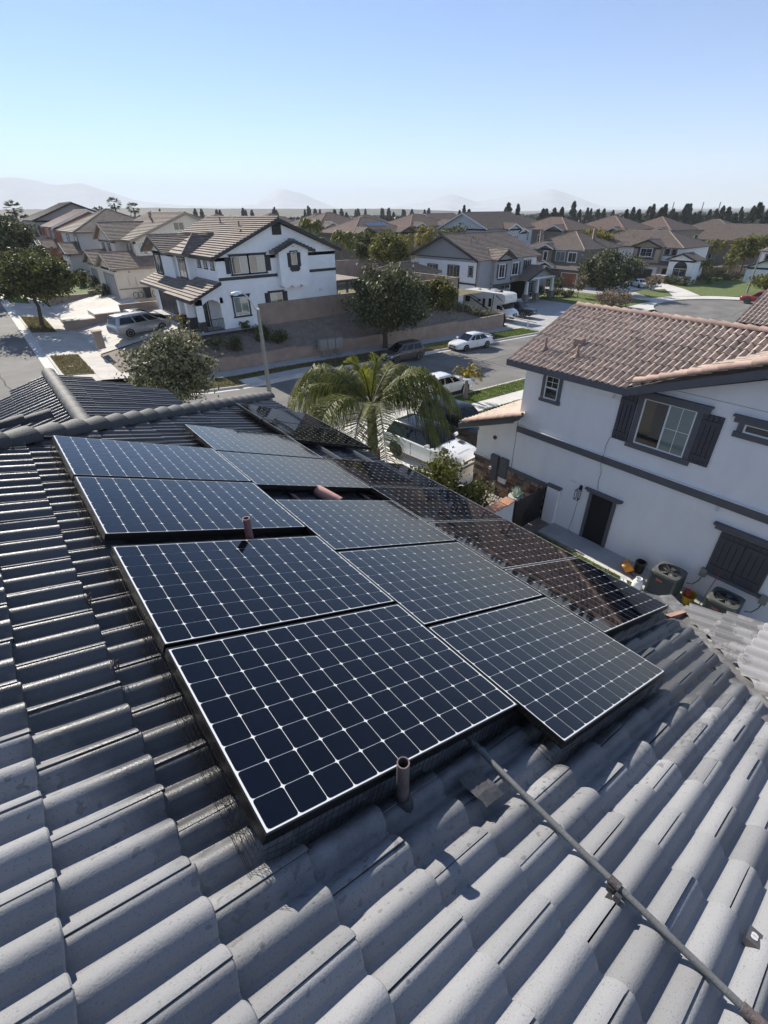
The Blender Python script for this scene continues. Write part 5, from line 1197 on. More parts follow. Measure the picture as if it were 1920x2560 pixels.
def gable_fill(b, axis, lo, hi, at, ze, ov=0.45, pitch=TN, th=0.2, dirn=1):
    """triangle of wall under a gable; at = plane coordinate, lo..hi wall span, dirn = +1 thickness towards +axis"""
    m = (lo+hi)/2; zt = ze+((hi-lo)/2+ov)*pitch-0.10; zl_ = ze-0.02
    if axis == 'x': pts = [(at, lo, zl_-0.3), (at, hi, zl_-0.3), (at, hi, zl_+ov*pitch-0.1), (at, m, zt), (at, lo, zl_+ov*pitch-0.1)]; b.prism(pts, (th*dirn, 0, 0))
    else: pts = [(lo, at, zl_-0.3), (hi, at, zl_-0.3), (hi, at, zl_+ov*pitch-0.1), (m, at, zt), (lo, at, zl_+ov*pitch-0.1)]; b.prism(pts, (0, th*dirn, 0))
def rake(b, axis, lo, hi, at, ze, ov=0.45, pitch=TN, t=0.05, h=0.24):
    """dark fascia boards along a gable edge"""
    m = (lo+hi)/2; a0, a1 = lo-ov, hi+ov; zr = ze+(m-a0)*pitch
    for (p, q) in ((a0, m), (m, a1)):
        zp = ze if p == a0 else zr; zq = zr if q == m else ze
        if axis == 'x': b.prism([(at, p, zp+.03), (at, q, zq+.03), (at, q, zq-h), (at, p, zp-h)], (t, 0, 0))
        else: b.prism([(p, at, zp+.03), (q, at, zq+.03), (q, at, zq-h), (p, at, zp-h)], (0, t, 0))
def vents(house, pts, m):
    for (x, y, z, h) in pts:
        b = MB(); b.tube([(x, y, z-0.15), (x, y, z+h)], 0.07, 8); b.tube([(x, y, z-.02), (x, y, z+.12)], [.17, .08], 8); wb(b, 'roof_vent', M[m], house, True)
def garage_door(house, F, a0, a1, z0, z1, m, rows=4, cols=4, lites=False, frame='trim_white'):
    b = MB(); F.box(b, a0-0.15, a0, z0, z1+0.15, 0.003, 0.06); F.box(b, a1, a1+0.15, z0, z1+0.15, 0.003, 0.06); F.box(b, a0, a1, z1, z1+0.15, 0.003, 0.06); wb(b, 'door_surround', M[frame], house)
    b = MB(); F.box(b, a0, a1, z0, z1, 0.002, 0.012); d = wb(b, 'garage_door', M[m], house)
    for i in range(cols):
        for j in range(rows):
            b = MB(); w = (a1-a0)/cols; h = (z1-z0)/rows; F.box(b, a0+i*w+.06, a0+(i+1)*w-.06, z0+j*h+.06, z0+(j+1)*h-.06, 0.012, 0.026); sub(b, 'door_panel', M['pane' if (lites and j == rows-1) else m], d)
FS = lambda y, g: Fc((0, y, g), (1, 0, 0), (0, -1, 0))       # faces the viewer along -Y; a = world X
FW = lambda x, g: Fc((x, 0, g), (0, 1, 0), (-1, 0, 0))       # faces -X; a = world Y
# ---------------- white corner house
g = -8.44; wh = thing('white_house', 'white stucco corner house with black trim and a brown tiled gable', 'house', (22, 49, g))
b = MB(); b.box(16.2, 27.55, 42.0, 57, g-0.4, -3.05); gable_fill(b, 'y', 16.2, 27.55, 42.0, -2.98)
b.box(15.4, 16.2, 50.3, 56.0, g+1.9, -3.05); gable_fill(b, 'x', 50.3, 56.0, 15.4, -3.0); b.box(15.6, 16.2, 46.9, 50.0, -5.2, -3.05)
b.box(15.0, 16.2, 48.9, 57, g-0.4, -5.4)
b.box(21.5, 24.35, 41.35, 42.0, -5.45, -2.75); b.prism([(21.5, 41.35, -2.75), (24.35, 41.35, -2.75), (22.92, 41.35, -2.2)], (0, 0.65, 0))
for k in range(3):      # scalloped lower edge of the box bay
    b.prism([(21.5+k*0.95+0.95*i/6, 41.35, -5.45-0.22*math.sin(math.pi*i/6)) for i in range(7)], (0, 0.65, 0))
# porch: arch wall + column
for (xa, xb) in ((13.95, 14.45), (15.95, 16.2)): b.box(xa, xb, 41.9, 42.2, g-0.4, -5.9)
ap = [(14.45, 42, -6.35)]+[(14.45+1.5*i/10, 42, -6.35+0.35*math.sin(math.pi*i/10)) for i in range(1, 10)]+[(15.95, 42, -6.35), (16.2, 42, -6.35), (16.2, 42, -4.95), (13.95, 42, -5.85), (13.95, 42, -6.35)]
b.prism([(p[0], 41.9, p[2]) for p in ap], (0, 0.3, 0))
wb(b, 'wall', M['stucco_white'], wh)
b = MB(); b.box(14.5, 16.19, 43.9, 44.0, g, -5.6); wb(b, 'porch_back_wall', M['stucco_white'], wh)
for (x, y) in ((14.0, 43.9), (14.0, 45.8)):
    b = MB(); b.box(x-.28, x+.28, y-.28, y+.28, g-0.2, -6.0); wb(b, 'column', M['stucco_white'], wh); b = MB(); b.box(x-.36, x+.36, y-.36, y+.36, g-0.2, -7.45); wb(b, 'column_base', M['trim_dark'], wh)
b = MB(); b.box(13.88, 14.5, 41.84, 42.26, g-0.2, -7.6); wb(b, 'column_base', M['trim_dark'], wh)
b = MB(); rb = RB()
roof_face(b, [(15.75, 57.4, -3.0), (15.75, 41.55, -3.0), (21.9, 41.55, -0.42), (21.9, 57.4, -0.42)]); roof_face(b, [(28.0, 41.55, -2.92), (28.0, 57.4, -2.92), (21.9, 57.4, -0.42), (21.9, 41.55, -0.42)])
ridge_bar(rb, (21.9, 41.5, -0.36), (21.9, 57.4, -0.36))
roof_face(b, [(14.5, 49.8, -2.98), (17.6, 49.8, -2.98), (18.6, 53.1, -1.72), (14.5, 53.1, -1.72)]); roof_face(b, [(17.6, 56.4, -2.98), (14.5, 56.4, -2.98), (14.5, 53.1, -1.72), (18.6, 53.1, -1.72)]); ridge_bar(rb, (14.5, 53.1, -1.66), (18.6, 53.1, -1.66))
roof_face(b, [(15.15, 46.4, -2.98), (17.0, 46.4, -2.98), (18.9, 48.3, -1.6), (17.0, 48.3, -1.6)]); roof_face(b, [(15.15, 50.2, -2.98), (15.15, 46.4, -2.98), (17.0, 48.3, -1.6)]); ridge_bar(rb, (15.15, 46.4, -2.9), (17.0, 48.3, -1.54)); ridge_bar(rb, (17.0, 48.3, -1.54), (18.9, 48.3, -1.54))
roof_face(b, [(20.95, 41.0, -2.82), (22.92, 41.0, -2.02), (22.92, 42.0, -2.02), (20.95, 42.0, -2.82)]); roof_face(b, [(24.9, 41.0, -2.82), (24.9, 42.0, -2.82), (22.92, 42.0, -2.02), (22.92, 41.0, -2.02)]); ridge_bar(rb, (22.92, 40.95, -1.97), (22.92, 42, -1.97), .09)
roof_face(b, [(13.45, 41.6, -5.95), (16.2, 41.6, -4.75), (16.2, 48.3, -4.75), (13.45, 48.3, -5.95)]); roof_face(b, [(13.8, 48.3, -5.8), (16.2, 48.3, -4.75), (16.2, 57, -4.75), (13.8, 57, -5.8)])
rf = wb(b, 'roof', M['roof_brown2'], wh); sub(rb, 'ridge_tiles', M['roof_brown'], rf)
b = MB()
b.prism([(15.75, 41.5, -2.97), (21.9, 41.5, -0.39), (21.9, 41.5, -0.67), (15.75, 41.5, -3.25)], (0, .05, 0)); b.prism([(21.9, 41.5, -0.39), (28, 41.5, -2.89), (28, 41.5, -3.17), (21.9, 41.5, -0.67)], (0, .05, 0))
b.prism([(20.95, 40.96, -2.8), (22.92, 40.96, -2.0), (22.92, 40.96, -2.2), (20.95, 40.96, -3.0)], (0, .04, 0)); b.prism([(22.92, 40.96, -2.0), (24.9, 40.96, -2.8), (24.9, 40.96, -3.0), (22.92, 40.96, -2.2)], (0, .04, 0))
b.prism([(13.45, 41.56, -5.93), (16.2, 41.56, -4.73), (16.2, 41.56, -4.95), (13.45, 41.56, -6.15)], (0, .04, 0)); b.box(15.72, 15.76, 41.55, 57.4, -3.24, -3.0); b.box(13.42, 13.46, 41.6, 48.3, -6.16, -5.95)
b.prism([(14.46, 49.8, -2.95), (14.46, 53.1, -1.7), (14.46, 53.1, -1.95), (14.46, 49.8, -3.2)], (.04, 0, 0)); b.prism([(14.46, 53.1, -1.7), (14.46, 56.4, -2.95), (14.46, 56.4, -3.2), (14.46, 53.1, -1.95)], (.04, 0, 0))
wb(b, 'fascia', M['trim_dark'], wh)
F = FS(42.0, g)
b = MB(); F.box(b, 16.2, 21.48, 3.72, 3.95, .003, .06); F.box(b, 24.37, 27.55, 3.80, 4.02, .003, .06); wb(b, 'belly_band', M['trim_dark'], wh)
window(wh, F, 17.5, 18.9, 4.15, 5.42, panes=('pane', 'blind'), trim=0.13, hood=0.05); window(wh, F, 19.05, 20.45, 4.15, 5.42, panes=('pane', 'blind'), trim=0.13, hood=0.05)
shutter(wh, F, 16.95, 17.34, 4.2, 5.4, 'trim_dark', n=3); shutter(wh, F, 20.6, 20.98, 4.2, 5.4, 'trim_dark', n=3)
window(wh, F, 17.15, 18.45, 0.95, 2.42, panes=('blind', 'blind'), trim=0.14, hood=0.05); window(wh, F, 20.55, 21.75, 1.6, 2.45, panes=('blind', 'pane'), trim=0.12, hood=0.04, shut=0.36, shutm='trim_dark')
b = MB(); F.box(b, 21.45, 22.3, 6.84, 7.62, .003, .05); F.box(b, 21.38, 22.37, 7.62, 7.70, .003, .09); gv_ = wb(b, 'gable_vent', M['trim_dark'], wh)
for k in range(7): b = MB(); b.obox(F.p(21.5, 6.88+k*0.105, .05), (0.75, 0, 0), F.n*0.03+V((0, 0, -.05)), (0, 0, 0.02)); sub(b, 'louvre', M['trim_dark'], gv_)
FB = FS(41.35, g); window(wh, FB, 22.62, 23.2, 4.55, 5.55, mull=(), panes=('pane',), trim=0.1); shutter(wh, FB, 22.28, 22.5, 4.4, 5.5, 'trim_dark', n=2); shutter(wh, FB, 23.32, 23.55, 4.4, 5.5, 'trim_dark', n=2)
b = MB(); FB.box(b, 22.45, 23.38, 4.15, 4.45, .003, .12); FB.box(b, 22.55, 23.28, 4.05, 4.15, .003, .1); wb(b, 'window_box', M['trim_dark'], wh)
b = MB(); b.disc(FB.p(22.92, 5.95, .002), (0, -1, 0), .05, 10, .02); wb(b, 'gable_ornament', M['trim_dark'], wh)
b = MB(); F.box(b, 25.6, 25.85, 2.2, 2.42, .003, .18); wb(b, 'wall_outlet', M['vinyl'], wh)
Fw = FW(16.2, g)
for a in (42.55, 44.05, 45.5): window(wh, Fw, a, a+.55, 4.55, 5.3, mull=(), trim=0.09)
Fp = FW(15.4, g); window(wh, Fp, 54.0, 55.3, 3.5, 5.05, trim=0.14, hood=.05, shut=.3, shutm='trim_dark'); Fq = FW(15.6, g); window(wh, Fq, 47.6, 49.2, 3.6, 5.1, trim=0.14, hood=.05)
b = MB(); Fq.box(b, 46.9, 50.0, 3.05, 3.3, .0, .12); wb(b, 'window_box', M['trim_dark'], wh)
garage_door(wh, FW(15.0, g), 50.2, 55.1, 0.1, 2.3, 'garage_dark', frame='trim_dark')
window(wh, FS(43.9, g), 14.9, 15.55, 0.0, 2.05, mull=(), panes=('pane',), trim=0.1)
b = MB()
for k in range(13): x = 14.5+k*0.12; b.box(x-.012, x+.012, 41.82, 41.85, g, g+0.95)
b.box(14.45, 15.97, 41.81, 41.86, g+0.93, g+0.97); b.box(14.45, 15.97, 41.81, 41.86, g+0.08, g+0.12); wb(b, 'porch_rail', M['black_metal'], wh)
vents(wh, [(20.4, 46, -1.1, .5), (20.8, 51, -.9, .6), (19.6, 44, -1.4, .2)], 'roof_rose')
# ---------------- beige house
g = -8.25; bh = thing('beige_house', 'beige two storey house with brown tiles behind the white corner house', 'house', (20, 72, g))
b = MB(); b.box(16.6, 29.5, 67, 80, g-.4, -2.72); gable_fill(b, 'y', 16.6, 29.5, 67, -2.6); b.box(15.4, 16.6, 71, 79, g-.4, -2.75); gable_fill(b, 'x', 71, 79, 15.4, -2.6)
b.box(13.4, 18, 65, 71.5, g-.4, -5.25); gable_fill(b, 'x', 65, 71.5, 13.4, -5.15); b.box(13.4, 16, 71.5, 79, g-.4, -5.3); gable_fill(b, 'x', 73, 79, 13.4, -5.15); wb(b, 'wall', M['stucco_beige'], bh)
b = MB(); rb = RB(); roofs(b, 16.6, 29.5, 67, 81, -2.6, 'y', rb=rb); roofs(b, 15.4, 20, 71, 79, -2.6, 'x', rb=rb); roofs(b, 13.4, 18, 65, 71.5, -5.15, 'x', rb=rb, hips=(0, 0)); roofs(b, 13.4, 16.2, 73, 79, -5.15, 'x', rb=rb)
rf = wb(b, 'roof', M['roof_brown2'], bh); sub(rb, 'ridge_tiles', M['roof_brown'], rf)
b = MB(); rake(b, 'y', 16.6, 29.5, 66.5, -2.6); rake(b, 'x', 71, 79, 14.9, -2.6); rake(b, 'x', 65, 71.5, 12.9, -5.15); rake(b, 'x', 73, 79, 12.9, -5.15); wb(b, 'fascia', M['trim_tan'], bh)
F = FS(67, g); window(bh, F, 16.95, 18.0, 4.2, 5.5, panes=('blind', 'pane'), trim=.12, trimm='stucco_beige'); b = MB(); F.box(b, 16.6, 18.4, 3.75, 4.0, .003, .06); wb(b, 'belly_band', M['trim_tan'], bh)
b = MB(); F.box(b, 21.6, 22.1, 6.6, 7.3, .003, .05); wb(b, 'gable_vent', M['trim_tan'], bh); b = MB(); F.box(b, 22.2, 22.7, 6.6, 7.3, .003, .05); wb(b, 'gable_vent', M['trim_tan'], bh)
Fw = FW(16.6, g)
for a in (68, 69.5): window(bh, Fw, a, a+.8, 4.0, 5.3, mull=(), trim=.1, trimm='trim_tan')
Fx = FW(15.4, g); window(bh, Fx, 73, 74.4, 4.0, 5.3, trim=.12, trimm='trim_tan'); window(bh, Fx, 76, 77.4, 4.0, 5.3, trim=.12, trimm='trim_tan')
garage_door(bh, FW(13.4, g), 66, 70.6, .05, 2.3, 'garage_grey', frame='trim_tan'); garage_door(bh, FW(13.4, g), 74.6, 77.6, .05, 2.3, 'garage_grey', frame='trim_tan')
Fg = FS(65, g); b = MB(); Fg.box(b, 14.6, 15.3, 1.3, 2.2, .003, .12); Fg.box(b, 15.4, 15.8, 1.25, 2.15, .003, .1); wb(b, 'meter_cabinet', M['stucco_beige'], bh); b = MB(); Fg.box(b, 13.4, 18, .95, 1.08, .003, .06); wb(b, 'belly_band', M['trim_tan'], bh); b = MB(); b.disc(Fg.p(14.9, 2.7, .002), (0, -1, 0), .08, 10, .03); wb(b, 'alarm_bell', M['stucco_red'], bh)
vents(bh, [(20.4, 71, -.9, .5), (20.9, 73, -.6, .7), (21.6, 76, -.4, .6), (22.4, 78, -.2, .5), (17.5, 70, -2.2, .2)], 'roof_rose')
br = thing('garden_clutter', 'black barbecue and bikes standing against the beige garage wall', 'barbecue', (16.2, 64.5, g)); MB().box(-.35, .35, -.25, .25, .75, 1.05).build('grill_lid', M['plastic_black'], br); MB().box(-.3, .3, -.2, .2, 0, .75).build('cart', M['black_metal'], br)
for dx in (-.8, -1.3, .8): MB().tube([(dx+.3*math.cos(t), 0, .33+.33*math.sin(t)) for t in np.linspace(0, 6.28, 16)], .03, 5).build('bike_wheel', M['tyre'], br)
# ---------------- grey house, red brick house, dark roof house farther up the left street
def simple_house(name, label, x0, x1, y0, y1, g, ze, wallm, roofm, axis='x', hips=(1, 1), trimm='trim_dark', wins_s=(), wins_w=(), extra=None, shut=0.3, solar=None, vts=(), rakes=True, gables=()):
    h = thing(name, label, 'house', ((x0+x1)/2, (y0+y1)/2, g)); b = MB(); b.box(x0, x1, y0, y1, g-.5, ze-.02)
    if not hips[0]: gable_fill(b, axis, *((y0, y1, x0) if axis == 'x' else (x0, x1, y0)), ze)
    if not hips[1]: gable_fill(b, axis, *((y0, y1, x1) if axis == 'x' else (x0, x1, y1)), ze, dirn=-1)
    gb = MB(); rb = RB()
    for (gx, axis2, lo, hi, depth, zg) in gables:     # front gables: on the west (axis2 'x') or south ('y') face
        if axis2 == 'x': b.box(gx, gx+depth, lo, hi, g-.5, zg-.02); gable_fill(b, 'x', lo, hi, gx, zg); roofs(gb, gx, gx+depth+2.5, lo, hi, zg, 'x', rb=rb)
        else: b.box(lo, hi, gx, gx+depth, g-.5, zg-.02); gable_fill(b, 'y', lo, hi, gx, zg); roofs(gb, lo, hi, gx, gx+depth+2.5, zg, 'y', rb=rb)
    wb(b, 'wall', M[wallm], h); roofs(gb, x0, x1, y0, y1, ze, axis, hips=hips, rb=rb); rf = wb(gb, 'roof', M[roofm], h); sub(rb, 'ridge_tiles', M[roofm], rf)
    if rakes:
        b = MB()
        if not hips[0]: rake(b, axis, *((y0, y1, x0-.5) if axis == 'x' else (x0, x1, y0-.5)), ze)
        for (gx, axis2, lo, hi, depth, zg) in gables: rake(b, axis2, lo, hi, gx-.5, zg)
        if b.v: wb(b, 'fascia', M[trimm], h)
    for (y, a0, a1, z0, z1) in wins_s: window(h, FS(y, g), a0, a1, z0, z1, trim=.1, trimm=trimm, shut=shut if a1-a0 > .9 else 0, slats=False, panes=('pane', 'blind'))
    for (x, a0, a1, z0, z1) in wins_w: window(h, FW(x, g), a0, a1, z0, z1, trim=.1, trimm=trimm, shut=shut if a1-a0 > .9 else 0, slats=False, panes=('blind', 'pane'))
    if extra: extra(h, g)
    if vts: vents(h, vts, 'roof_rose')
    return h
def panel_array(label, O, a, d, n, nx, ny, w=1.0, l=1.6, skip=()):
    O, a, d, n = V(O), V(a).normalized(), V(d).normalized(), V(n).normalized(); r = thing('solar_array', label, 'solar panels', O); dk = M['frame_black']
    if 'panel_far' not in M: M['panel_far'] = mat('far_solar_panel', (0.012, 0.017, 0.035), 0.3, coat=1.0)
    for i in range(nx):
        for j in range(ny):
            if (i, j) in skip: continue
            o = a*(i*(w+.02))+d*(j*(l+.02)); b = MB(); b.obox(o+n*.10, a*w, d*l, n*.04); b.build('panel', M['panel_far'], r)
    return r
def ex3(h, g):
    garage_door(h, FW(12.4, g), 85.4, 89.6, .05, 2.2, 'garage_grey', frame='trim_white')
simple_house('grey_house', 'grey two storey house third along the left street', 14.2, 26, 85, 98, -7.75, -2.05, 'stucco_bluegrey', 'roof_brown2', 'x', (1, 1), wins_w=[(14.2, 86, 87.6, 3.6, 5.2), (14.2, 92, 93.6, 3.6, 5.2)], gables=[(12.4, 'x', 84.8, 90.2, 2.2, -4.55), (14.0, 'y', 0, 0, 0, 0)][:1], extra=ex3, vts=[(19, 89, -.6, .4)])
simple_house('brick_house', 'rust red house with pale window trims fourth along the left street', 14.6, 26, 106, 118, -7.3, -1.75, 'stucco_red', 'roof_rose', 'y', (0, 0), trimm='trim_white', wins_s=[(106, 16.0, 17.4, 3.8, 5.1)], wins_w=[(14.6, 108, 109.6, 3.6, 5.2), (14.6, 113, 114.6, 3.6, 5.2)], gables=[(12.4, 'x', 105, 109.5, 2.4, -4.6), (12.4, 'x', 111, 116, 2.4, -4.6)])
simple_house('dark_gable_house', 'grey house with a tall dark green gable end far up the left street', 14.6, 29, 127, 141, -6.7, -0.9, 'stucco_slate', 'roof_dark', 'y', (0, 0), wins_s=[(127, 15.2, 16.6, 3.4, 4.9)], wins_w=[(14.6, 129, 131, 3.4, 4.9), (14.6, 135, 137, 3.4, 4.9)], gables=[(12.6, 'x', 127.5, 132, 2.2, -3.6)])
simple_house('distant_house', 'low grey roofed house at the far end of the left street', 14, 30, 158, 172, -6.5, -2.2, 'stucco_slate', 'roof_dark', 'x', (1, 1), shut=0)
simple_house('distant_house', 'house with a brown hip roof just behind the white ridge line', 34, 46, 112, 124, -8, -2.2, 'stucco_beige', 'roof_rose', 'x', (1, 1), shut=0)
# ---------------- house A with the motorhome
g = -12.1; ha = thing('grey_white_house', 'grey and white house with a long brown gable roof behind the motorhome', 'house', (65, 58, g))
b = MB(); b.box(58, 71.5, 51.6, 66, g-.4, -6.15); wb(b, 'wall', M['stucco_white'], ha)
b = MB(); gable_fill(b, 'x', 51.6, 65.6, 57.98, -6.1); b.box(58.02, 60.6, 51.2, 51.6, g, -6.2); b.box(60.6, 64.3, 50.6, 51.6, -9.4, -6.2); gable_fill(b, 'y', 60.8, 64.2, 50.6, -6.1); b.box(64.3, 67.6, 51.0, 51.6, -9.4, -6.2); b.box(65, 75, 51.6, 52, g, -7.9); gable_fill(b, 'y', 66.6, 73.4, 49.3, -9.0); wb(b, 'wall_front', M['stucco_slate'], ha)
b = MB(); rb = RB()
roof_face(b, [(57.4, 51.1, -6.1), (72, 51.1, -6.1), (72, 58.6, -3.05), (57.4, 58.6, -3.05)]); roof_face(b, [(72, 66.2, -6.1), (57.4, 66.2, -6.1), (57.4, 58.6, -3.05), (72, 58.6, -3.05)]); ridge_bar(rb, (57.4, 58.6, -3.0), (72, 58.6, -3.0))
roofs(b, 60.8, 64.2, 50.4, 54.5, -6.1, 'y', pitch=.55, rb=rb)
roofs(b, 66.4, 73.6, 48.9, 52.0, -9.0, 'y', rb=rb); roof_face(b, [(64.4, 50.4, -8.9), (75, 50.4, -8.9), (75, 52.2, -8.0), (64.4, 52.2, -8.0)])
rf = wb(b, 'roof', M['roof_brown2'], ha); sub(rb, 'ridge_tiles', M['roof_brown'], rf)
b = MB(); rake(b, 'x', 51.55, 65.65, 57.35, -6.1); rake(b, 'y', 60.8, 64.2, 49.92, -6.1, pitch=.55); rake(b, 'y', 66.4, 73.6, 48.42, -9.0); wb(b, 'fascia', M['trim_dark'], ha)
Fg = FW(58, g); b = MB(); Fg.box(b, 51.6, 66, 2.72, 2.95, .003, .08); Fg.box(b, 52, 65.4, 6.0, 6.12, .003, .07); Fg.box(b, 51.6, 51.75, 0, 6, .003, .05); wb(b, 'belly_band', M['trim_dark'], ha)
window(ha, Fg, 52.5, 53.2, 3.9, 5.1, mull=(), trim=.12); window(ha, Fg, 55.6, 57.1, 3.5, 5.1, trim=.08, shut=.42, slats=False); window(ha, Fg, 60.2, 61.6, 3.6, 5.0, trim=.08, shut=.42, slats=False); window(ha, Fg, 64.2, 65.1, 3.9, 5.0, trim=.08)
Fb = FS(50.6, g); window(ha, Fb, 61.6, 62.8, 3.6, 5.3, trim=.1, trimm='trim_white', shut=.4, slats=False); Fc2 = FS(51.0, g); window(ha, Fc2, 65.0, 66.4, 3.7, 5.3, trim=.1, trimm='trim_white', shut=.4, slats=False); window(ha, FS(51.6, g), 68.8, 69.9, 4.1, 5.4, trim=.08, shut=.3, slats=False)
b = MB(); Fb.box(b, 60.5, 64.4, 2.5, 2.75, .0, .12); Fb.box(b, 61.3, 63.1, 3.3, 3.5, .003, .1); wb(b, 'window_box', M['trim_dark'], ha)
garage_door(ha, FS(51.6, g), 61, 65.6, .05, 2.3, 'garage_grey', lites=True)
for x in (66.8, 69.4, 73.2):
    b = MB(); b.hexa([(x-.22, 49.0, g+1.0), (x+.22, 49.0, g+1.0), (x+.22, 49.44, g+1.0), (x-.22, 49.44, g+1.0), (x-.15, 49.07, -9.05), (x+.15, 49.07, -9.05), (x+.15, 49.37, -9.05), (x-.15, 49.37, -9.05)]); wb(b, 'column', M['trim_white'], ha); b = MB(); b.box(x-.4, x+.4, 48.85, 49.6, g, g+1.0); wb(b, 'column_base', M['stucco_taupe'], ha)
b = MB(); b.box(66.4, 73.6, 49.0, 49.3, -9.1, -8.85); wb(b, 'porch_beam', M['trim_white'], ha); window(ha, FS(51.6, g), 70.3, 71.6, .6, 2.2, trim=.1)
vents(ha, [(60.4, 55.4, -4.4, .8), (62.5, 57, -3.7, .5), (66, 57.6, -3.5, .4), (61.6, 53, -5.3, .5)], 'roof_brown')
# ---------------- house B, dark brown
g = -12.4; hb = thing('dark_brown_house', 'dark brown house with white window frames and rooftop panels at the cul-de-sac', 'house', (93, 60, g))
b = MB(); b.box(89.3, 101, 54.6, 66.5, g-.4, -6.35); b.box(88.6, 89.3, 60.6, 63.4, -9.2, -6.35); b.box(88.3, 89.3, 54.6, 57.2, -9.2, -6.35); gable_fill(b, 'x', 60.6, 63.4, 88.6, -6.3); b.box(88.4, 89.3, 54.0, 60, g-.4, -9.3); wb(b, 'wall', M['stucco_taupe'], hb)
b = MB(); rb = RB(); roofs(b, 89.3, 101, 54.6, 66.5, -6.3, 'y', hips=(1, 1), rb=rb, ov=.6); roofs(b, 88.6, 93, 60.6, 63.4, -6.3, 'x', rb=rb); roof_face(b, [(87.4, 66.4, -9.3), (87.4, 53.6, -9.3), (89.3, 53.6, -8.4), (89.3, 66.4, -8.4)]); roofs(b, 87.4, 90, 59, 62.4, -9.2, 'x', rb=rb); rf = wb(b, 'roof', M['roof_brown'], hb); sub(rb, 'ridge_tiles', M['roof_brown2'], rf)
b = MB(); rake(b, 'x', 60.6, 63.4, 88.1, -6.3); rake(b, 'x', 59, 62.4, 86.9, -9.2); b.box(87.36, 87.4, 53.6, 66.4, -9.5, -9.3); b.box(88.66, 88.7, 54, 67.1, -6.5, -6.3); wb(b, 'fascia', M['trim_white'], hb)
window(hb, FW(88.6, g), 61.6, 62.4, 4.0, 5.6, mull=(), trim=.12, trimm='trim_white'); window(hb, FW(89.3, g), 58.2, 60.1, 4.0, 5.6, trim=.12, trimm='trim_white', panes=('blind', 'blind')); window(hb, FW(88.3, g), 55.2, 56.8, 4.1, 5.6, trim=.12, trimm='trim_white')
garage_door(hb, FW(88.4, g), 54.5, 57.6, .05, 2.2, 'stucco_red', frame='trim_white'); b = MB(); FW(88.4, g).box(b, 59.2, 60.2, 0, 2.2, .003, .04); wb(b, 'door', M['door_dark'], hb)
b = MB(); b.tube([(91.5, 65.6, -6), (91.5, 65.6, -3.6)], .4, 4); b.tube([(96, 57, -5), (96, 57, -3.2)], .4, 4); wb(b, 'chimney', M['roof_brown2'], hb)
sl = Matrix.Rotation(0, 3, 'Z'); panel_array('blue solar panels on the dark brown house roof', (92.8, 64.0, -5.05), (0, -1, 0), (-1, 0, -TN), (-TN, 0, 1), 6, 2)
# ---------------- house C, white and taupe
g = -12.5; hc = thing('white_taupe_house', 'white and taupe house with a dark garage door facing the cul-de-sac', 'house', (114, 54, g))
b = MB(); b.box(109, 121, 46, 66.5, g-.4, -6.7); b.box(107.2, 110, 42.4, 47.0, g-.4, -8.5); gable_fill(b, 'x', 42.4, 47.0, 107.2, -8.45); b.box(108, 109, 49.3, 54.8, g-.4, -9.5); wb(b, 'wall', M['stucco_white'], hc)
b = MB(); b.box(107.6, 109, 49.4, 54.7, -9.3, -6.6); gable_fill(b, 'x', 49.4, 54.7, 107.6, -6.55); wb(b, 'wall_front', M['stucco_tan'], hc)
b = MB(); rb = RB(); roofs(b, 109, 121, 46, 66.5, -6.6, 'y', hips=(1, 1), rb=rb, ov=.5); roofs(b, 107.6, 113, 49.4, 54.7, -6.5, 'x', rb=rb); roofs(b, 107.2, 110.6, 42.4, 47.0, -8.4, 'x', rb=rb); roof_face(b, [(106.8, 55.3, -9.7), (106.8, 47, -9.7), (109, 47, -8.9), (109, 55.3, -8.9)]); rf = wb(b, 'roof', M['roof_brown'], hc); sub(rb, 'ridge_tiles', M['roof_brown2'], rf)
b = MB(); rake(b, 'x', 49.4, 54.7, 107.1, -6.5); rake(b, 'x', 42.4, 47.0, 106.7, -8.4); wb(b, 'fascia', M['trim_dark'], hc)
window(hc, FW(107.6, g), 50.9, 53.2, 4.3, 5.7, trim=.08, trimm='trim_white', grid=(4, 2, 50.95, 53.15), shut=.5, slats=False); b = MB(); FW(107.6, g).box(b, 50.3, 53.8, 3.8, 4.1, .003, .1); wb(b, 'window_box', M['trim_dark'], hc)
for a in (59.3, 62.4): window(hc, FW(109, g), a, a+1.7, 4.2, 5.6, trim=.08, trimm='trim_white', shut=.5, slats=False)
for a in (46.9, 48.2): window(hc, FW(109, g), a, a+.9, 4.6, 5.7, mull=(), trim=.12)
garage_door(hc, FW(108, g), 50.1, 53.9, .05, 2.1, 'garage_dark')
Fa = FW(107.2, g); window(hc, Fa, 43.6, 45.7, 1.3, 2.6, trim=0); b = MB()
arch = [Fa.p(44.65+1.05*math.cos(t), 2.65+1.05*math.sin(t), .004) for t in np.linspace(0, math.pi, 14)]; b.prism(arch, (-.02, 0, 0)); o = wb(b, 'arch_window', M['pane'], hc); b = MB(); b.tube([Fa.p(44.65+1.12*math.cos(t), 2.62+1.12*math.sin(t), .02) for t in np.linspace(0, math.pi, 16)], .1, 6); b.tube([Fa.p(43.53, 1.2, .02), Fa.p(43.53, 2.62, .02)], .1, 6); b.tube([Fa.p(45.77, 1.2, .02), Fa.p(45.77, 2.62, .02)], .1, 6); sub(b, 'arch_trim', M['trim_dark'], o)
b = MB(); FW(109, g).box(b, 47.6, 48.7, 0, 2.3, .003, .05); wb(b, 'door', M['door_dark'], hc); vents(hc, [(112.5, 58, -5.0, .25), (111.8, 54, -5.2, .25), (113.5, 62, -4.6, .25)], 'roof_rose')
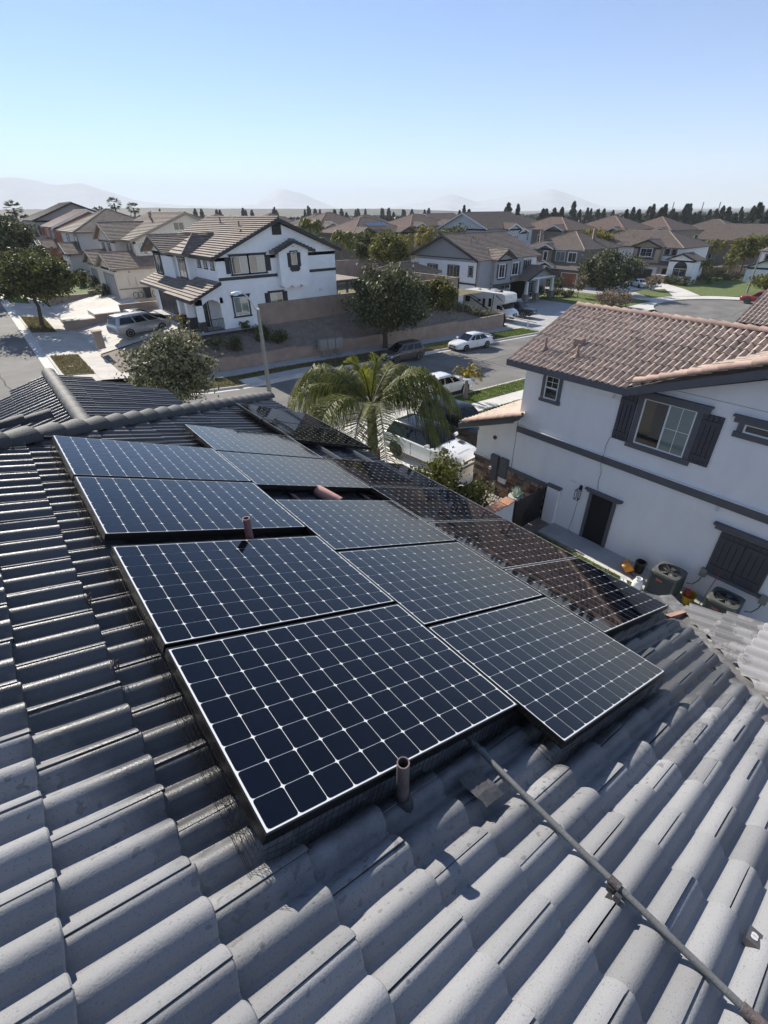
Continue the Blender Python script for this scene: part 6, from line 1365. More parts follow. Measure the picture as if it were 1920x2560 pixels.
for k, (x, y) in enumerate(((106.6, 47.9), (107.0, 49.0), (105.8, 46.6))): o = thing('porch_pillar', ['low stone pillar left of the walk at the taupe house', 'low stone pillar nearest the dark garage door', 'low stone pillar right of the walk at the taupe house'][k], 'pillar', (x, y, -12.45)); MB().box(-.35, .35, -.35, .35, 0, 1.3).build('pillar_body', M['stucco_tan'], o); MB().box(-.42, .42, -.42, .42, 1.3, 1.42).build('pillar_cap', M['concrete_light'], o)
# ---------------- neighbour two doors down: its tiled gable shows at the right edge
n2 = thing('far_neighbour_house', 'pink tiled roof of the next house, peeping over at the right edge', 'house', (37, 4, -11.4))
b = MB(); b.box(31.6, 42.4, -8, 9.0, -11.8, -5.35); wb(b, 'wall', M['stucco_grey'], n2)
R2 = TileField(n2, 'roof_tile', 120); O_ = V((37, 9.5, -5.25+5.85*TN)); 
lay_tiles(R2, O_, aN, dN, nN, (0, 9.0) if sgn > 0 else (-9.0, 0), (.36, 5.9/math.cos(slope_)), .205, .362, TV2, M['tile_pink'], 0.0, None, lambda u, v, W, e: (1, ()), tid=8, stagger=0.0); R2.finish()
b = MB(); b.prism([(31.1, 9.5, -5.3), (37, 9.5, -5.3+5.9*TN), (42.9, 9.5, -5.3), (42.9, 9.5, -5.5), (37, 9.5, -5.5+5.9*TN), (31.1, 9.5, -5.5)], (0, -17, 0)); wb(b, 'roof_deck', M['trim_grey'], n2)
b = MB(); b.tube([(34.2, 8.6, -4.2), (34.2, 8.6, -3.35)], .16, 12); b.tube([(34.2, 8.6, -3.35), (34.2, 8.6, -3.15)], [.2, .2], 12); wb(b, 'roof_vent', M['roof_rose'], n2)
# ---------------- little hip roofed pavilion behind the big tree
cs_ = thing('pavilion', 'small white outbuilding with a brown hip roof behind the bank trees', 'outbuilding', (45.4, 52, -8.8)); b = MB(); b.box(42.2, 48.6, 50.4, 55.5, -9.2, -6.85); wb(b, 'wall', M['stucco_white'], cs_); b = MB(); rb = RB(); roofs(b, 42.2, 48.6, 50.4, 55.5, -6.8, 'x', hips=(1, 1), pitch=.36, ov=.6, rb=rb, expo=.2); rf = wb(b, 'roof', M['roof_brown'], cs_); sub(rb, 'ridge_tiles', M['roof_brown'], rf)
# ---------------- the rows beyond
def dbl(x0, x1, y, z0, z1, n): return [(y, x0+(x1-x0)*(i+.25)/n, x0+(x1-x0)*(i+.25)/n+1.5, z0, z1) for i in range(n)]
simple_house('taupe_house', 'taupe two storey house with a small blue panel array, behind the block walls', 61, 75, 86, 98, -9.2, -3.65, 'stucco_taupe', 'roof_rose', 'x', (1, 1), wins_s=[(86, 62.2, 63.7, 3.7, 5.1), (86, 68.6, 70.2, 3.8, 5.1), (84.6, 73, 74.2, 3.8, 5.0)], gables=[(84.6, 'y', 61, 65, 1.4, -3.65), (84.6, 'y', 71.5, 75, 1.4, -3.65)], extra=lambda h, g: [wb(MB().box(60.5, 70.5, 83.2, 86, g+2.6, g+2.8), 'porch_roof', M['roof_dark'], h), window(h, FS(86, g), 65.5, 66.6, .1, 2.1, trim=.1), window(h, FS(86, g), 68, 69.6, .8, 2.1, trim=.1)])
panel_array('small blue solar array on the taupe house roof', (65.3, 88.6, -2.05), (1, 0, 0), (0, -1, -TN), (0, -TN, 1), 5, 1)
FAR = [('brown hip roofed house behind the two queen palms', 67, 81, 108, 121, -8.8, -2.9, 'stucco_tan', 'roof_rose', 'x', (1, 1), 'hip_roof_house'), ('tan house with tall narrow windows right of the small solar array', 98, 113, 112, 125, -10, -3.6, 'stucco_tan', 'roof_rose', 'x', (1, 1), 'tan_house'),
       ('house with a plain rose gable roof in front of the far conifers', 118, 130, 122, 134, -10, -3.4, 'stucco_tan', 'roof_rose', 'x', (0, 0), 'tan_house'), ('brown hip house at the very back left of centre', 52, 64, 138, 150, -9, -2.8, 'stucco_beige', 'roof_rose', 'x', (1, 1), 'hip_roof_house'),
       ('brown hip house at the very back behind the taupe house', 84, 97, 140, 152, -9.5, -3.0, 'stucco_beige', 'roof_brown', 'x', (1, 1), 'hip_roof_house')]
for (lb, x0, x1, y0, y1, g, ze, wm, rm, ax, hp, nm) in FAR: simple_house(nm, lb, x0, x1, y0, y1, g, ze, wm, rm, ax, hp, wins_s=dbl(x0, x1, y0, 3.8, 5.1, 4), trimm='trim_white', gables=[(y0-1.2, 'y', x0+1, x0+4.5, 1.4, ze), (y0-1.2, 'y', x1-5, x1-1.5, 1.4, ze)], shut=0)
simple_house('grey_gable_house', 'pale grey gabled house with a large blue solar array', 88, 103, 76.5, 90.5, -9.6, -3.4, 'stucco_bluegrey', 'roof_brown', 'x', (0, 0), trimm='trim_white', wins_w=[(88, 78.8, 80, 3.8, 5), (88, 82.5, 83.8, 3.8, 5), (88, 86.6, 87.8, 3.8, 5)], wins_s=[(75.2, 94.6, 96, 3.6, 4.8), (76.5, 100, 101.4, 3.7, 5)], gables=[(75.2, 'y', 93, 97, 1.4, -3.5), (75.4, 'y', 97.2, 99.8, 1.2, -4.2)])
panel_array('large blue solar array on the pale grey gabled house', (93.2, 81.9, -1.55), (1, 0, 0), (0, -1, -TN), (0, -TN, 1), 8, 3, skip=((0, 2), (1, 2), (2, 2), (7, 0)))
simple_house('rose_roof_house', 'taupe house with a wide rose tiled roof and white windows', 118, 130, 77.5, 93, -10.8, -4.4, 'stucco_taupe', 'roof_rose', 'y', (1, 1), trimm='trim_white', wins_w=[(118, 79, 81, 3.6, 5.2), (118, 84, 85.6, 3.6, 5.2), (118, 89, 90.6, 3.6, 5.2)], wins_s=[(77.5, 119.5, 121.4, 3.8, 5.1)], gables=[(116.8, 'x', 78, 82.5, 1.4, -4.4)], shut=0)
simple_house('rose_roof_house', 'house with a big pyramid of rose tiles left of the far conifers', 142, 157, 76, 92, -11.8, -5.0, 'stucco_taupe', 'roof_rose', 'y', (1, 1), trimm='trim_white', wins_w=[(142, 78, 79.6, 3.8, 5.2), (142, 84, 85.6, 3.8, 5.2)], gables=[(140.6, 'x', 76.4, 80, 1.6, -5.2)], shut=0)
simple_house('far_tan_house', 'tan house with several gables and a few panels behind the taupe house', 162, 178, 73, 87, -12.5, -5.6, 'stucco_tan', 'roof_rose', 'y', (1, 1), trimm='trim_white', wins_w=[(162, 75, 76.5, 3.8, 5), (162, 78, 79.5, 3.8, 5)], gables=[(160.6, 'x', 73.4, 76.6, 1.6, -5.7)], shut=0)
panel_array('few panels on the far tan house roof', (163.5, 77, -5.05), (0, -1, 0), (-1, 0, -TN), (-TN, 0, 1), 4, 1)
simple_house('long_roof_house', 'house with a long brown roof carrying one strip of dark panels', 172, 190, 53, 69.5, -13.6, -8.0, 'stucco_taupe', 'roof_brown', 'y', (0, 0), wins_w=[(172, 56, 58, .8, 2.2), (172, 63, 65, .8, 2.2)], shut=0)
panel_array('strip of dark panels on the long brown roof', (178.6, 65.3, -5.45), (0, -1, 0), (-1, 0, -TN), (-TN, 0, 1), 9, 1, w=1.2)
simple_house('tan_house', 'two storey tan house with a brown roof right of the dark conifers', 200, 214, 71, 87, -14, -6.5, 'stucco_tan', 'roof_brown', 'y', (1, 1), trimm='trim_white', wins_w=[(200, 73, 74.5, 4.5, 6), (200, 80, 81.5, 4.5, 6), (200, 76, 77.5, 4.5, 6)], shut=0)
simple_house('white_red_house', 'white house with red tile roof at the right edge behind the lamp post', 121, 133, 28, 36.6, -12.8, -7.2, 'stucco_white', 'roof_rose', 'x', (1, 1), wins_w=[(121, 34.3, 35.6, 3.6, 5.0), (121, 31, 33, 3.6, 5)], gables=[(118.5, 'x', 31, 37.2, 2.6, -9.8)], shut=0)
for k, (x0, y0, g, ze, rm) in enumerate(((232, 96, -15, -8.6, 'roof_rose'), (196, 104, -13.5, -6.2, 'roof_rose'), (152, 118, -12, -4.6, 'roof_brown'), (222, 58, -15, -9.2, 'roof_rose'), (170, 130, -13, -5.6, 'roof_rose'), (250, 40, -16, -9.6, 'roof_rose'), (120, 165, -11, -3.9, 'roof_brown'), (88, 180, -10, -3.4, 'roof_rose'), (150, 170, -13, -4.8, 'roof_rose'), (190, 160, -14, -5.8, 'roof_brown'))):
    simple_house('distant_house', ['far house', 'far house']
                 [0]+[' with rose hip roof beside the eastern conifers', ' with rose hip roof behind the gabled tan house', ' with brown hip roof between conifer rows', ' with rose hip roof behind the long brown roof', ' with rose hip roof below the middle conifers', ' with rose hip roof at the right edge conifers', ' with brown hip roof at the back of centre', ' with rose hip roof at the back behind the queen palms', ' with rose hip roof at the back right of centre', ' with brown hip roof below the tall conifers'][k], x0, x0+15, y0, y0+13, g, ze, 'stucco_tan', rm, 'y' if k % 2 else 'x', (1, 1), wins_w=[(x0, y0+2, y0+3.6, 3.4, 4.8), (x0, y0+8, y0+9.6, 3.4, 4.8)], trimm='trim_white', shut=0)
# ================================================================== VEHICLES
def paint(name, col, rough=0.25, metal=0.0): return mat(name, col, rough, metal, coat=1.0 if sum(col) > .2 else .35, spec=0.5 if sum(col) > .2 else .3)
M['p_white'] = paint('white_paint', (0.78, 0.78, 0.77)); M['p_silver'] = paint('silver_paint', (0.42, 0.44, 0.46), .3, .55); M['p_black'] = paint('black_paint', (0.008, 0.009, 0.011)); M['p_grey'] = paint('grey_paint', (0.10, 0.09, 0.088), .3, .4)
M['p_green'] = paint('dark_green_paint', (0.012, 0.02, 0.022)); M['p_red'] = paint('red_paint', (0.30, 0.012, 0.016)); M['p_cream'] = mat('motorhome_shell', (0.70, 0.67, 0.60), .4, coat=.3)
def wheel(r, x, y, R, wd, rim='rim', spokes=5):
    s = 1 if y > 0 else -1; b = MB(); n = 22
    prof = [(-wd/2, R*.7), (-wd/2, R*.93), (-wd*.36, R), (wd*.36, R), (wd/2, R*.93), (wd/2, R*.7)]
    rings = [[(x+rr*math.cos(2*math.pi*i/n), y+yy, R+rr*math.sin(2*math.pi*i/n)) for i in range(n)] for yy, rr in prof]; b.loft(rings)
    w = b.build('wheel', M['tyre'], r, True)
    b = MB(); yo = y+s*(wd/2-.012); b.loft([[(x+rr*math.cos(2*math.pi*i/n), yo+s*d_, R+rr*math.sin(2*math.pi*i/n)) for i in range(n)] for rr, d_ in ((R*.72, .0), (R*.72, .014), (R*.62, .014), (R*.62, -.0))], cap=False)
    b.disc((x, yo-s*.03, R), (0, s, 0), R*.14, 12, .045)
    for k in range(spokes):
        a = 2*math.pi*k/spokes+.3; d = V((math.cos(a), 0, math.sin(a))); q = V((-d.z, 0, d.x)); c = V((x, yo, R)); b.obox(c+d*R*.1-q*R*.09-V((0, s*.02, 0)), d*R*.58, q*R*.18, V((0, s*.03, 0)))
    o = b.build('rim', M[rim], None); o.parent = w
    b = MB(); b.disc((x, yo-s*.045, R), (0, s, 0), R*.7, n, .012); o = b.build('brake_disc', M['plastic_black'], None); o.parent = w
def car(name, label, cat, loc, rot, L, W, H, body, cab, pm, wb_, R=.32, rim='rim', roofm=None, group=None, grille=True, gh=.42, glassside=3, lamp_z=.66, mirror=True, plates=True, arch=True):
    """body: (x fraction -.5..+.5, zbot, zshoulder, width fraction); cab: dict(zb, xr0, xf0, xr1, xf1, w0, w1)"""
    r = thing(name, label, cat, loc, rot, group); hw = W/2; b = MB(); rings = []
    for (fx, zb, zs, wf) in body:
        w = hw*wf; x = fx*L; rings.append([(x, -w*.80, zb), (x, -w*.97, zb+.10), (x, -w, zb+(zs-zb)*.55), (x, -w*.965, zs-.07), (x, -w*.88, zs), (x, -w*.4, zs+.035), (x, w*.4, zs+.035), (x, w*.88, zs), (x, w*.965, zs-.07), (x, w, zb+(zs-zb)*.55), (x, w*.97, zb+.10), (x, w*.80, zb)])
    b.loft(rings); b.build('body', M[pm], r, True)
    zb, xr0, xf0, xr1, xf1, w0, w1 = (cab[k] for k in ('zb', 'xr0', 'xf0', 'xr1', 'xf1', 'w0', 'w1')); zt = H
    def rr_(t, o=0.0):   # ring at height fraction t
        xa = xr0+(xr1-xr0)*t-o; xb = xf0+(xf1-xf0)*t+o; w = (w0+(w1-w0)*t)/2+o; z = zb+(zt-zb)*t; c = .10
        return [(xa, -w+c, z), (xa+c*.6, -w, z), (xb-c*1.6, -w, z), (xb, -w+c*1.6, z), (xb, w-c*1.6, z), (xb-c*1.6, w, z), (xa+c*.6, w, z), (xa, w-c, z)]
    b = MB(); top = [(x*.985+(xr1+xf1)*.0075, y*.93, zt+.0) for x, y, z in rr_(1)]
    b.loft([rr_(0), rr_(.55), [(x, y, zt-.06) for x, y, z in rr_(.93)], top, [((x-(xr1+xf1)/2)*.6+(xr1+xf1)/2, y*.6, zt+.03) for x, y, z in top]]); b.build('cabin', M[roofm or pm], r, True)
    def P(t, side, f, o=.012):     # point on a cabin side: side 'l','r' with f = fraction along x; 'f','b' with f across
        xa = xr0+(xr1-xr0)*t; xb = xf0+(xf1-xf0)*t; w = (w0+(w1-w0)*t)/2; z = zb+(zt-zb)*t
        if side == 'l': return V((xa+(xb-xa)*f, w+o, z))
        if side == 'r': return V((xa+(xb-xa)*f, -w-o, z))
        if side == 'f': return V((xb+o, (f-.5)*2*w, z))
        return V((xa-o, (f-.5)*2*w, z))
    def pane(nm, side, f0, f1, t0, t1, g0=0., g1=0.):
        q = [P(t0, side, f0), P(t0, side, f1), P(t1, side, f1-g1), P(t1, side, f0+g0)]; nrm = {'l': V((0, .02, 0)), 'r': V((0, -.02, 0)), 'f': V((.02, 0, .008)), 'b': V((-.02, 0, .008))}[side]
        b = MB(); b.prism(q, -nrm); b.build(nm, M['glass_car'], r)
    pane('windshield', 'f', .08, .92, .05, .88); pane('rear_window', 'b', .10, .90, .12, .86)
    cuts = {3: [(.06, .40), (.43, .70), (.73, .95)], 2: [(.09, .48), (.52, .95)]}[glassside]
    for s in 'lr':
        for i, (f0, f1) in enumerate(cuts): pane('side_window', s, f0, f1, .10, .80, .03 if i == 0 else 0, .04 if i == len(cuts)-1 else 0)
    for fx in (wb_/2, -wb_/2):
        for y in (hw-.1, -hw+.1):
            xx = fx+cab.get('wx', 0)
            if arch:
                s = 1 if y > 0 else -1; b = MB(); n = 18; Ra = R*1.17
                b.prism([(xx+Ra*math.cos(a), s*(hw*.985), max(.17, R+Ra*math.sin(a))) for a in np.linspace(-.5, math.pi+.5, n)], (0, s*.012, 0)); b.build('wheel_arch', M['plastic_black'], r)
            wheel(r, xx, y+(.02 if y > 0 else -.02), R, .22, rim)
    xf = L/2; xr = -L/2
    for y in (hw*.72, -hw*.72):
        b = MB(); s = 1 if y > 0 else -1; b.hexa([(xf*.90, y-.2*s, lamp_z-.07), (xf*.975, y-.2*s, lamp_z-.07), (xf*.90, y+.16*s, lamp_z-.05), (xf*.84, y+.16*s, lamp_z-.05), (xf*.90, y-.2*s, lamp_z+.07), (xf*.965, y-.2*s, lamp_z+.07), (xf*.89, y+.16*s, lamp_z+.09), (xf*.80, y+.16*s, lamp_z+.09)]); b.build('headlight', M['lamp_glass'], r)
        b = MB(); b.hexa([(xr*1.0, y-.16*s, lamp_z+.06), (xr*.93, y-.16*s, lamp_z+.06), (xr*.86, y+.17*s, lamp_z+.06), (xr*.95, y+.17*s, lamp_z+.06), (xr*.995, y-.16*s, lamp_z+.2), (xr*.93, y-.16*s, lamp_z+.2), (xr*.86, y+.17*s, lamp_z+.22), (xr*.94, y+.17*s, lamp_z+.22)]); b.build('tail_light', M['tail'], r)
    if grille: b = MB(); b.box(xf*.97, xf*1.003, -hw*.45, hw*.45, gh, gh+.17); b.build('grille', M['plastic_black'], r); b = MB(); b.box(xf*.97, xf*1.004, -hw*.6, hw*.6, gh-.2, gh-.06); b.build('air_intake', M['plastic_black'], r)
    if plates:
        for x in (xf*1.006, xr*1.006-.01): MB().box(x, x+.01, -.15, .15, gh-.02, gh+.09).build('number_plate', M['plate'], r)
    if mirror:
        for s in (1, -1): b = MB(); x = xf0-.28; b.hexa([(x, s*hw*.93, zb+.04), (x+.12, s*hw*.93, zb+.04), (x+.10, s*(hw+.17), zb+.06), (x-.02, s*(hw+.17), zb+.06), (x, s*hw*.93, zb+.16), (x+.1, s*hw*.93, zb+.16), (x+.07, s*(hw+.17), zb+.18), (x-.02, s*(hw+.17), zb+.18)]); b.build('mirror', M[pm], r)
    for s in (1, -1):
        for x in (xf0-.05, xf0-(xf0-xr0)*.42, xf0-(xf0-xr0)*.80):
            MB().box(x-.006, x+.006, min(s*hw*.96, s*(hw+.002)), max(s*hw*.96, s*(hw+.002)), .42, zb-.14).build('door_seam', M['plastic_black'], r)
    b = MB()
    for s in (1, -1):
        for x in (xf0-(xf0-xr0)*.45, xf0-(xf0-xr0)*.75): b.box(x, x+.16, min(s*hw*.985, s*(hw+.012)), max(s*hw*.985, s*(hw+.012)), zb-.12, zb-.09)
    tag(b.build('door_handle', M['alu'], r), kind=None)
    return r
SED = [(-.5, .42, .78, .72), (-.485, .30, .93, .86), (-.40, .22, .99, .98), (-.2, .19, .95, 1), (0, .18, .93, 1), (.2, .19, .90, 1), (.33, .2, .87, .99), (.44, .22, .78, .93), (.49, .26, .68, .80), (.5, .40, .58, .70)]
SEDC = dict(zb=.88, xr0=-1.75, xf0=1.15, xr1=-.95, xf1=.22, w0=1.66, w1=1.20)
car('parked_sedan', 'white sedan parked facing left at the far kerb of the street', 'car', (36.95, 32.95, S(37, 33)), math.radians(176.5), 4.75, 1.82, 1.45, SED, SEDC, 'p_white', 2.78)
sp = bpy.data.objects['parked_sedan']; MB().obox((-2.25, -.6, 1.08), (.22, 0, .03), (0, 1.2, 0), (0, 0, .03)).build('spoiler', M['p_white'], sp)
car('parked_sedan', 'white sedan with dark wheels parked behind the small palm', 'car', (24.2, 23.85, S(24, 23)), math.radians(-3), 4.6, 1.8, 1.43, SED, SEDC, 'p_white', 2.73, rim='rim_dark')
HAT = [(-.5, .40, .85, .80), (-.48, .28, .98, .92), (-.36, .2, .99, 1), (-.1, .18, .97, 1), (.2, .18, .93, 1), (.36, .2, .86, .98), (.46, .24, .74, .88), (.5, .36, .6, .72)]
car('parked_hatchback', 'dark grey hatchback parked in the shade of the big tree', 'car', (28.2, 33.0, S(28, 33)), math.radians(177), 4.0, 1.7, 1.52, HAT, dict(zb=.92, xr0=-1.9, xf0=1.2, xr1=-1.6, xf1=.25, w0=1.56, w1=1.2), 'p_grey', 2.5)
VAN = [(-.5, .45, .95, .85), (-.485, .30, 1.08, .95), (-.38, .22, 1.08, 1), (-.1, .2, 1.05, 1), (.2, .2, 1.02, 1), (.34, .2, .98, .99), (.45, .24, .86, .90), (.49, .3, .74, .78), (.5, .42, .62, .7)]
mv = car('minivan', 'silver minivan parked on the white house driveway', 'van', (10.95, 48.9, PADW(11, 49)), math.radians(14), 5.1, 1.98, 1.74, VAN, dict(zb=1.02, xr0=-2.45, xf0=1.62, xr1=-2.2, xf1=.62, w0=1.86, w1=1.42), 'p_silver', 3.0, R=.35)
for s in (.55, -.55): MB().box(-1.7, .3, s-.02, s+.02, 1.76, 1.80).build('roof_rail', M['alu'], mv)
car('parked_sedan', 'dark sedan half hidden behind the silver minivan', 'car', (11.6, 51.6, PADW(11.6, 51.6)), math.radians(14), 4.7, 1.82, 1.5, SED, SEDC, 'p_black', 2.75)
SUV = [(-.5, .50, .98, .86), (-.488, .34, 1.12, .95), (-.4, .27, 1.16, 1), (-.15, .26, 1.14, 1), (.12, .26, 1.12, 1), (.30, .27, 1.10, 1), (.42, .28, 1.05, .95), (.482, .31, .95, .84), (.5, .45, .80, .76)]
sv = car('parked_suv', 'white sport utility vehicle with a black roof parked nose in on the neighbour driveway', 'suv', (15.35, 15.75, DZ(15.3, 15.7)), math.radians(-85), 4.85, 2.03, 1.74, SUV, dict(zb=1.12, xr0=-2.3, xf0=.92, xr1=-1.9, xf1=.08, w0=1.86, w1=1.40), 'p_white', 2.92, R=.39, rim='rim_dark', roofm='p_black', lamp_z=.86, gh=.62)
for s in (1, -1):
    MB().obox((1.25, s*.62-.13, 1.165), (.30, 0, -.02), (0, .26, 0), (0, 0, .012)).build('bonnet_vent', M['plastic_black'], sv)
for k in range(10): MB().box(2.02+.0, 2.05, -.42+k*.086, -.42+k*.086+.05, 1.085, 1.095).build('bonnet_letter', M['alu'], sv)
car('parked_suv', 'black sport utility vehicle on the neighbour driveway beside the garage', 'suv', (18.4, 16.7, DZ(18.4, 16.7)), math.radians(-82), 5.0, 2.0, 1.85, SUV, dict(zb=1.12, xr0=-2.35, xf0=1.05, xr1=-2.1, xf1=.25, w0=1.86, w1=1.45), 'p_black', 2.95, R=.39, rim='rim_dark', roofm='p_black', lamp_z=.9)
PK = [(-.5, .55, 1.02, .90), (-.49, .45, 1.10, .96), (-.3, .38, 1.10, 1), (-.05, .36, 1.10, 1), (.15, .36, 1.10, 1), (.3, .36, 1.12, .98), (.44, .36, 1.06, .92), (.49, .40, .95, .84), (.5, .5, .85, .8)]
def pickup(label, loc, rot, pm, group=None):
    r = car('pickup_truck', label, 'pickup', loc, rot, 5.5, 1.95, 1.86, PK, dict(zb=1.08, xr0=-.75, xf0=1.35, xr1=-.6, xf1=.55, w0=1.76, w1=1.40), pm, 3.3, R=.39, lamp_z=.88, gh=.68, glassside=2)
    b = MB(); b.box(-2.62, -.85, -.78, .78, 1.12, 1.145); b.build('bed_floor', M['plastic_black'], r)
    for s in (1, -1): MB().box(-2.68, -.82, s*.86-.05, s*.86+.05, 1.08, 1.20).build('bed_rail', M[pm], r)
    return r
pickup('dark green pickup parked beside the motorhome', (56.0, 42.6, S(55, 36)+.15), math.radians(-80), 'p_green')
pickup('red pickup parked at the kerb of the cul-de-sac', (93.4, 25.9, -12.59), math.radians(97), 'p_red')
car('parked_sedan', 'white sports car parked on the drive of the taupe house', 'car', (97.4, 46.8, -12.43), math.radians(-125), 4.6, 1.85, 1.36, SED, SEDC, 'p_white', 2.7, rim='rim_dark')
car('minivan', 'white van farther up the left street, behind the street tree', 'van', (9.4, 94.0, S(6.8, 94)+.35), math.radians(8), 5.2, 2.0, 1.85, VAN, dict(zb=1.02, xr0=-2.5, xf0=1.6, xr1=-2.3, xf1=.7, w0=1.86, w1=1.5), 'p_white', 3.0, R=.35)
car('minivan', 'white van nearer the grey house drive on the left street', 'van', (9.3, 87.2, S(6.8, 87)+.3), math.radians(6), 5.0, 1.95, 1.7, VAN, dict(zb=1.0, xr0=-2.4, xf0=1.5, xr1=-2.1, xf1=.6, w0=1.8, w1=1.4), 'p_white', 2.95, R=.34)
car('parked_sedan', 'white car almost hidden behind the dark tree on the left street', 'car', (5.6, 121, S(4, 121)), math.radians(88), 4.7, 1.8, 1.5, SED, SEDC, 'p_white', 2.7)
# motorhome
rv = thing('motorhome', 'cream motorhome with dark swooping stripes parked beside the bank', 'motorhome', (52.0, 43.3, S(51, 36)+.2), math.radians(-88))
b = MB()   # local x forward
prof = [(-3.9, .55), (1.45, .55), (1.45, 1.75), (2.75, 2.05), (2.9, 2.35), (2.72, 2.98), (2.3, 3.12), (-3.75, 3.12), (-3.9, 2.98)]
b.prism([(x, -1.2, z) for x, z in prof], (0, 2.4, 0)); b.build('coach_body', M['p_cream'], rv)
b = MB(); b.loft([[(x, -w, z0), (x, -w, z1-.1), (x, -w*.85, z1), (x, w*.85, z1), (x, w, z1-.1), (x, w, z0)] for x, w, z0, z1 in ((1.3, 1.0, .45, 1.9), (2.2, 1.0, .42, 1.75), (2.75, .98, .40, 1.38), (3.3, .92, .40, 1.22), (3.62, .82, .45, 1.02), (3.68, .75, .5, .85))]); b.build('cab_body', M['p_white'], rv, True)
b = MB(); b.prism([(2.12, -.86, 1.78), (2.78, -.92, 1.36), (2.78, .92, 1.36), (2.12, .86, 1.78)], (.02, 0, .03)); b.build('windshield', M['glass_car'], rv)
for s in (1, -1):
    b = MB(); b.prism([(1.55, s*1.005, 1.3), (2.55, s*1.0, 1.3), (2.15, s*1.0, 1.72), (1.55, s*1.0, 1.78)], (0, s*.012, 0)); b.build('cab_window', M['glass_car'], rv)
    b = MB(); b.box(2.2, 2.5, min(s*1.1, s*1.28), max(s*1.1, s*1.28), 1.3, 1.68); b.build('mirror', M['plastic_black'], rv)
    for (x0, x1, z0, z1) in ((-3.5, -2.7, 1.75, 2.4), (-1.35, -.9, 1.95, 2.2), (-.6, -.2, 1.3, 2.35), (.35, .8, 1.5, 2.45)):
        b = MB(); b.box(x0, x1, min(s*1.201, s*1.22), max(s*1.201, s*1.22), z0, z1); b.build('side_window', M['glass_car'], rv)
    for (pts) in ([(-3.88, 2.9), (-3.0, 2.75), (-1.2, 2.2), (-1.2, 2.12), (-3.0, 2.62), (-3.88, 2.72)], [(-2.9, 2.45), (-1.6, 2.0), (.9, 1.05), (1.4, .95), (1.4, .8), (.8, .9), (-1.7, 1.85), (-2.9, 2.35)], [(1.0, 3.0), (1.12, 3.0), (1.0, 1.2), (.85, .7), (.72, .7), (.9, 1.4)], [(1.4, 2.95), (2.5, 2.35), (2.55, 2.25), (1.4, 2.8)], [(1.4, .95), (2.4, .6), (3.0, .5), (3.0, .42), (2.3, .48), (1.4, .75)]):
        b = MB(); b.prism([(x, s*1.2015, z) for x, z in pts], (0, s*.006, 0)); b.build('stripe', M['trim_dark'], rv)
    b = MB(); b.hexa([(3.3, s*.55, .82), (3.62, s*.5, .82), (3.5, s*.84, .84), (3.25, s*.9, .84), (3.3, s*.55, .96), (3.58, s*.5, .96), (3.46, s*.82, 1.0), (3.2, s*.88, 1.0)]); b.build('headlight', M['lamp_glass'], rv)
MB().box(3.55, 3.71, -.42, .42, .62, .92).build('grille', M['plastic_black'], rv); MB().box(3.5, 3.72, -.85, .85, .40, .58).build('bumper', M['plastic_black'], rv); MB().disc((3.71, 0, .77), (1, 0, 0), .09, 16, .012).build('emblem', M['alu'], rv)
b = MB()
for (x, w, h) in ((-.18, .07, .10), (-.08, .07, .12), (.03, .09, .10), (.15, .07, .11)): b.obox(V((2.83, x, 2.58)), (0, w, 0), (-.012, 0, .0), (-.02, 0, h))
lg = b.build('nose_lettering', mat('lettering_teal', (0.12, 0.2, 0.22), .5), rv)
for (x0, x1, y0, y1, h) in ((-.3, .5, -.35, .35, .28), (.95, 1.35, -.3, .3, .16), (-2.4, -2.0, -.2, .2, .1), (-1.3, -.9, .3, .7, .08)):
    b = MB(); b.hexa([(x0, y0, 3.12), (x1, y0, 3.12), (x1, y1, 3.12), (x0, y1, 3.12), (x0+.08, y0+.08, 3.12+h), (x1-.08, y0+.08, 3.12+h), (x1-.08, y1-.08, 3.12+h), (x0+.08, y1-.08, 3.12+h)]); b.build('roof_unit', M['p_white' if h > .2 else 'plastic_black'], rv)
for x in (-2.1, 2.7):
    for y in (1.0, -1.0): wheel(rv, x, y, .37, .26, 'rim')
MB().box(-3.95, 1.4, -1.21, 1.21, .5, .62).build('skirt', M['trim_dark'], rv)
# wheelie bins and small things by house A: omitted pieces stay out of view behind the motorhome
rl = thing('post_and_rail', 'low pale rail and post at the edge of the motorhome driveway', 'rail', (50.3, 36.2, S(50, 36)+.15)); MB().box(-.06, .06, -.06, .06, 0, .75).build('post', M['concrete_light'], rl); MB().obox((-.05, -1.2, .66), (.3, 4.6, .12), (.1, 0, 0), (0, 0, .1)).build('rail', M['concrete_light'], rl)
# ================================================================== TREES AND PLANTS
LM = {}
LM['dark'] = leafmat('leaf_dark', (0.026, 0.034, 0.013), (0.155, 0.165, 0.075), .6, .18)
LM['mid'] = leafmat('leaf_mid', (0.028, 0.040, 0.012), (0.16, 0.17, 0.055), .6, .25)
LM['olive'] = leafmat('leaf_olive', (0.045, 0.050, 0.028), (0.30, 0.30, 0.18), .6, .2, 1.2)
LM['light'] = leafmat('leaf_light', (0.045, 0.060, 0.012), (0.22, 0.21, 0.05), .6, .35)
LM['yellow'] = leafmat('leaf_yellow', (0.08, 0.08, 0.015), (0.30, 0.25, 0.05), .6, .35)
LM['palm'] = leafmat('leaf_palm', (0.035, 0.045, 0.010), (0.21, 0.22, 0.045), .6, .25, 1.5)
LM['palm_young'] = leafmat('leaf_palm_young', (0.10, 0.11, 0.01), (0.30, 0.30, 0.03), .35, .4, 1.5)
LM['conifer'] = leafmat('leaf_conifer', (0.012, 0.018, 0.010), (0.045, 0.058, 0.032), .6, .1, .3)
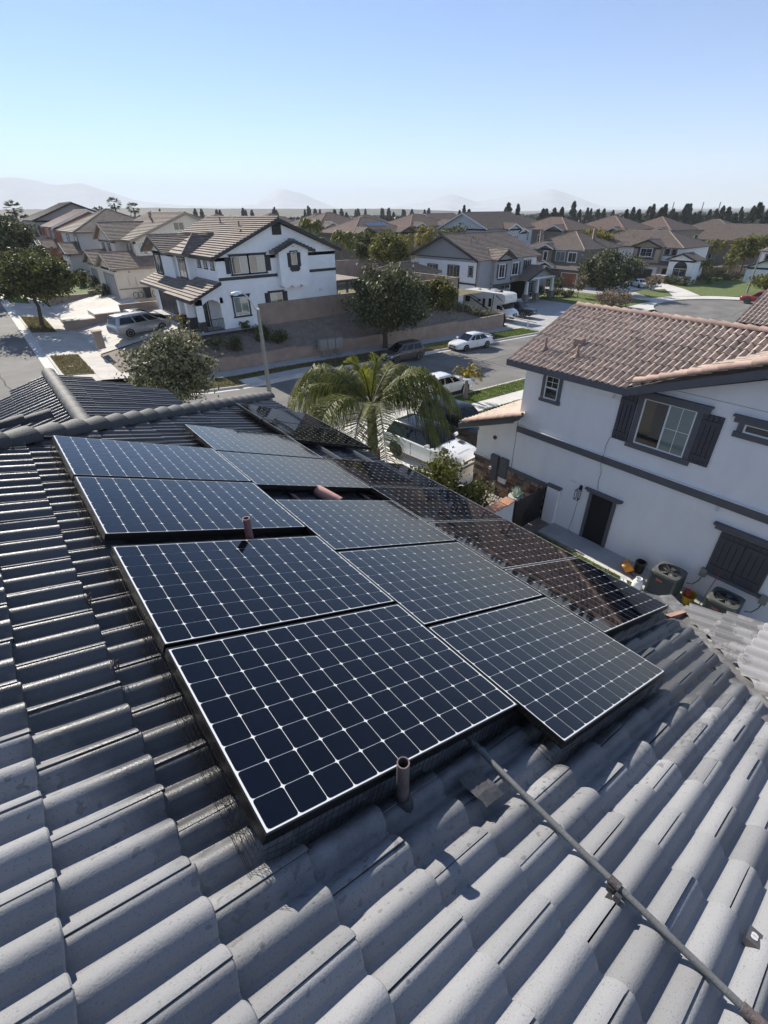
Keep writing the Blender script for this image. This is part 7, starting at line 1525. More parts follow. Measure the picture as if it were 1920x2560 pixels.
LM['gold'] = leafmat('leaf_gold', (0.13, 0.11, 0.015), (0.42, 0.30, 0.03), .4, .4, 1.5)
LM['flower'] = leafmat('leaf_flower', (0.05, 0.05, 0.03), (0.34, 0.26, 0.17), .5, .3, 2.0)
LM['grass'] = leafmat('grass_blade', (0.05, 0.085, 0.014), (0.17, 0.23, 0.04), .6, .3, 1.0)
LM['drygrass'] = leafmat('dry_grass_blade', (0.08, 0.08, 0.03), (0.24, 0.20, 0.10), .6, .3, 1.0)
def leaf_quads(rng, C_, size, aspect=1.8, up=0.35):
    """C_: (n,3) centres; random leaf-sized diamonds; returns verts, faces"""
    n = len(C_); a = rng.normal(size=(n, 3)); a /= np.linalg.norm(a, axis=1)[:, None]; b = rng.normal(size=(n, 3)); b[:, 2] *= (1-up); b -= (b*a).sum(1)[:, None]*a; b /= np.linalg.norm(b, axis=1)[:, None]
    s = size*rng.uniform(.6, 1.35, n)[:, None]; v = np.stack([C_-a*s*aspect*.5, C_+b*s*.5, C_+a*s*aspect*.5, C_-b*s*.5], 1).reshape(-1, 3)
    return v, np.arange(n*4).reshape(n, 4)
def crown_pts(rng, c, rad, n, clumps, sd, hollow=.55, flat=0.0, lobes=None):
    u = rng.normal(size=(clumps, 3)); u /= np.linalg.norm(u, axis=1)[:, None]; r = rng.uniform(hollow, 1.0, clumps)**.7
    cc = u*r[:, None]; cc[:, 2] = np.where(cc[:, 2] < -flat, cc[:, 2]*.75, cc[:, 2]); cc = cc*np.array(rad)*(1+rng.normal(0, .10, (clumps, 1))); k = rng.integers(0, clumps, n)
    s = sd*rng.uniform(.55, 1.3, clumps); d = rng.normal(size=(n, 3))*np.array([1, 1, .75]); return np.array(c)+cc[k]+d*s[k][:, None], np.array(c)+cc
def tree(name, label, x, y, z, c, rad, lm, seed, n=9000, clumps=70, sd=.42, leaf=.16, trunk=.16, forks=9, cat='tree', group=None, lean=(0, 0), hollow=.5, aspect=1.8, bark='bark'):
    rng = np.random.default_rng(seed); r = thing(name, label, cat, (x, y, z), 0, group); P, cc = crown_pts(rng, (c[0]-x, c[1]-y, c[2]-z), rad, n, clumps, sd, hollow)
    v, f = leaf_quads(rng, P, leaf, aspect); link('crown', np_mesh('crown', v, f, lm), r)
    if trunk:
        b = MB(); top = V((c[0]-x, c[1]-y, c[2]-z-rad[2]*.35)); k = V((lean[0], lean[1], top.z*.5)); pts = [V((0, 0, -.1)), V((0, 0, 0))+k*.4, k, (k+top)/2+V((.05, .03, 0)), top]
        b.tube(pts, [trunk*1.25, trunk, trunk*.88, trunk*.7, trunk*.5], 9)
        for j in rng.choice(len(cc), min(forks, len(cc)), replace=False):
            e = V(cc[j]); s0 = pts[3].lerp(top, float(rng.uniform(-.4, 1))); m_ = s0.lerp(e, .5)+V((0, 0, .15*rad[2])); b.tube([s0, m_, e], [trunk*.42, trunk*.26, trunk*.08], 6)
        b.build('trunk', M[bark], r, True)
    return r
def shrub(name, label, x, y, z, rad, lm, seed, n=1500, leaf=.10, clumps=24, sd=.2, group=None, stems=True, aspect=1.8, cat='shrub'):
    rng = np.random.default_rng(seed); r = thing(name, label, cat, (x, y, z), 0, group); P, cc = crown_pts(rng, (0, 0, rad[2]*.9), rad, n, clumps, sd, .3); P[:, 2] = np.maximum(P[:, 2], .02)
    v, f = leaf_quads(rng, P, leaf, aspect); link('foliage', np_mesh('foliage', v, f, lm), r)
    if stems:
        b = MB()
        for j in range(min(6, len(cc))): b.tube([(0, 0, -.05), tuple(V(cc[j])*.5), tuple(cc[j])], [.03, .02, .008], 5)
        b.build('stem', M['bark'], r)
    return r
def frond(b, base, az, ln, rise, droop, lw, nl, rng, hang=.8, width=.028, rach=None, vshape=.3):
    """feather leaf: arching midrib with drooping leaflets (two strips each)"""
    d = V((math.cos(az), math.sin(az), 0)); base = V(base); N_ = 14; pts = []
    for i in range(N_+1):
        t = i/N_; pts.append(base+d*(ln*(t-.18*t*t))+V((0, 0, rise*math.sin(min(1, t*1.35)*math.pi*.5)-droop*t**2.3)))
    side = V((-d.y, d.x, 0))
    if rach is not None: rach.tube(pts, np.linspace(.028, .006, N_+1), 5, False)
    for i in range(nl):
        t = .10+.90*i/nl; x = t*N_; k = min(N_-1, int(x)); p = pts[k].lerp(pts[k+1], x-k); tg = (pts[k+1]-pts[k]).normalized()
        L_ = lw*(math.sin(min(1, t*1.5+.12)*math.pi*.5) if t < .6 else (1-(t-.6)*1.35))*rng.uniform(.8, 1.15)
        for s in (1, -1):
            o = (side*s*rng.uniform(.7, 1)+tg*rng.uniform(.35, .75)+V((0, 0, vshape+rng.uniform(-.25, .25)))).normalized(); w = tg*width*.5
            q1 = p+o*L_*.45+V((0, 0, -hang*.10*L_)); q2 = p+o*L_*.78+V((0, 0, -hang*.46*L_)); q3 = p+o*L_*.92+V((0, 0, -hang*.98*L_))
            b.poly([p-w, p+w, q1+w*1.1, q1-w*1.1]); b.poly([q1-w*1.1, q1+w*1.1, q2+w*.9, q2-w*.9]); b.poly([q2-w*.9, q2+w*.9, q3])
def palm(name, label, x, y, z, top, n, ln, lw, nl, seed, lm='palm', young=4, tr=(.2, .15), lean=(0, 0), group=None, hang=.9, width=.03, rise=(.3, 1.6), droop=(.8, 2.2), vshape=.3, lmy='palm_young', azs=None):
    rng = random.Random(seed); r = thing(name, label, 'palm tree', (x, y, z), 0, group); h = top-z; b = MB()
    pts = [V((lean[0]*t, lean[1]*t, h*t)) for t in (0, .25, .5, .75, 1)]; b.tube(pts, [tr[0]*1.2, tr[0], tr[0]*.95, tr[1]*1.1, tr[1]], 12); b.build('trunk', M['palm_trunk'], r, True)
    tp = pts[-1]; ra = MB()
    for i in range(n):
        b = MB(); a = 2*math.pi*(i*.382)+rng.uniform(-.2, .2) if azs is None else azs[i]; k = i/n
        frond(b, tp+V((math.cos(a)*.08, math.sin(a)*.08, .15)), a, ln*rng.uniform(.85, 1.1)*(1-.12*abs(k-.4)), rise[0]+(rise[1]-rise[0])*k, droop[1]+(droop[0]-droop[1])*k, lw, nl, rng, hang, width, ra, vshape); b.build('frond', LM[lm], r)
    for i in range(young):
        b = MB(); a = rng.uniform(0, 6.28); frond(b, tp+V((0, 0, .2)), a, ln*.26, ln*.36, .05, lw*.5, int(nl*.7), rng, hang*.15, width, ra, .7); b.build('frond', LM[lmy], r)
    ra.build('midribs', LM['light'], r); return r
# near queen palm between the houses
palm('queen_palm', 'large queen palm with drooping fronds between the solar roof and the driveway', 10.15, 13.4, -10.75, -6.05, 17, 3.8, 1.1, 105, 4, young=3, tr=(.21, .17), lean=(-.1, .1), hang=1.15, width=.025, rise=(.5, 1.7), droop=(1.3, 2.3), azs=[math.radians(q) for q in (142, -38, -140, 85, 165, 40, -118, 118, -48, 195, 62, -25, 150, 100, 20, -32, 128)])
palm('small_palm', 'small yellowing palm on the kerb lawn in front of the white sedan', 24.3, 21.75, S(24, 21)+.15, -9.75, 9, 1.15, .42, 26, 9, lm='gold', young=3, tr=(.17, .10), hang=.35, width=.04, rise=(.5, 1.0), droop=(.45, .75), vshape=.5)
# street trees and garden trees
tree('street_tree', 'round street tree with a bare trunk on the verge of the left street', 4.5, 59.4, S(4.5, 59)+.1, (4.5, 59.6, -5.05), (3.9, 3.8, 2.2), LM['mid'], 11, 15000, 120, .42, .17, .17, 12, lean=(.25, 0))
tree('street_tree', 'tall dark street tree farther up at the left edge', 4.6, 80, S(4.6, 80), (4.6, 80, -3.2), (3.9, 4.2, 3.2), LM['dark'], 12, 11000, 90, .5, .22, .2)
tree('street_tree', 'low dark tree beside the white vans on the left street', 4.4, 103, S(4.4, 103), (4.6, 103, -4.2), (3.2, 3.4, 2.4), LM['mid'], 13, 5000, 60, .5, .24, .18)
tree('olive_tree', 'grey green olive like tree standing right behind our hip roof', 5.6, 22.4, S(5.6, 22), (5.75, 22.4, -6.0), (1.75, 1.7, 1.75), LM['olive'], 14, 14500, 90, .26, .09, .10, 26, hollow=.2, aspect=1.6)
tree('oak_tree', 'big dark evergreen tree growing through the retaining wall', 29.6, 37.2, S(29, 37)+.1, (29.9, 37.0, -7.25), (3.5, 3.2, 2.75), LM['dark'], 15, 22000, 130, .42, .155, .24, 12, hollow=.45)
tree('citrus_tree', 'lighter green tree right of the big dark tree on the bank', 40.2, 41.0, -9.2, (40.2, 41.0, -8.0), (2.3, 1.6, 1.55), LM['light'], 16, 6000, 50, .34, .16, .1)
tree('willow_tree', 'yellow green tree behind the block walls', 49.6, 61, -8.9, (49.4, 61, -4.9), (2.9, 2.6, 1.9), LM['light'], 17, 7000, 60, .45, .2, .15)
tree('garden_tree', 'large round dark tree on the lawn of the dark brown house', 83.9, 46.0, -12.45, (84, 46.0, -8.9), (4.4, 4.4, 2.9), LM['dark'], 18, 13000, 110, .5, .22, .22)
tree('sapling', 'thin reddish sapling beside the dark tree lawn', 77.9, 47.2, -12.45, (77.9, 47.2, -10.3), (.8, .8, 1.2), LM['flower'], 19, 500, 14, .3, .2, .05, 4)
tree('sapling', 'small pale flowering tree beside the white sports car', 95.0, 43.6, -12.45, (95.0, 43.6, -11.0), (1.3, 1.3, .9), LM['flower'], 20, 900, 22, .3, .16, .07, 6)
tree('bottlebrush_bush', 'straggly flowering bush rising behind the pink roof ridge', 73.6, 38.6, -12.4, (73.6, 38.6, -11.2), (3.0, 2.2, .95), LM['flower'], 21, 3500, 60, .35, .15, .08, 12, cat='shrub')
tree('garden_tree', 'yellow green tree behind the dark brown house', 108, 64.3, -12.2, (108, 64.3, -5.9), (3.6, 3.6, 1.7), LM['yellow'], 22, 4500, 50, .6, .3, .2)
tree('garden_tree', 'bright leafy tree beyond the palms at the right', 129, 41.5, -12.8, (129, 41.6, -7.2), (2.6, 2.6, 2.0), LM['light'], 23, 4000, 40, .5, .3, .18)
tree('garden_tree', 'dense shrubby tree at the right edge beside the second street lamp', 103.6, 28.6, -12.6, (103.8, 28.8, -10.3), (2.3, 2.3, 1.3), LM['light'], 24, 3500, 40, .4, .2, .12)
tree('garden_tree', 'grey green tree in front of the pale gabled house', 84, 82, -9.9, (84, 82, -5.2), (3.0, 3.0, 1.7), LM['mid'], 25, 3000, 36, .6, .32, .2)
for k, (x, y, gz_, rx, rz_, lm, lb) in enumerate(((57, 76, -9.5, 2.4, 2.0, 'mid', 'leafy tree left of the taupe house porch'), (79, 80, -9.7, 2.2, 1.8, 'dark', 'dark tree between the taupe house and the pale gabled house'), (83.5, 101, -10, 2.6, 2.2, 'mid', 'tree behind the right corner of the taupe house'), (95.5, 104, -10, 2.4, 2.0, 'yellow', 'yellowish tree left of the tan house windows'), (112, 71, -11.6, 2.0, 1.6, 'mid', 'tree between the dark brown house and the rose roofed house'), (115, 99, -10.6, 2.8, 2.4, 'dark', 'dark tree behind the pale gabled house roof'), (135, 73.5, -11.8, 2.6, 2.2, 'mid', 'green tree between the two rose roofed houses'), (137, 95, -11.5, 3.0, 2.8, 'dark', 'tall dark tree behind the gap of the rose roofs'), (159, 71.5, -12.6, 2.4, 2.2, 'light', 'light tree left of the far tan house'), (160, 95, -12.4, 3.2, 3.0, 'dark', 'dark tree behind the big pyramid roof'), (182, 93, -13.2, 3.0, 3.0, 'dark', 'dark tree behind the far tan house'), (194, 68, -13.8, 2.6, 2.4, 'mid', 'green tree between the long roof and the tan house'), (51, 100, -8.8, 2.6, 2.4, 'mid', 'tree behind the left queen palms'), (64, 128, -9, 3.0, 2.6, 'dark', 'dark tree behind the left hip roof'), (82, 132, -9.6, 3.0, 2.6, 'mid', 'tree behind the right end of the hip roofed house'), (32, 102, -8.2, 3.0, 3.2, 'mid', 'tree just showing over the white house ridge'), (150, 62, -12.9, 2.6, 2.2, 'light', 'yellow green tree above the taupe house roof'), (166, 50, -13.4, 2.6, 2.4, 'light', 'green tree at the right end of the long brown roof'), (144, 48, -13, 2.4, 2.0, 'yellow', 'yellow tree behind the end wall'), (210, 60, -14.5, 3.4, 3.4, 'dark', 'dark tree right of the long brown roof'))):
    tree('yard_tree', lb, x, y, gz_, (x, y, gz_+2.2+rz_), (rx, rx, rz_), LM[lm], 200+k, 1800, 34, .55, .36, .18, 6)
# shrubs near us
shrub('eave_bush', 'bright green bush below our eave beside the white sport utility vehicle', 12.2, 12.2, -10.6, (1.5, 1.1, 1.1), LM['light'], 31, 7000, .085, 60, .2)
shrub('eave_bush', 'darker green bush against the garden wall below the dark panels', 13.0, 11.0, -10.5, (.9, .8, .75), LM['mid'], 32, 3000, .08, 40, .16)
ROSE = ['sprawling bush on the bank under the corner of the tall block wall', 'second bush down the bank from the tall wall corner', 'third bush down the bank from the tall wall corner', 'fourth bush down the bank from the tall wall corner', 'fifth bush down the bank, halfway to the motorhome', 'sixth bush down the bank from the tall wall corner', 'seventh bush down the bank, beside the motorhome windows', 'second last bush on the bank beside the motorhome', 'last bush at the end of the retaining wall in front of the motorhome']
for k in range(9):
    x = 40.5+k*.85; y = 41.4-k*.30; shrub('rosemary_bush', ROSE[k], x, y, bank(x, y)-.15, (.75, .6, .42), LM['olive'], 40+k, 700, .10, 18, .2, 'bushes on the bank by the motorhome')
for k, (x, y, h, lm, lb) in enumerate(((18.3, 39.9, .7, 'mid', 'wispy grey bush on the bank beside the lamp post'), (19.6, 39.4, .55, 'mid', 'low grey bush on the bank right of the lamp post'), (15.6, 39.4, .5, 'dark', 'low dark bush on the bank below the porch'), (12.2, 40.0, .8, 'flower', 'pink flowering bush at the corner of the bank'), (10.4, 39.3, .7, 'light', 'pale bush at the street corner below the white house'), (36.6, 39.9, .45, 'dark', 'low dark bush on the bank right of the big tree'))):
    shrub('bank_bush', lb, x, y, bank(x, y)-.05 if x > 12 else -9.7, (h*1.1, h*.9, h), LM[lm], 60+k, 1200, .09, 20, .2)
def sago(label, x, y, z, seed, s=1.0):
    rng = random.Random(seed); r = thing('sago_palm', label, 'shrub', (x, y, z)); b = MB(); ra = MB()
    for i in range(22): a = i*2.4; frond(b, (0, 0, .25*s), a, 1.0*s, .2+.6*rng.random(), .35, .18, 18, rng, .2, .03, ra, .35)
    b.build('fronds', LM['mid'], r); ra.build('midribs', LM['light'], r); MB().tube([(0, 0, -.1), (0, 0, .3*s)], .14*s, 8).build('trunk', M['bark'], r)
sago('dark spiky sago palm on the bank left of the lamp post', 14.2, 39.7, bank(14.2, 39.7), 1, 1.2); sago('small spiky sago palm under the white house window', 17.6, 41.5, bank(17.6, 41.5), 2, .6)
palm('young_palm', 'young yellow palm beside the porch of the white house', 12.9, 44.3, -8.75, -7.9, 6, .9, .3, 18, 3, lm='gold', young=2, tr=(.1, .08), hang=.3, width=.04, rise=(.4, .8), droop=(.4, .7), vshape=.5)
for k, (x, y, z, r_, h, lm, lb) in enumerate(((105.8, 45.0, -12.45, 1.5, .8, 'dark', 'dark hedge left of the arched window'), (105.6, 42.6, -12.45, 1.6, .8, 'dark', 'dark hedge right of the arched window'), (112, 41, -12.45, 2.4, .9, 'mid', 'wide green shrub bed right of the arched window house'), (119, 39.8, -12.6, 2.2, .9, 'mid', 'green shrub bed in front of the end wall'), (124.5, 44.3, -12.7, 1.6, 1.1, 'mid', 'clipped green shrub by the wall pillar'), (75.4, 50.2, -12.3, 1.2, .6, 'mid', 'low green hedge left of the porch columns'), (77.6, 49.2, -12.4, 1.3, .5, 'mid', 'low green hedge at the edge of the dark lawn'), (73, 51.8, -12.2, 1.0, .9, 'dark', 'dark bush beside the porch columns'), (80.5, 53.4, -12.3, 1.6, 1.2, 'dark', 'dark rose bush beside the dark brown house'), (86.6, 59.6, -12.3, 1.0, 1.1, 'dark', 'dark bush by the arched entry'),
    (13.0, 76.0, -8.0, .8, .7, 'olive', 'pale bush in front of the beige garages'), (12.2, 79.0, -7.9, .8, .7, 'mid', 'green bush in front of the beige garages'), (12.6, 82.5, -7.8, .9, .8, 'mid', 'round bush before the grey house drive'), (11.8, 84.5, -7.8, .6, .7, 'mid', 'small bush nearest the white vans'), (12.8, 70.8, -8.3, .7, .6, 'olive', 'grey bush at the beige garage corner'), (10.8, 105, -7.4, 1.4, 1.6, 'dark', 'dark conical bush by the red house'))):
    shrub('garden_bush', lb, x, y, z, (r_, r_, h), LM[lm], 80+k, 900, .16, 22, .25)
# palms in the middle distance
for k, (x, y, z, t, lb) in enumerate(((43.1, 72, -8.8, -2.1, 'queen palm farther back, right of the white gable'), (43.3, 64, -8.8, -3.5, 'nearer queen palm right of the white gable'), (40.6, 67, -8.8, -4.2, 'low queen palm partly hidden by the white gable'))):
    palm('queen_palm', lb, x, y, z, t, 13, 2.2, .8, 26, 100+k, young=3, hang=.95, width=.09)
for k, (x, y, z, t, lb) in enumerate(((71.4, 78, -9.6, -4.7, 'yellowing palm at the right of the group behind the yellow green tree'), (67.0, 78, -9.6, -4.9, 'yellowing palm in the middle behind the yellow green tree'), (64.8, 76, -9.6, -5.6, 'low yellowing palm behind the yellow green tree'))): palm('queen_palm', lb, x, y, z, t, 11, 2.0, .7, 16, 110+k, lm='yellow', young=2, hang=.8, width=.12)
for k, (x, y, t, lm, lb) in enumerate(((125, 49.6, -7.4, 'yellow', 'leftmost palm of the group right of the arched window house'), (125, 47.4, -6.9, 'light', 'tall palm second from the left in the right hand group'), (126, 46.0, -7.1, 'yellow', 'tall palm third from the left in the right hand group'), (125, 42.2, -9.2, 'light', 'slender palm in front of the end wall'), (122, 41.4, -9.8, 'light', 'slender palm nearest the second street lamp'), (117.5, 44.4, -10.2, 'yellow', 'leaning palm right of the arched window'))):
    palm('queen_palm', lb, x, y, -12.6, t, 11, 1.9, .65, 18, 120+k, lm=lm, young=2, hang=.9, width=.11, tr=(.16, .12))
def fan_palm(label, x, y, z, top, seed):
    rng = np.random.default_rng(seed); r = thing('fan_palm', label, 'palm tree', (x, y, z), 0, 'fan palms on the left skyline'); MB().tube([(0, 0, 0), (0, 0, top-z-1)], [.3, .2], 8).build('trunk', M['palm_trunk'], r)
    b = MB(); c = V((0, 0, top-z-1.2))
    for i in range(60):
        d = V(rng.normal(size=3)).normalized(); d.z = d.z*.8+.15; s = d.cross(V((0, 0, 1))).normalized(); e = c+d*1.1
        for j in range(5): a = (j-2)*.38; q = (d*math.cos(a)+s*math.sin(a)).normalized(); w = q.cross(V((0, 0, 1))).normalized()*.07; b.poly([e-w*.3, e+w*.3, e+q*.5+w, e+q*1.0-V((0, 0, .15)), e+q*.5-w])
    b.build('fronds', LM['dark'], r)
for k, (az, D, el) in enumerate(((84.67, 150, .0117), (76.85, 175, .0172), (75.34, 180, .0108), (78.24, 170, .005), (77.4, 172, .002))):
    a = math.radians(az); fan_palm(['fan palm at the far left edge', 'tallest fan palm behind the left roofs', 'fan palm right of the tallest one on the left skyline', 'drooping fan palm left of the tallest one', 'small fan palm below the tallest one'][k], D*math.cos(a), D*math.sin(a), -8.5, D*el+.6, 130+k)
# ------------------------------------------------------------------ far conifers (three kinds of crown, copied)
def conifer_proto(seed, h, w, lm, sparse=False):
    rng = np.random.default_rng(seed); n = 1300; t = rng.uniform(0, 1, n)**.8; lay = np.floor(t*12)/12+rng.normal(0, .02, n); rr = w*(1-lay)**.8*(.55+.45*rng.uniform(0, 1, n))*(1+.25*np.sin(lay*37+seed)); a = rng.uniform(0, 6.283, n)
    P = np.stack([rr*np.cos(a), rr*np.sin(a), h*(.10+.90*lay)-.25*rr], 1); v, f = leaf_quads(rng, P, .85 if not sparse else .7, 1.7, .2)
    return np_mesh('crown', v, f, lm), MB().tube([(0, 0, -1), (0, 0, h*.9)], [.3, .08], 6).mesh('trunk', M['bark'])
CP_ = [conifer_proto(1, 16, 3.6, LM['conifer']), conifer_proto(2, 18, 3.0, LM['conifer']), conifer_proto(3, 15, 4.4, LM['conifer'])]
def conifer(az, D, top, k, label, group, zb=None):
    a = math.radians(az); zb = far_z(D*math.cos(a), D*math.sin(a))-.3; h = (16, 18, 15)[k]; s = max(.3, (top-zb)/h)
    r = thing('conifer', label, 'conifer', (D*math.cos(a), D*math.sin(a), zb), random.uniform(0, 6.28), group); r.scale = (s*.95, s*.95, s); link('crown', CP_[k][0], r); link('trunk', CP_[k][1], r)
rg = random.Random(5); BT = ('medium', 'slender', 'broad')
CONN = ((41.2, 'the left end of the pale gabled house'), (37.5, 'the large blue solar array'), (32.5, 'the wide rose tiled roof'), (28.0, 'the big pyramid of rose tiles'), (24.2, 'the gabled far tan house'), (22.0, 'the gap left of the two storey tan house'), (19.6, 'the two storey tan house'), (18.0, 'the dark panel strip roof'), (0, 'the right end of the long brown roof'))
for (az, el) in ((43.34, .0073), (39.49, .0065), (38.97, .0135), (38.1, .0105), (34.29, .0068), (33.82, .0053), (33.15, .0093), (29.34, .0043), (25.47, .0048), (24.99, .0099), (23.94, -.0021), (23.35, .0094), (22.71, .0028), (20.01, .0009), (19.41, .007), (18.93, .0044), (18.28, .0067), (17.75, .0005), (35.6, .006), (34.9, .004), (27.5, .0025), (26.4, .003), (24.2, .002), (17.2, .006), (16.6, .002), (21.6, .0015), (43.0, .003), (42.4, .004), (41.9, .0025), (30.2, .004), (28.4, .003), (31.6, .002), (19.0, .001), (22.2, -.001), (25.9, -.001), (24.6, .0005), (18.6, .003), (17.5, .004), (26.1, .006), (23.0, .006), (21.0, .003), (20.5, .002), (18.1, .006), (17.0, .0065), (16.2, .007), (19.8, .002), (24.4, .004), (27.0, -.001), (30.8, .002), (32.4, .003)):
    D = rg.uniform(250, 360); conifer(az+rg.uniform(-.25, .25), D, el*D*rg.uniform(.55, 1.25)-rg.choice((0, 0, 1.2, 2.5)), (kk_ := rg.randrange(3)), BT[kk_]+' skyline conifer above '+next(t for a_, t in CONN if az > a_), 'skyline conifers on the right')
for (az, el) in [(69.47, .0071), (67.62, .0069), (64.97, .0076), (62.65, .0084), (59.51, .0097), (57.93, .0071), (56.33, .008), (53.93, .0046), (51.51, .0054), (49.09, .0037), (47.48, .0046)]:
    for j in range(3): D = rg.uniform(380, 480); conifer(az+rg.uniform(-.55, .55), D, el*D*rg.uniform(.4, 1.0), (kk_ := rg.randrange(3)), BT[kk_]+' hazy conifer above '+('the white house ridge' if az > 63.5 else 'the queen palms' if az > 57 else 'the small solar array' if az > 52.5 else 'the tan house right of the small solar array'), 'skyline conifers on the left')
BT = ('medium', 'slender', 'broad'); BW = ((20, 'the two storey tan house'), (26, 'the far tan house'), (31, 'the pyramid of rose tiles'), (38, 'the wide rose roof'), (44, 'the pale gabled house'), (50, 'the taupe house panels'), (99, 'the left hip roofs'))
for j in range(40): D = rg.uniform(330, 460); az = rg.uniform(15.5, 58); k_ = rg.randrange(3); conifer(az, D, D*rg.uniform(-.009, .002), k_, BT[k_]+' hazy tree low on the skyline behind '+next(t for a_, t in BW if az < a_), 'far belt trees')
def roundtrees():
    rng = np.random.default_rng(77); vs, fs, nv = [], [], 0
    for j in range(1700):
        az = math.radians(rng.uniform(10, 92)); D = rng.uniform(230, 1400)**1.0; x, y = D*math.cos(az), D*math.sin(az); s = rng.uniform(3, 6); z = far_z(x, y); n = 150
        P = np.array([x, y, z+s*.9])+np.clip(rng.normal(size=(n, 3)), -1.5, 1.5)*np.array([s*.55, s*.55, s*.42]); v, f = leaf_quads(rng, P, s*.32, 1.4); vs.append(v); fs.append(f+nv); nv += len(v)
    tag(link('far_woods', np_mesh('far_woods', np.concatenate(vs), np.concatenate(fs), LM['conifer']), None), kind='stuff')
roundtrees()
for k, (az, el) in enumerate(((24.56, .0071), (22.24, .0065), (20.97, .0062))):
    D = 420; a = math.radians(az); o = MB().tube([(0, 0, 0), (0, 0, 16+el*D)], [.45, .3], 8).build('net_pole', M['metal_grey']); o.location = (D*math.cos(a), D*math.sin(a), -16); tag(o, ['left one of three tall thin poles on the right skyline', 'middle one of three tall thin poles on the right skyline', 'right one of three tall thin poles on the right skyline'][k], 'pole', 'tall thin poles on the skyline')
# ------------------------------------------------------------------ grass blades on the lawns that show
def grass(name, zones, n, lm, h=.07, seed=1):
    rng = np.random.default_rng(seed); vs = []; ar = np.array([(x1-x0)*(y1-y0) for x0, x1, y0, y1, f in zones]); cnt = (n*ar/ar.sum()).astype(int)
    for (x0, x1, y0, y1, f), c in zip(zones, cnt):
        x = rng.uniform(x0, x1, c); y = rng.uniform(y0, y1, c); z = np.array([f(a, b_) for a, b_ in zip(x, y)]); a = rng.uniform(0, 6.28, c); w = .02; hh = h*rng.uniform(.5, 1.4, c); lx, ly = rng.normal(0, .03, c), rng.normal(0, .03, c)
        p0 = np.stack([x-np.cos(a)*w, y-np.sin(a)*w, z], 1); p1 = np.stack([x+np.cos(a)*w, y+np.sin(a)*w, z], 1); p2 = np.stack([x+lx, y+ly, z+hh], 1); vs.append(np.stack([p0, p1, p2], 1).reshape(-1, 3))
    v = np.concatenate(vs); f = np.arange(len(v)).reshape(-1, 3); tag(link(name, np_mesh(name, v, f, lm), None), kind='stuff')
sk = lambda x, y: S(x, y)+SO+.02
grass('lawn_grass', [(21.2, 34, 20.75, 22.44, sk), (21.2, 34, 16, 19.35, sk), (4, 12.9, 17, 22.4, DZ), (12.0, 13.05, 2, 8.3, lambda x, y: -10.49), (13.62, 13.9, 2, 8.3, lambda x, y: -10.49), (43.5, 49.6, 33.9, 36.4, sk)], 42000, LM['grass'], .075)
grass('verge_grass', [(10.8, 13.7, 33.9, 36.4, sk), (13.7, 30, 35.25, 36.4, sk), (3.3, 5.2, 40.5, 46.5, sk), (3.3, 5.2, 56, 64, sk), (21.6, 43.5, 33.9, 35.2, sk)], 30000, LM['drygrass'], .09, 2)
# stones and dry litter on the bank
rng = np.random.default_rng(9); b = MB()
for k in range(900):
    x, y = rng.uniform(13, 48), rng.uniform(38.7, 41.8); s = rng.uniform(.03, .10); z = bank(x, y); b.hexa([(x-s, y-s, z-.02), (x+s, y-s, z-.02), (x+s, y+s, z-.02), (x-s, y+s, z-.02), (x-s*.5, y-s*.6, z+s*.7), (x+s*.6, y-s*.5, z+s*.6), (x+s*.5, y+s*.6, z+s*.8), (x-s*.6, y+s*.5, z+s*.6)])
tag(b.build('bank_stones', mat('bank_stone', (0.24, 0.20, 0.17), .9)), kind='stuff')
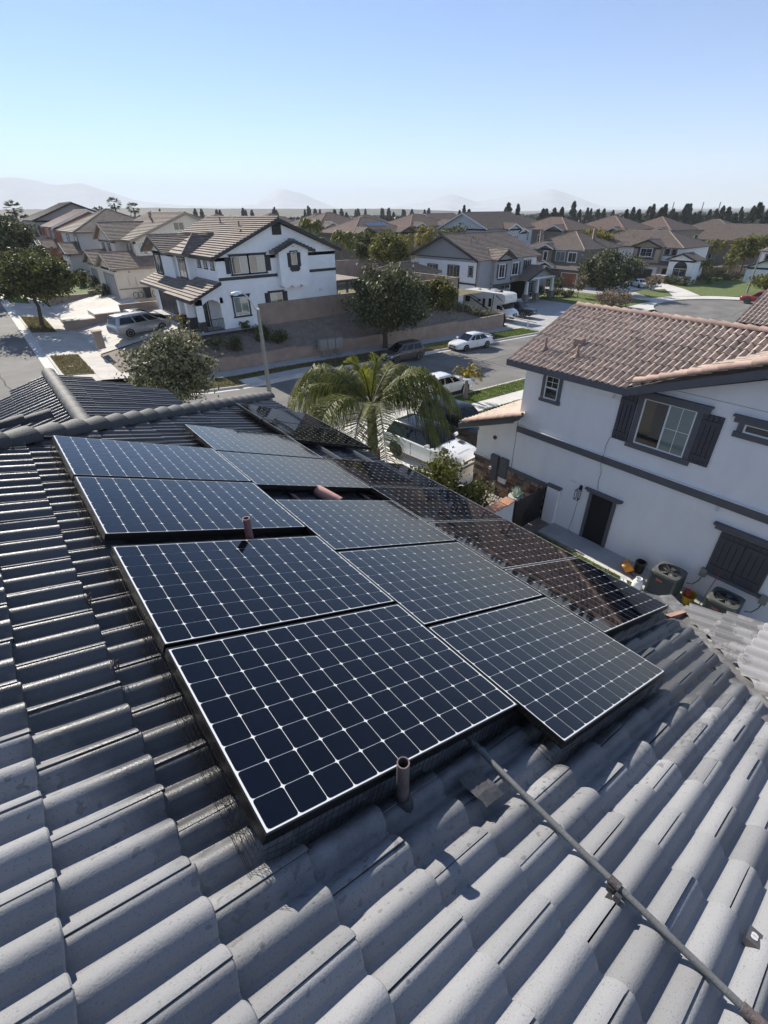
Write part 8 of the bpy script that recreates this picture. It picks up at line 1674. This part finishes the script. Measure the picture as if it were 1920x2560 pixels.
# ================================================================== FAR HILLS, MOUNTAINS, HAZE
def ridge(name, prof, D, depth, zb, m, rough=0.0, seed=1):
    rng = np.random.default_rng(seed); az = np.array([p[0] for p in prof]); el = np.array([p[1] for p in prof]); o = np.argsort(az); az, el = az[o], el[o]; n = 160; v = []; rows = 9
    nz = np.convolve(rng.normal(size=n+8), np.ones(5)/5, 'same')[:n]*rough
    for i in range(n):
        a = az[0]+(az[-1]-az[0])*i/(n-1); e = float(np.interp(a, az, el)); h = e*D+nz[i]
        for j in range(rows):
            t = j/(rows-1); d = D-depth*(1-t); k = (t**1.4); z = zb+(h-zb)*k+(0 if j in (0, rows-1) else rng.normal()*rough*.8); v.append((d*math.cos(math.radians(a)), d*math.sin(math.radians(a)), z))
    f = [(i*rows+j, (i+1)*rows+j, (i+1)*rows+j+1, i*rows+j+1) for i in range(n-1) for j in range(rows-1)]
    return tag(link(name, np_mesh(name, v, f, m, True), None), kind='structure')
mm = mat('mountain_rock_hazed', (0.44, 0.47, 0.50), .95, var=.2, scale=.002, coord='World')  # pale bluish colour paints part of the distance haze onto the rock
ridge('mountains', [(100, .05), (92, .055), (88, .043), (84.83, .0454), (83.84, .0466), (82.1, .0413), (81.16, .0366), (78.96, .0404), (77.07, .0304), (74.94, .0187), (71, .010), (66, .009), (64.17, .0121), (61.69, .0347), (59.42, .0259), (56.34, .005), (52, .004), (47.5, .0123), (44.76, .0251), (42.35, .0113), (38.19, .0217), (35.28, .0275), (33.01, .0175), (30.71, .003), (20, -.002), (8, -.002)], 9000, 2500, -20, mm, 9.0, 3)
ridge('mesa', [(96, .006), (77.12, .0077), (73.03, .0082), (68.74, .0065), (64.22, .0052), (53.93, .0034), (49.89, .0027), (45.06, -.0011), (40, -.006)], 1500, 500, -18, M['field'], .4, 4)
hz = bpy.data.materials.new('haze_air'); hz.use_nodes = True; nt = hz.node_tree; nt.nodes.clear(); out = nt.nodes.new('ShaderNodeOutputMaterial'); pv = nt.nodes.new('ShaderNodeVolumePrincipled')
pv.inputs['Color'].default_value = (0.90, 0.95, 1.0, 1); pv.inputs['Density'].default_value = 1.7e-4; pv.inputs['Anisotropy'].default_value = 0.0
nt.links.new(pv.outputs[0], out.inputs['Volume'])
o = MB().box(-9000, 14000, -3000, 14000, -22.0, 540).build('haze', hz); tag(o, kind='stuff')
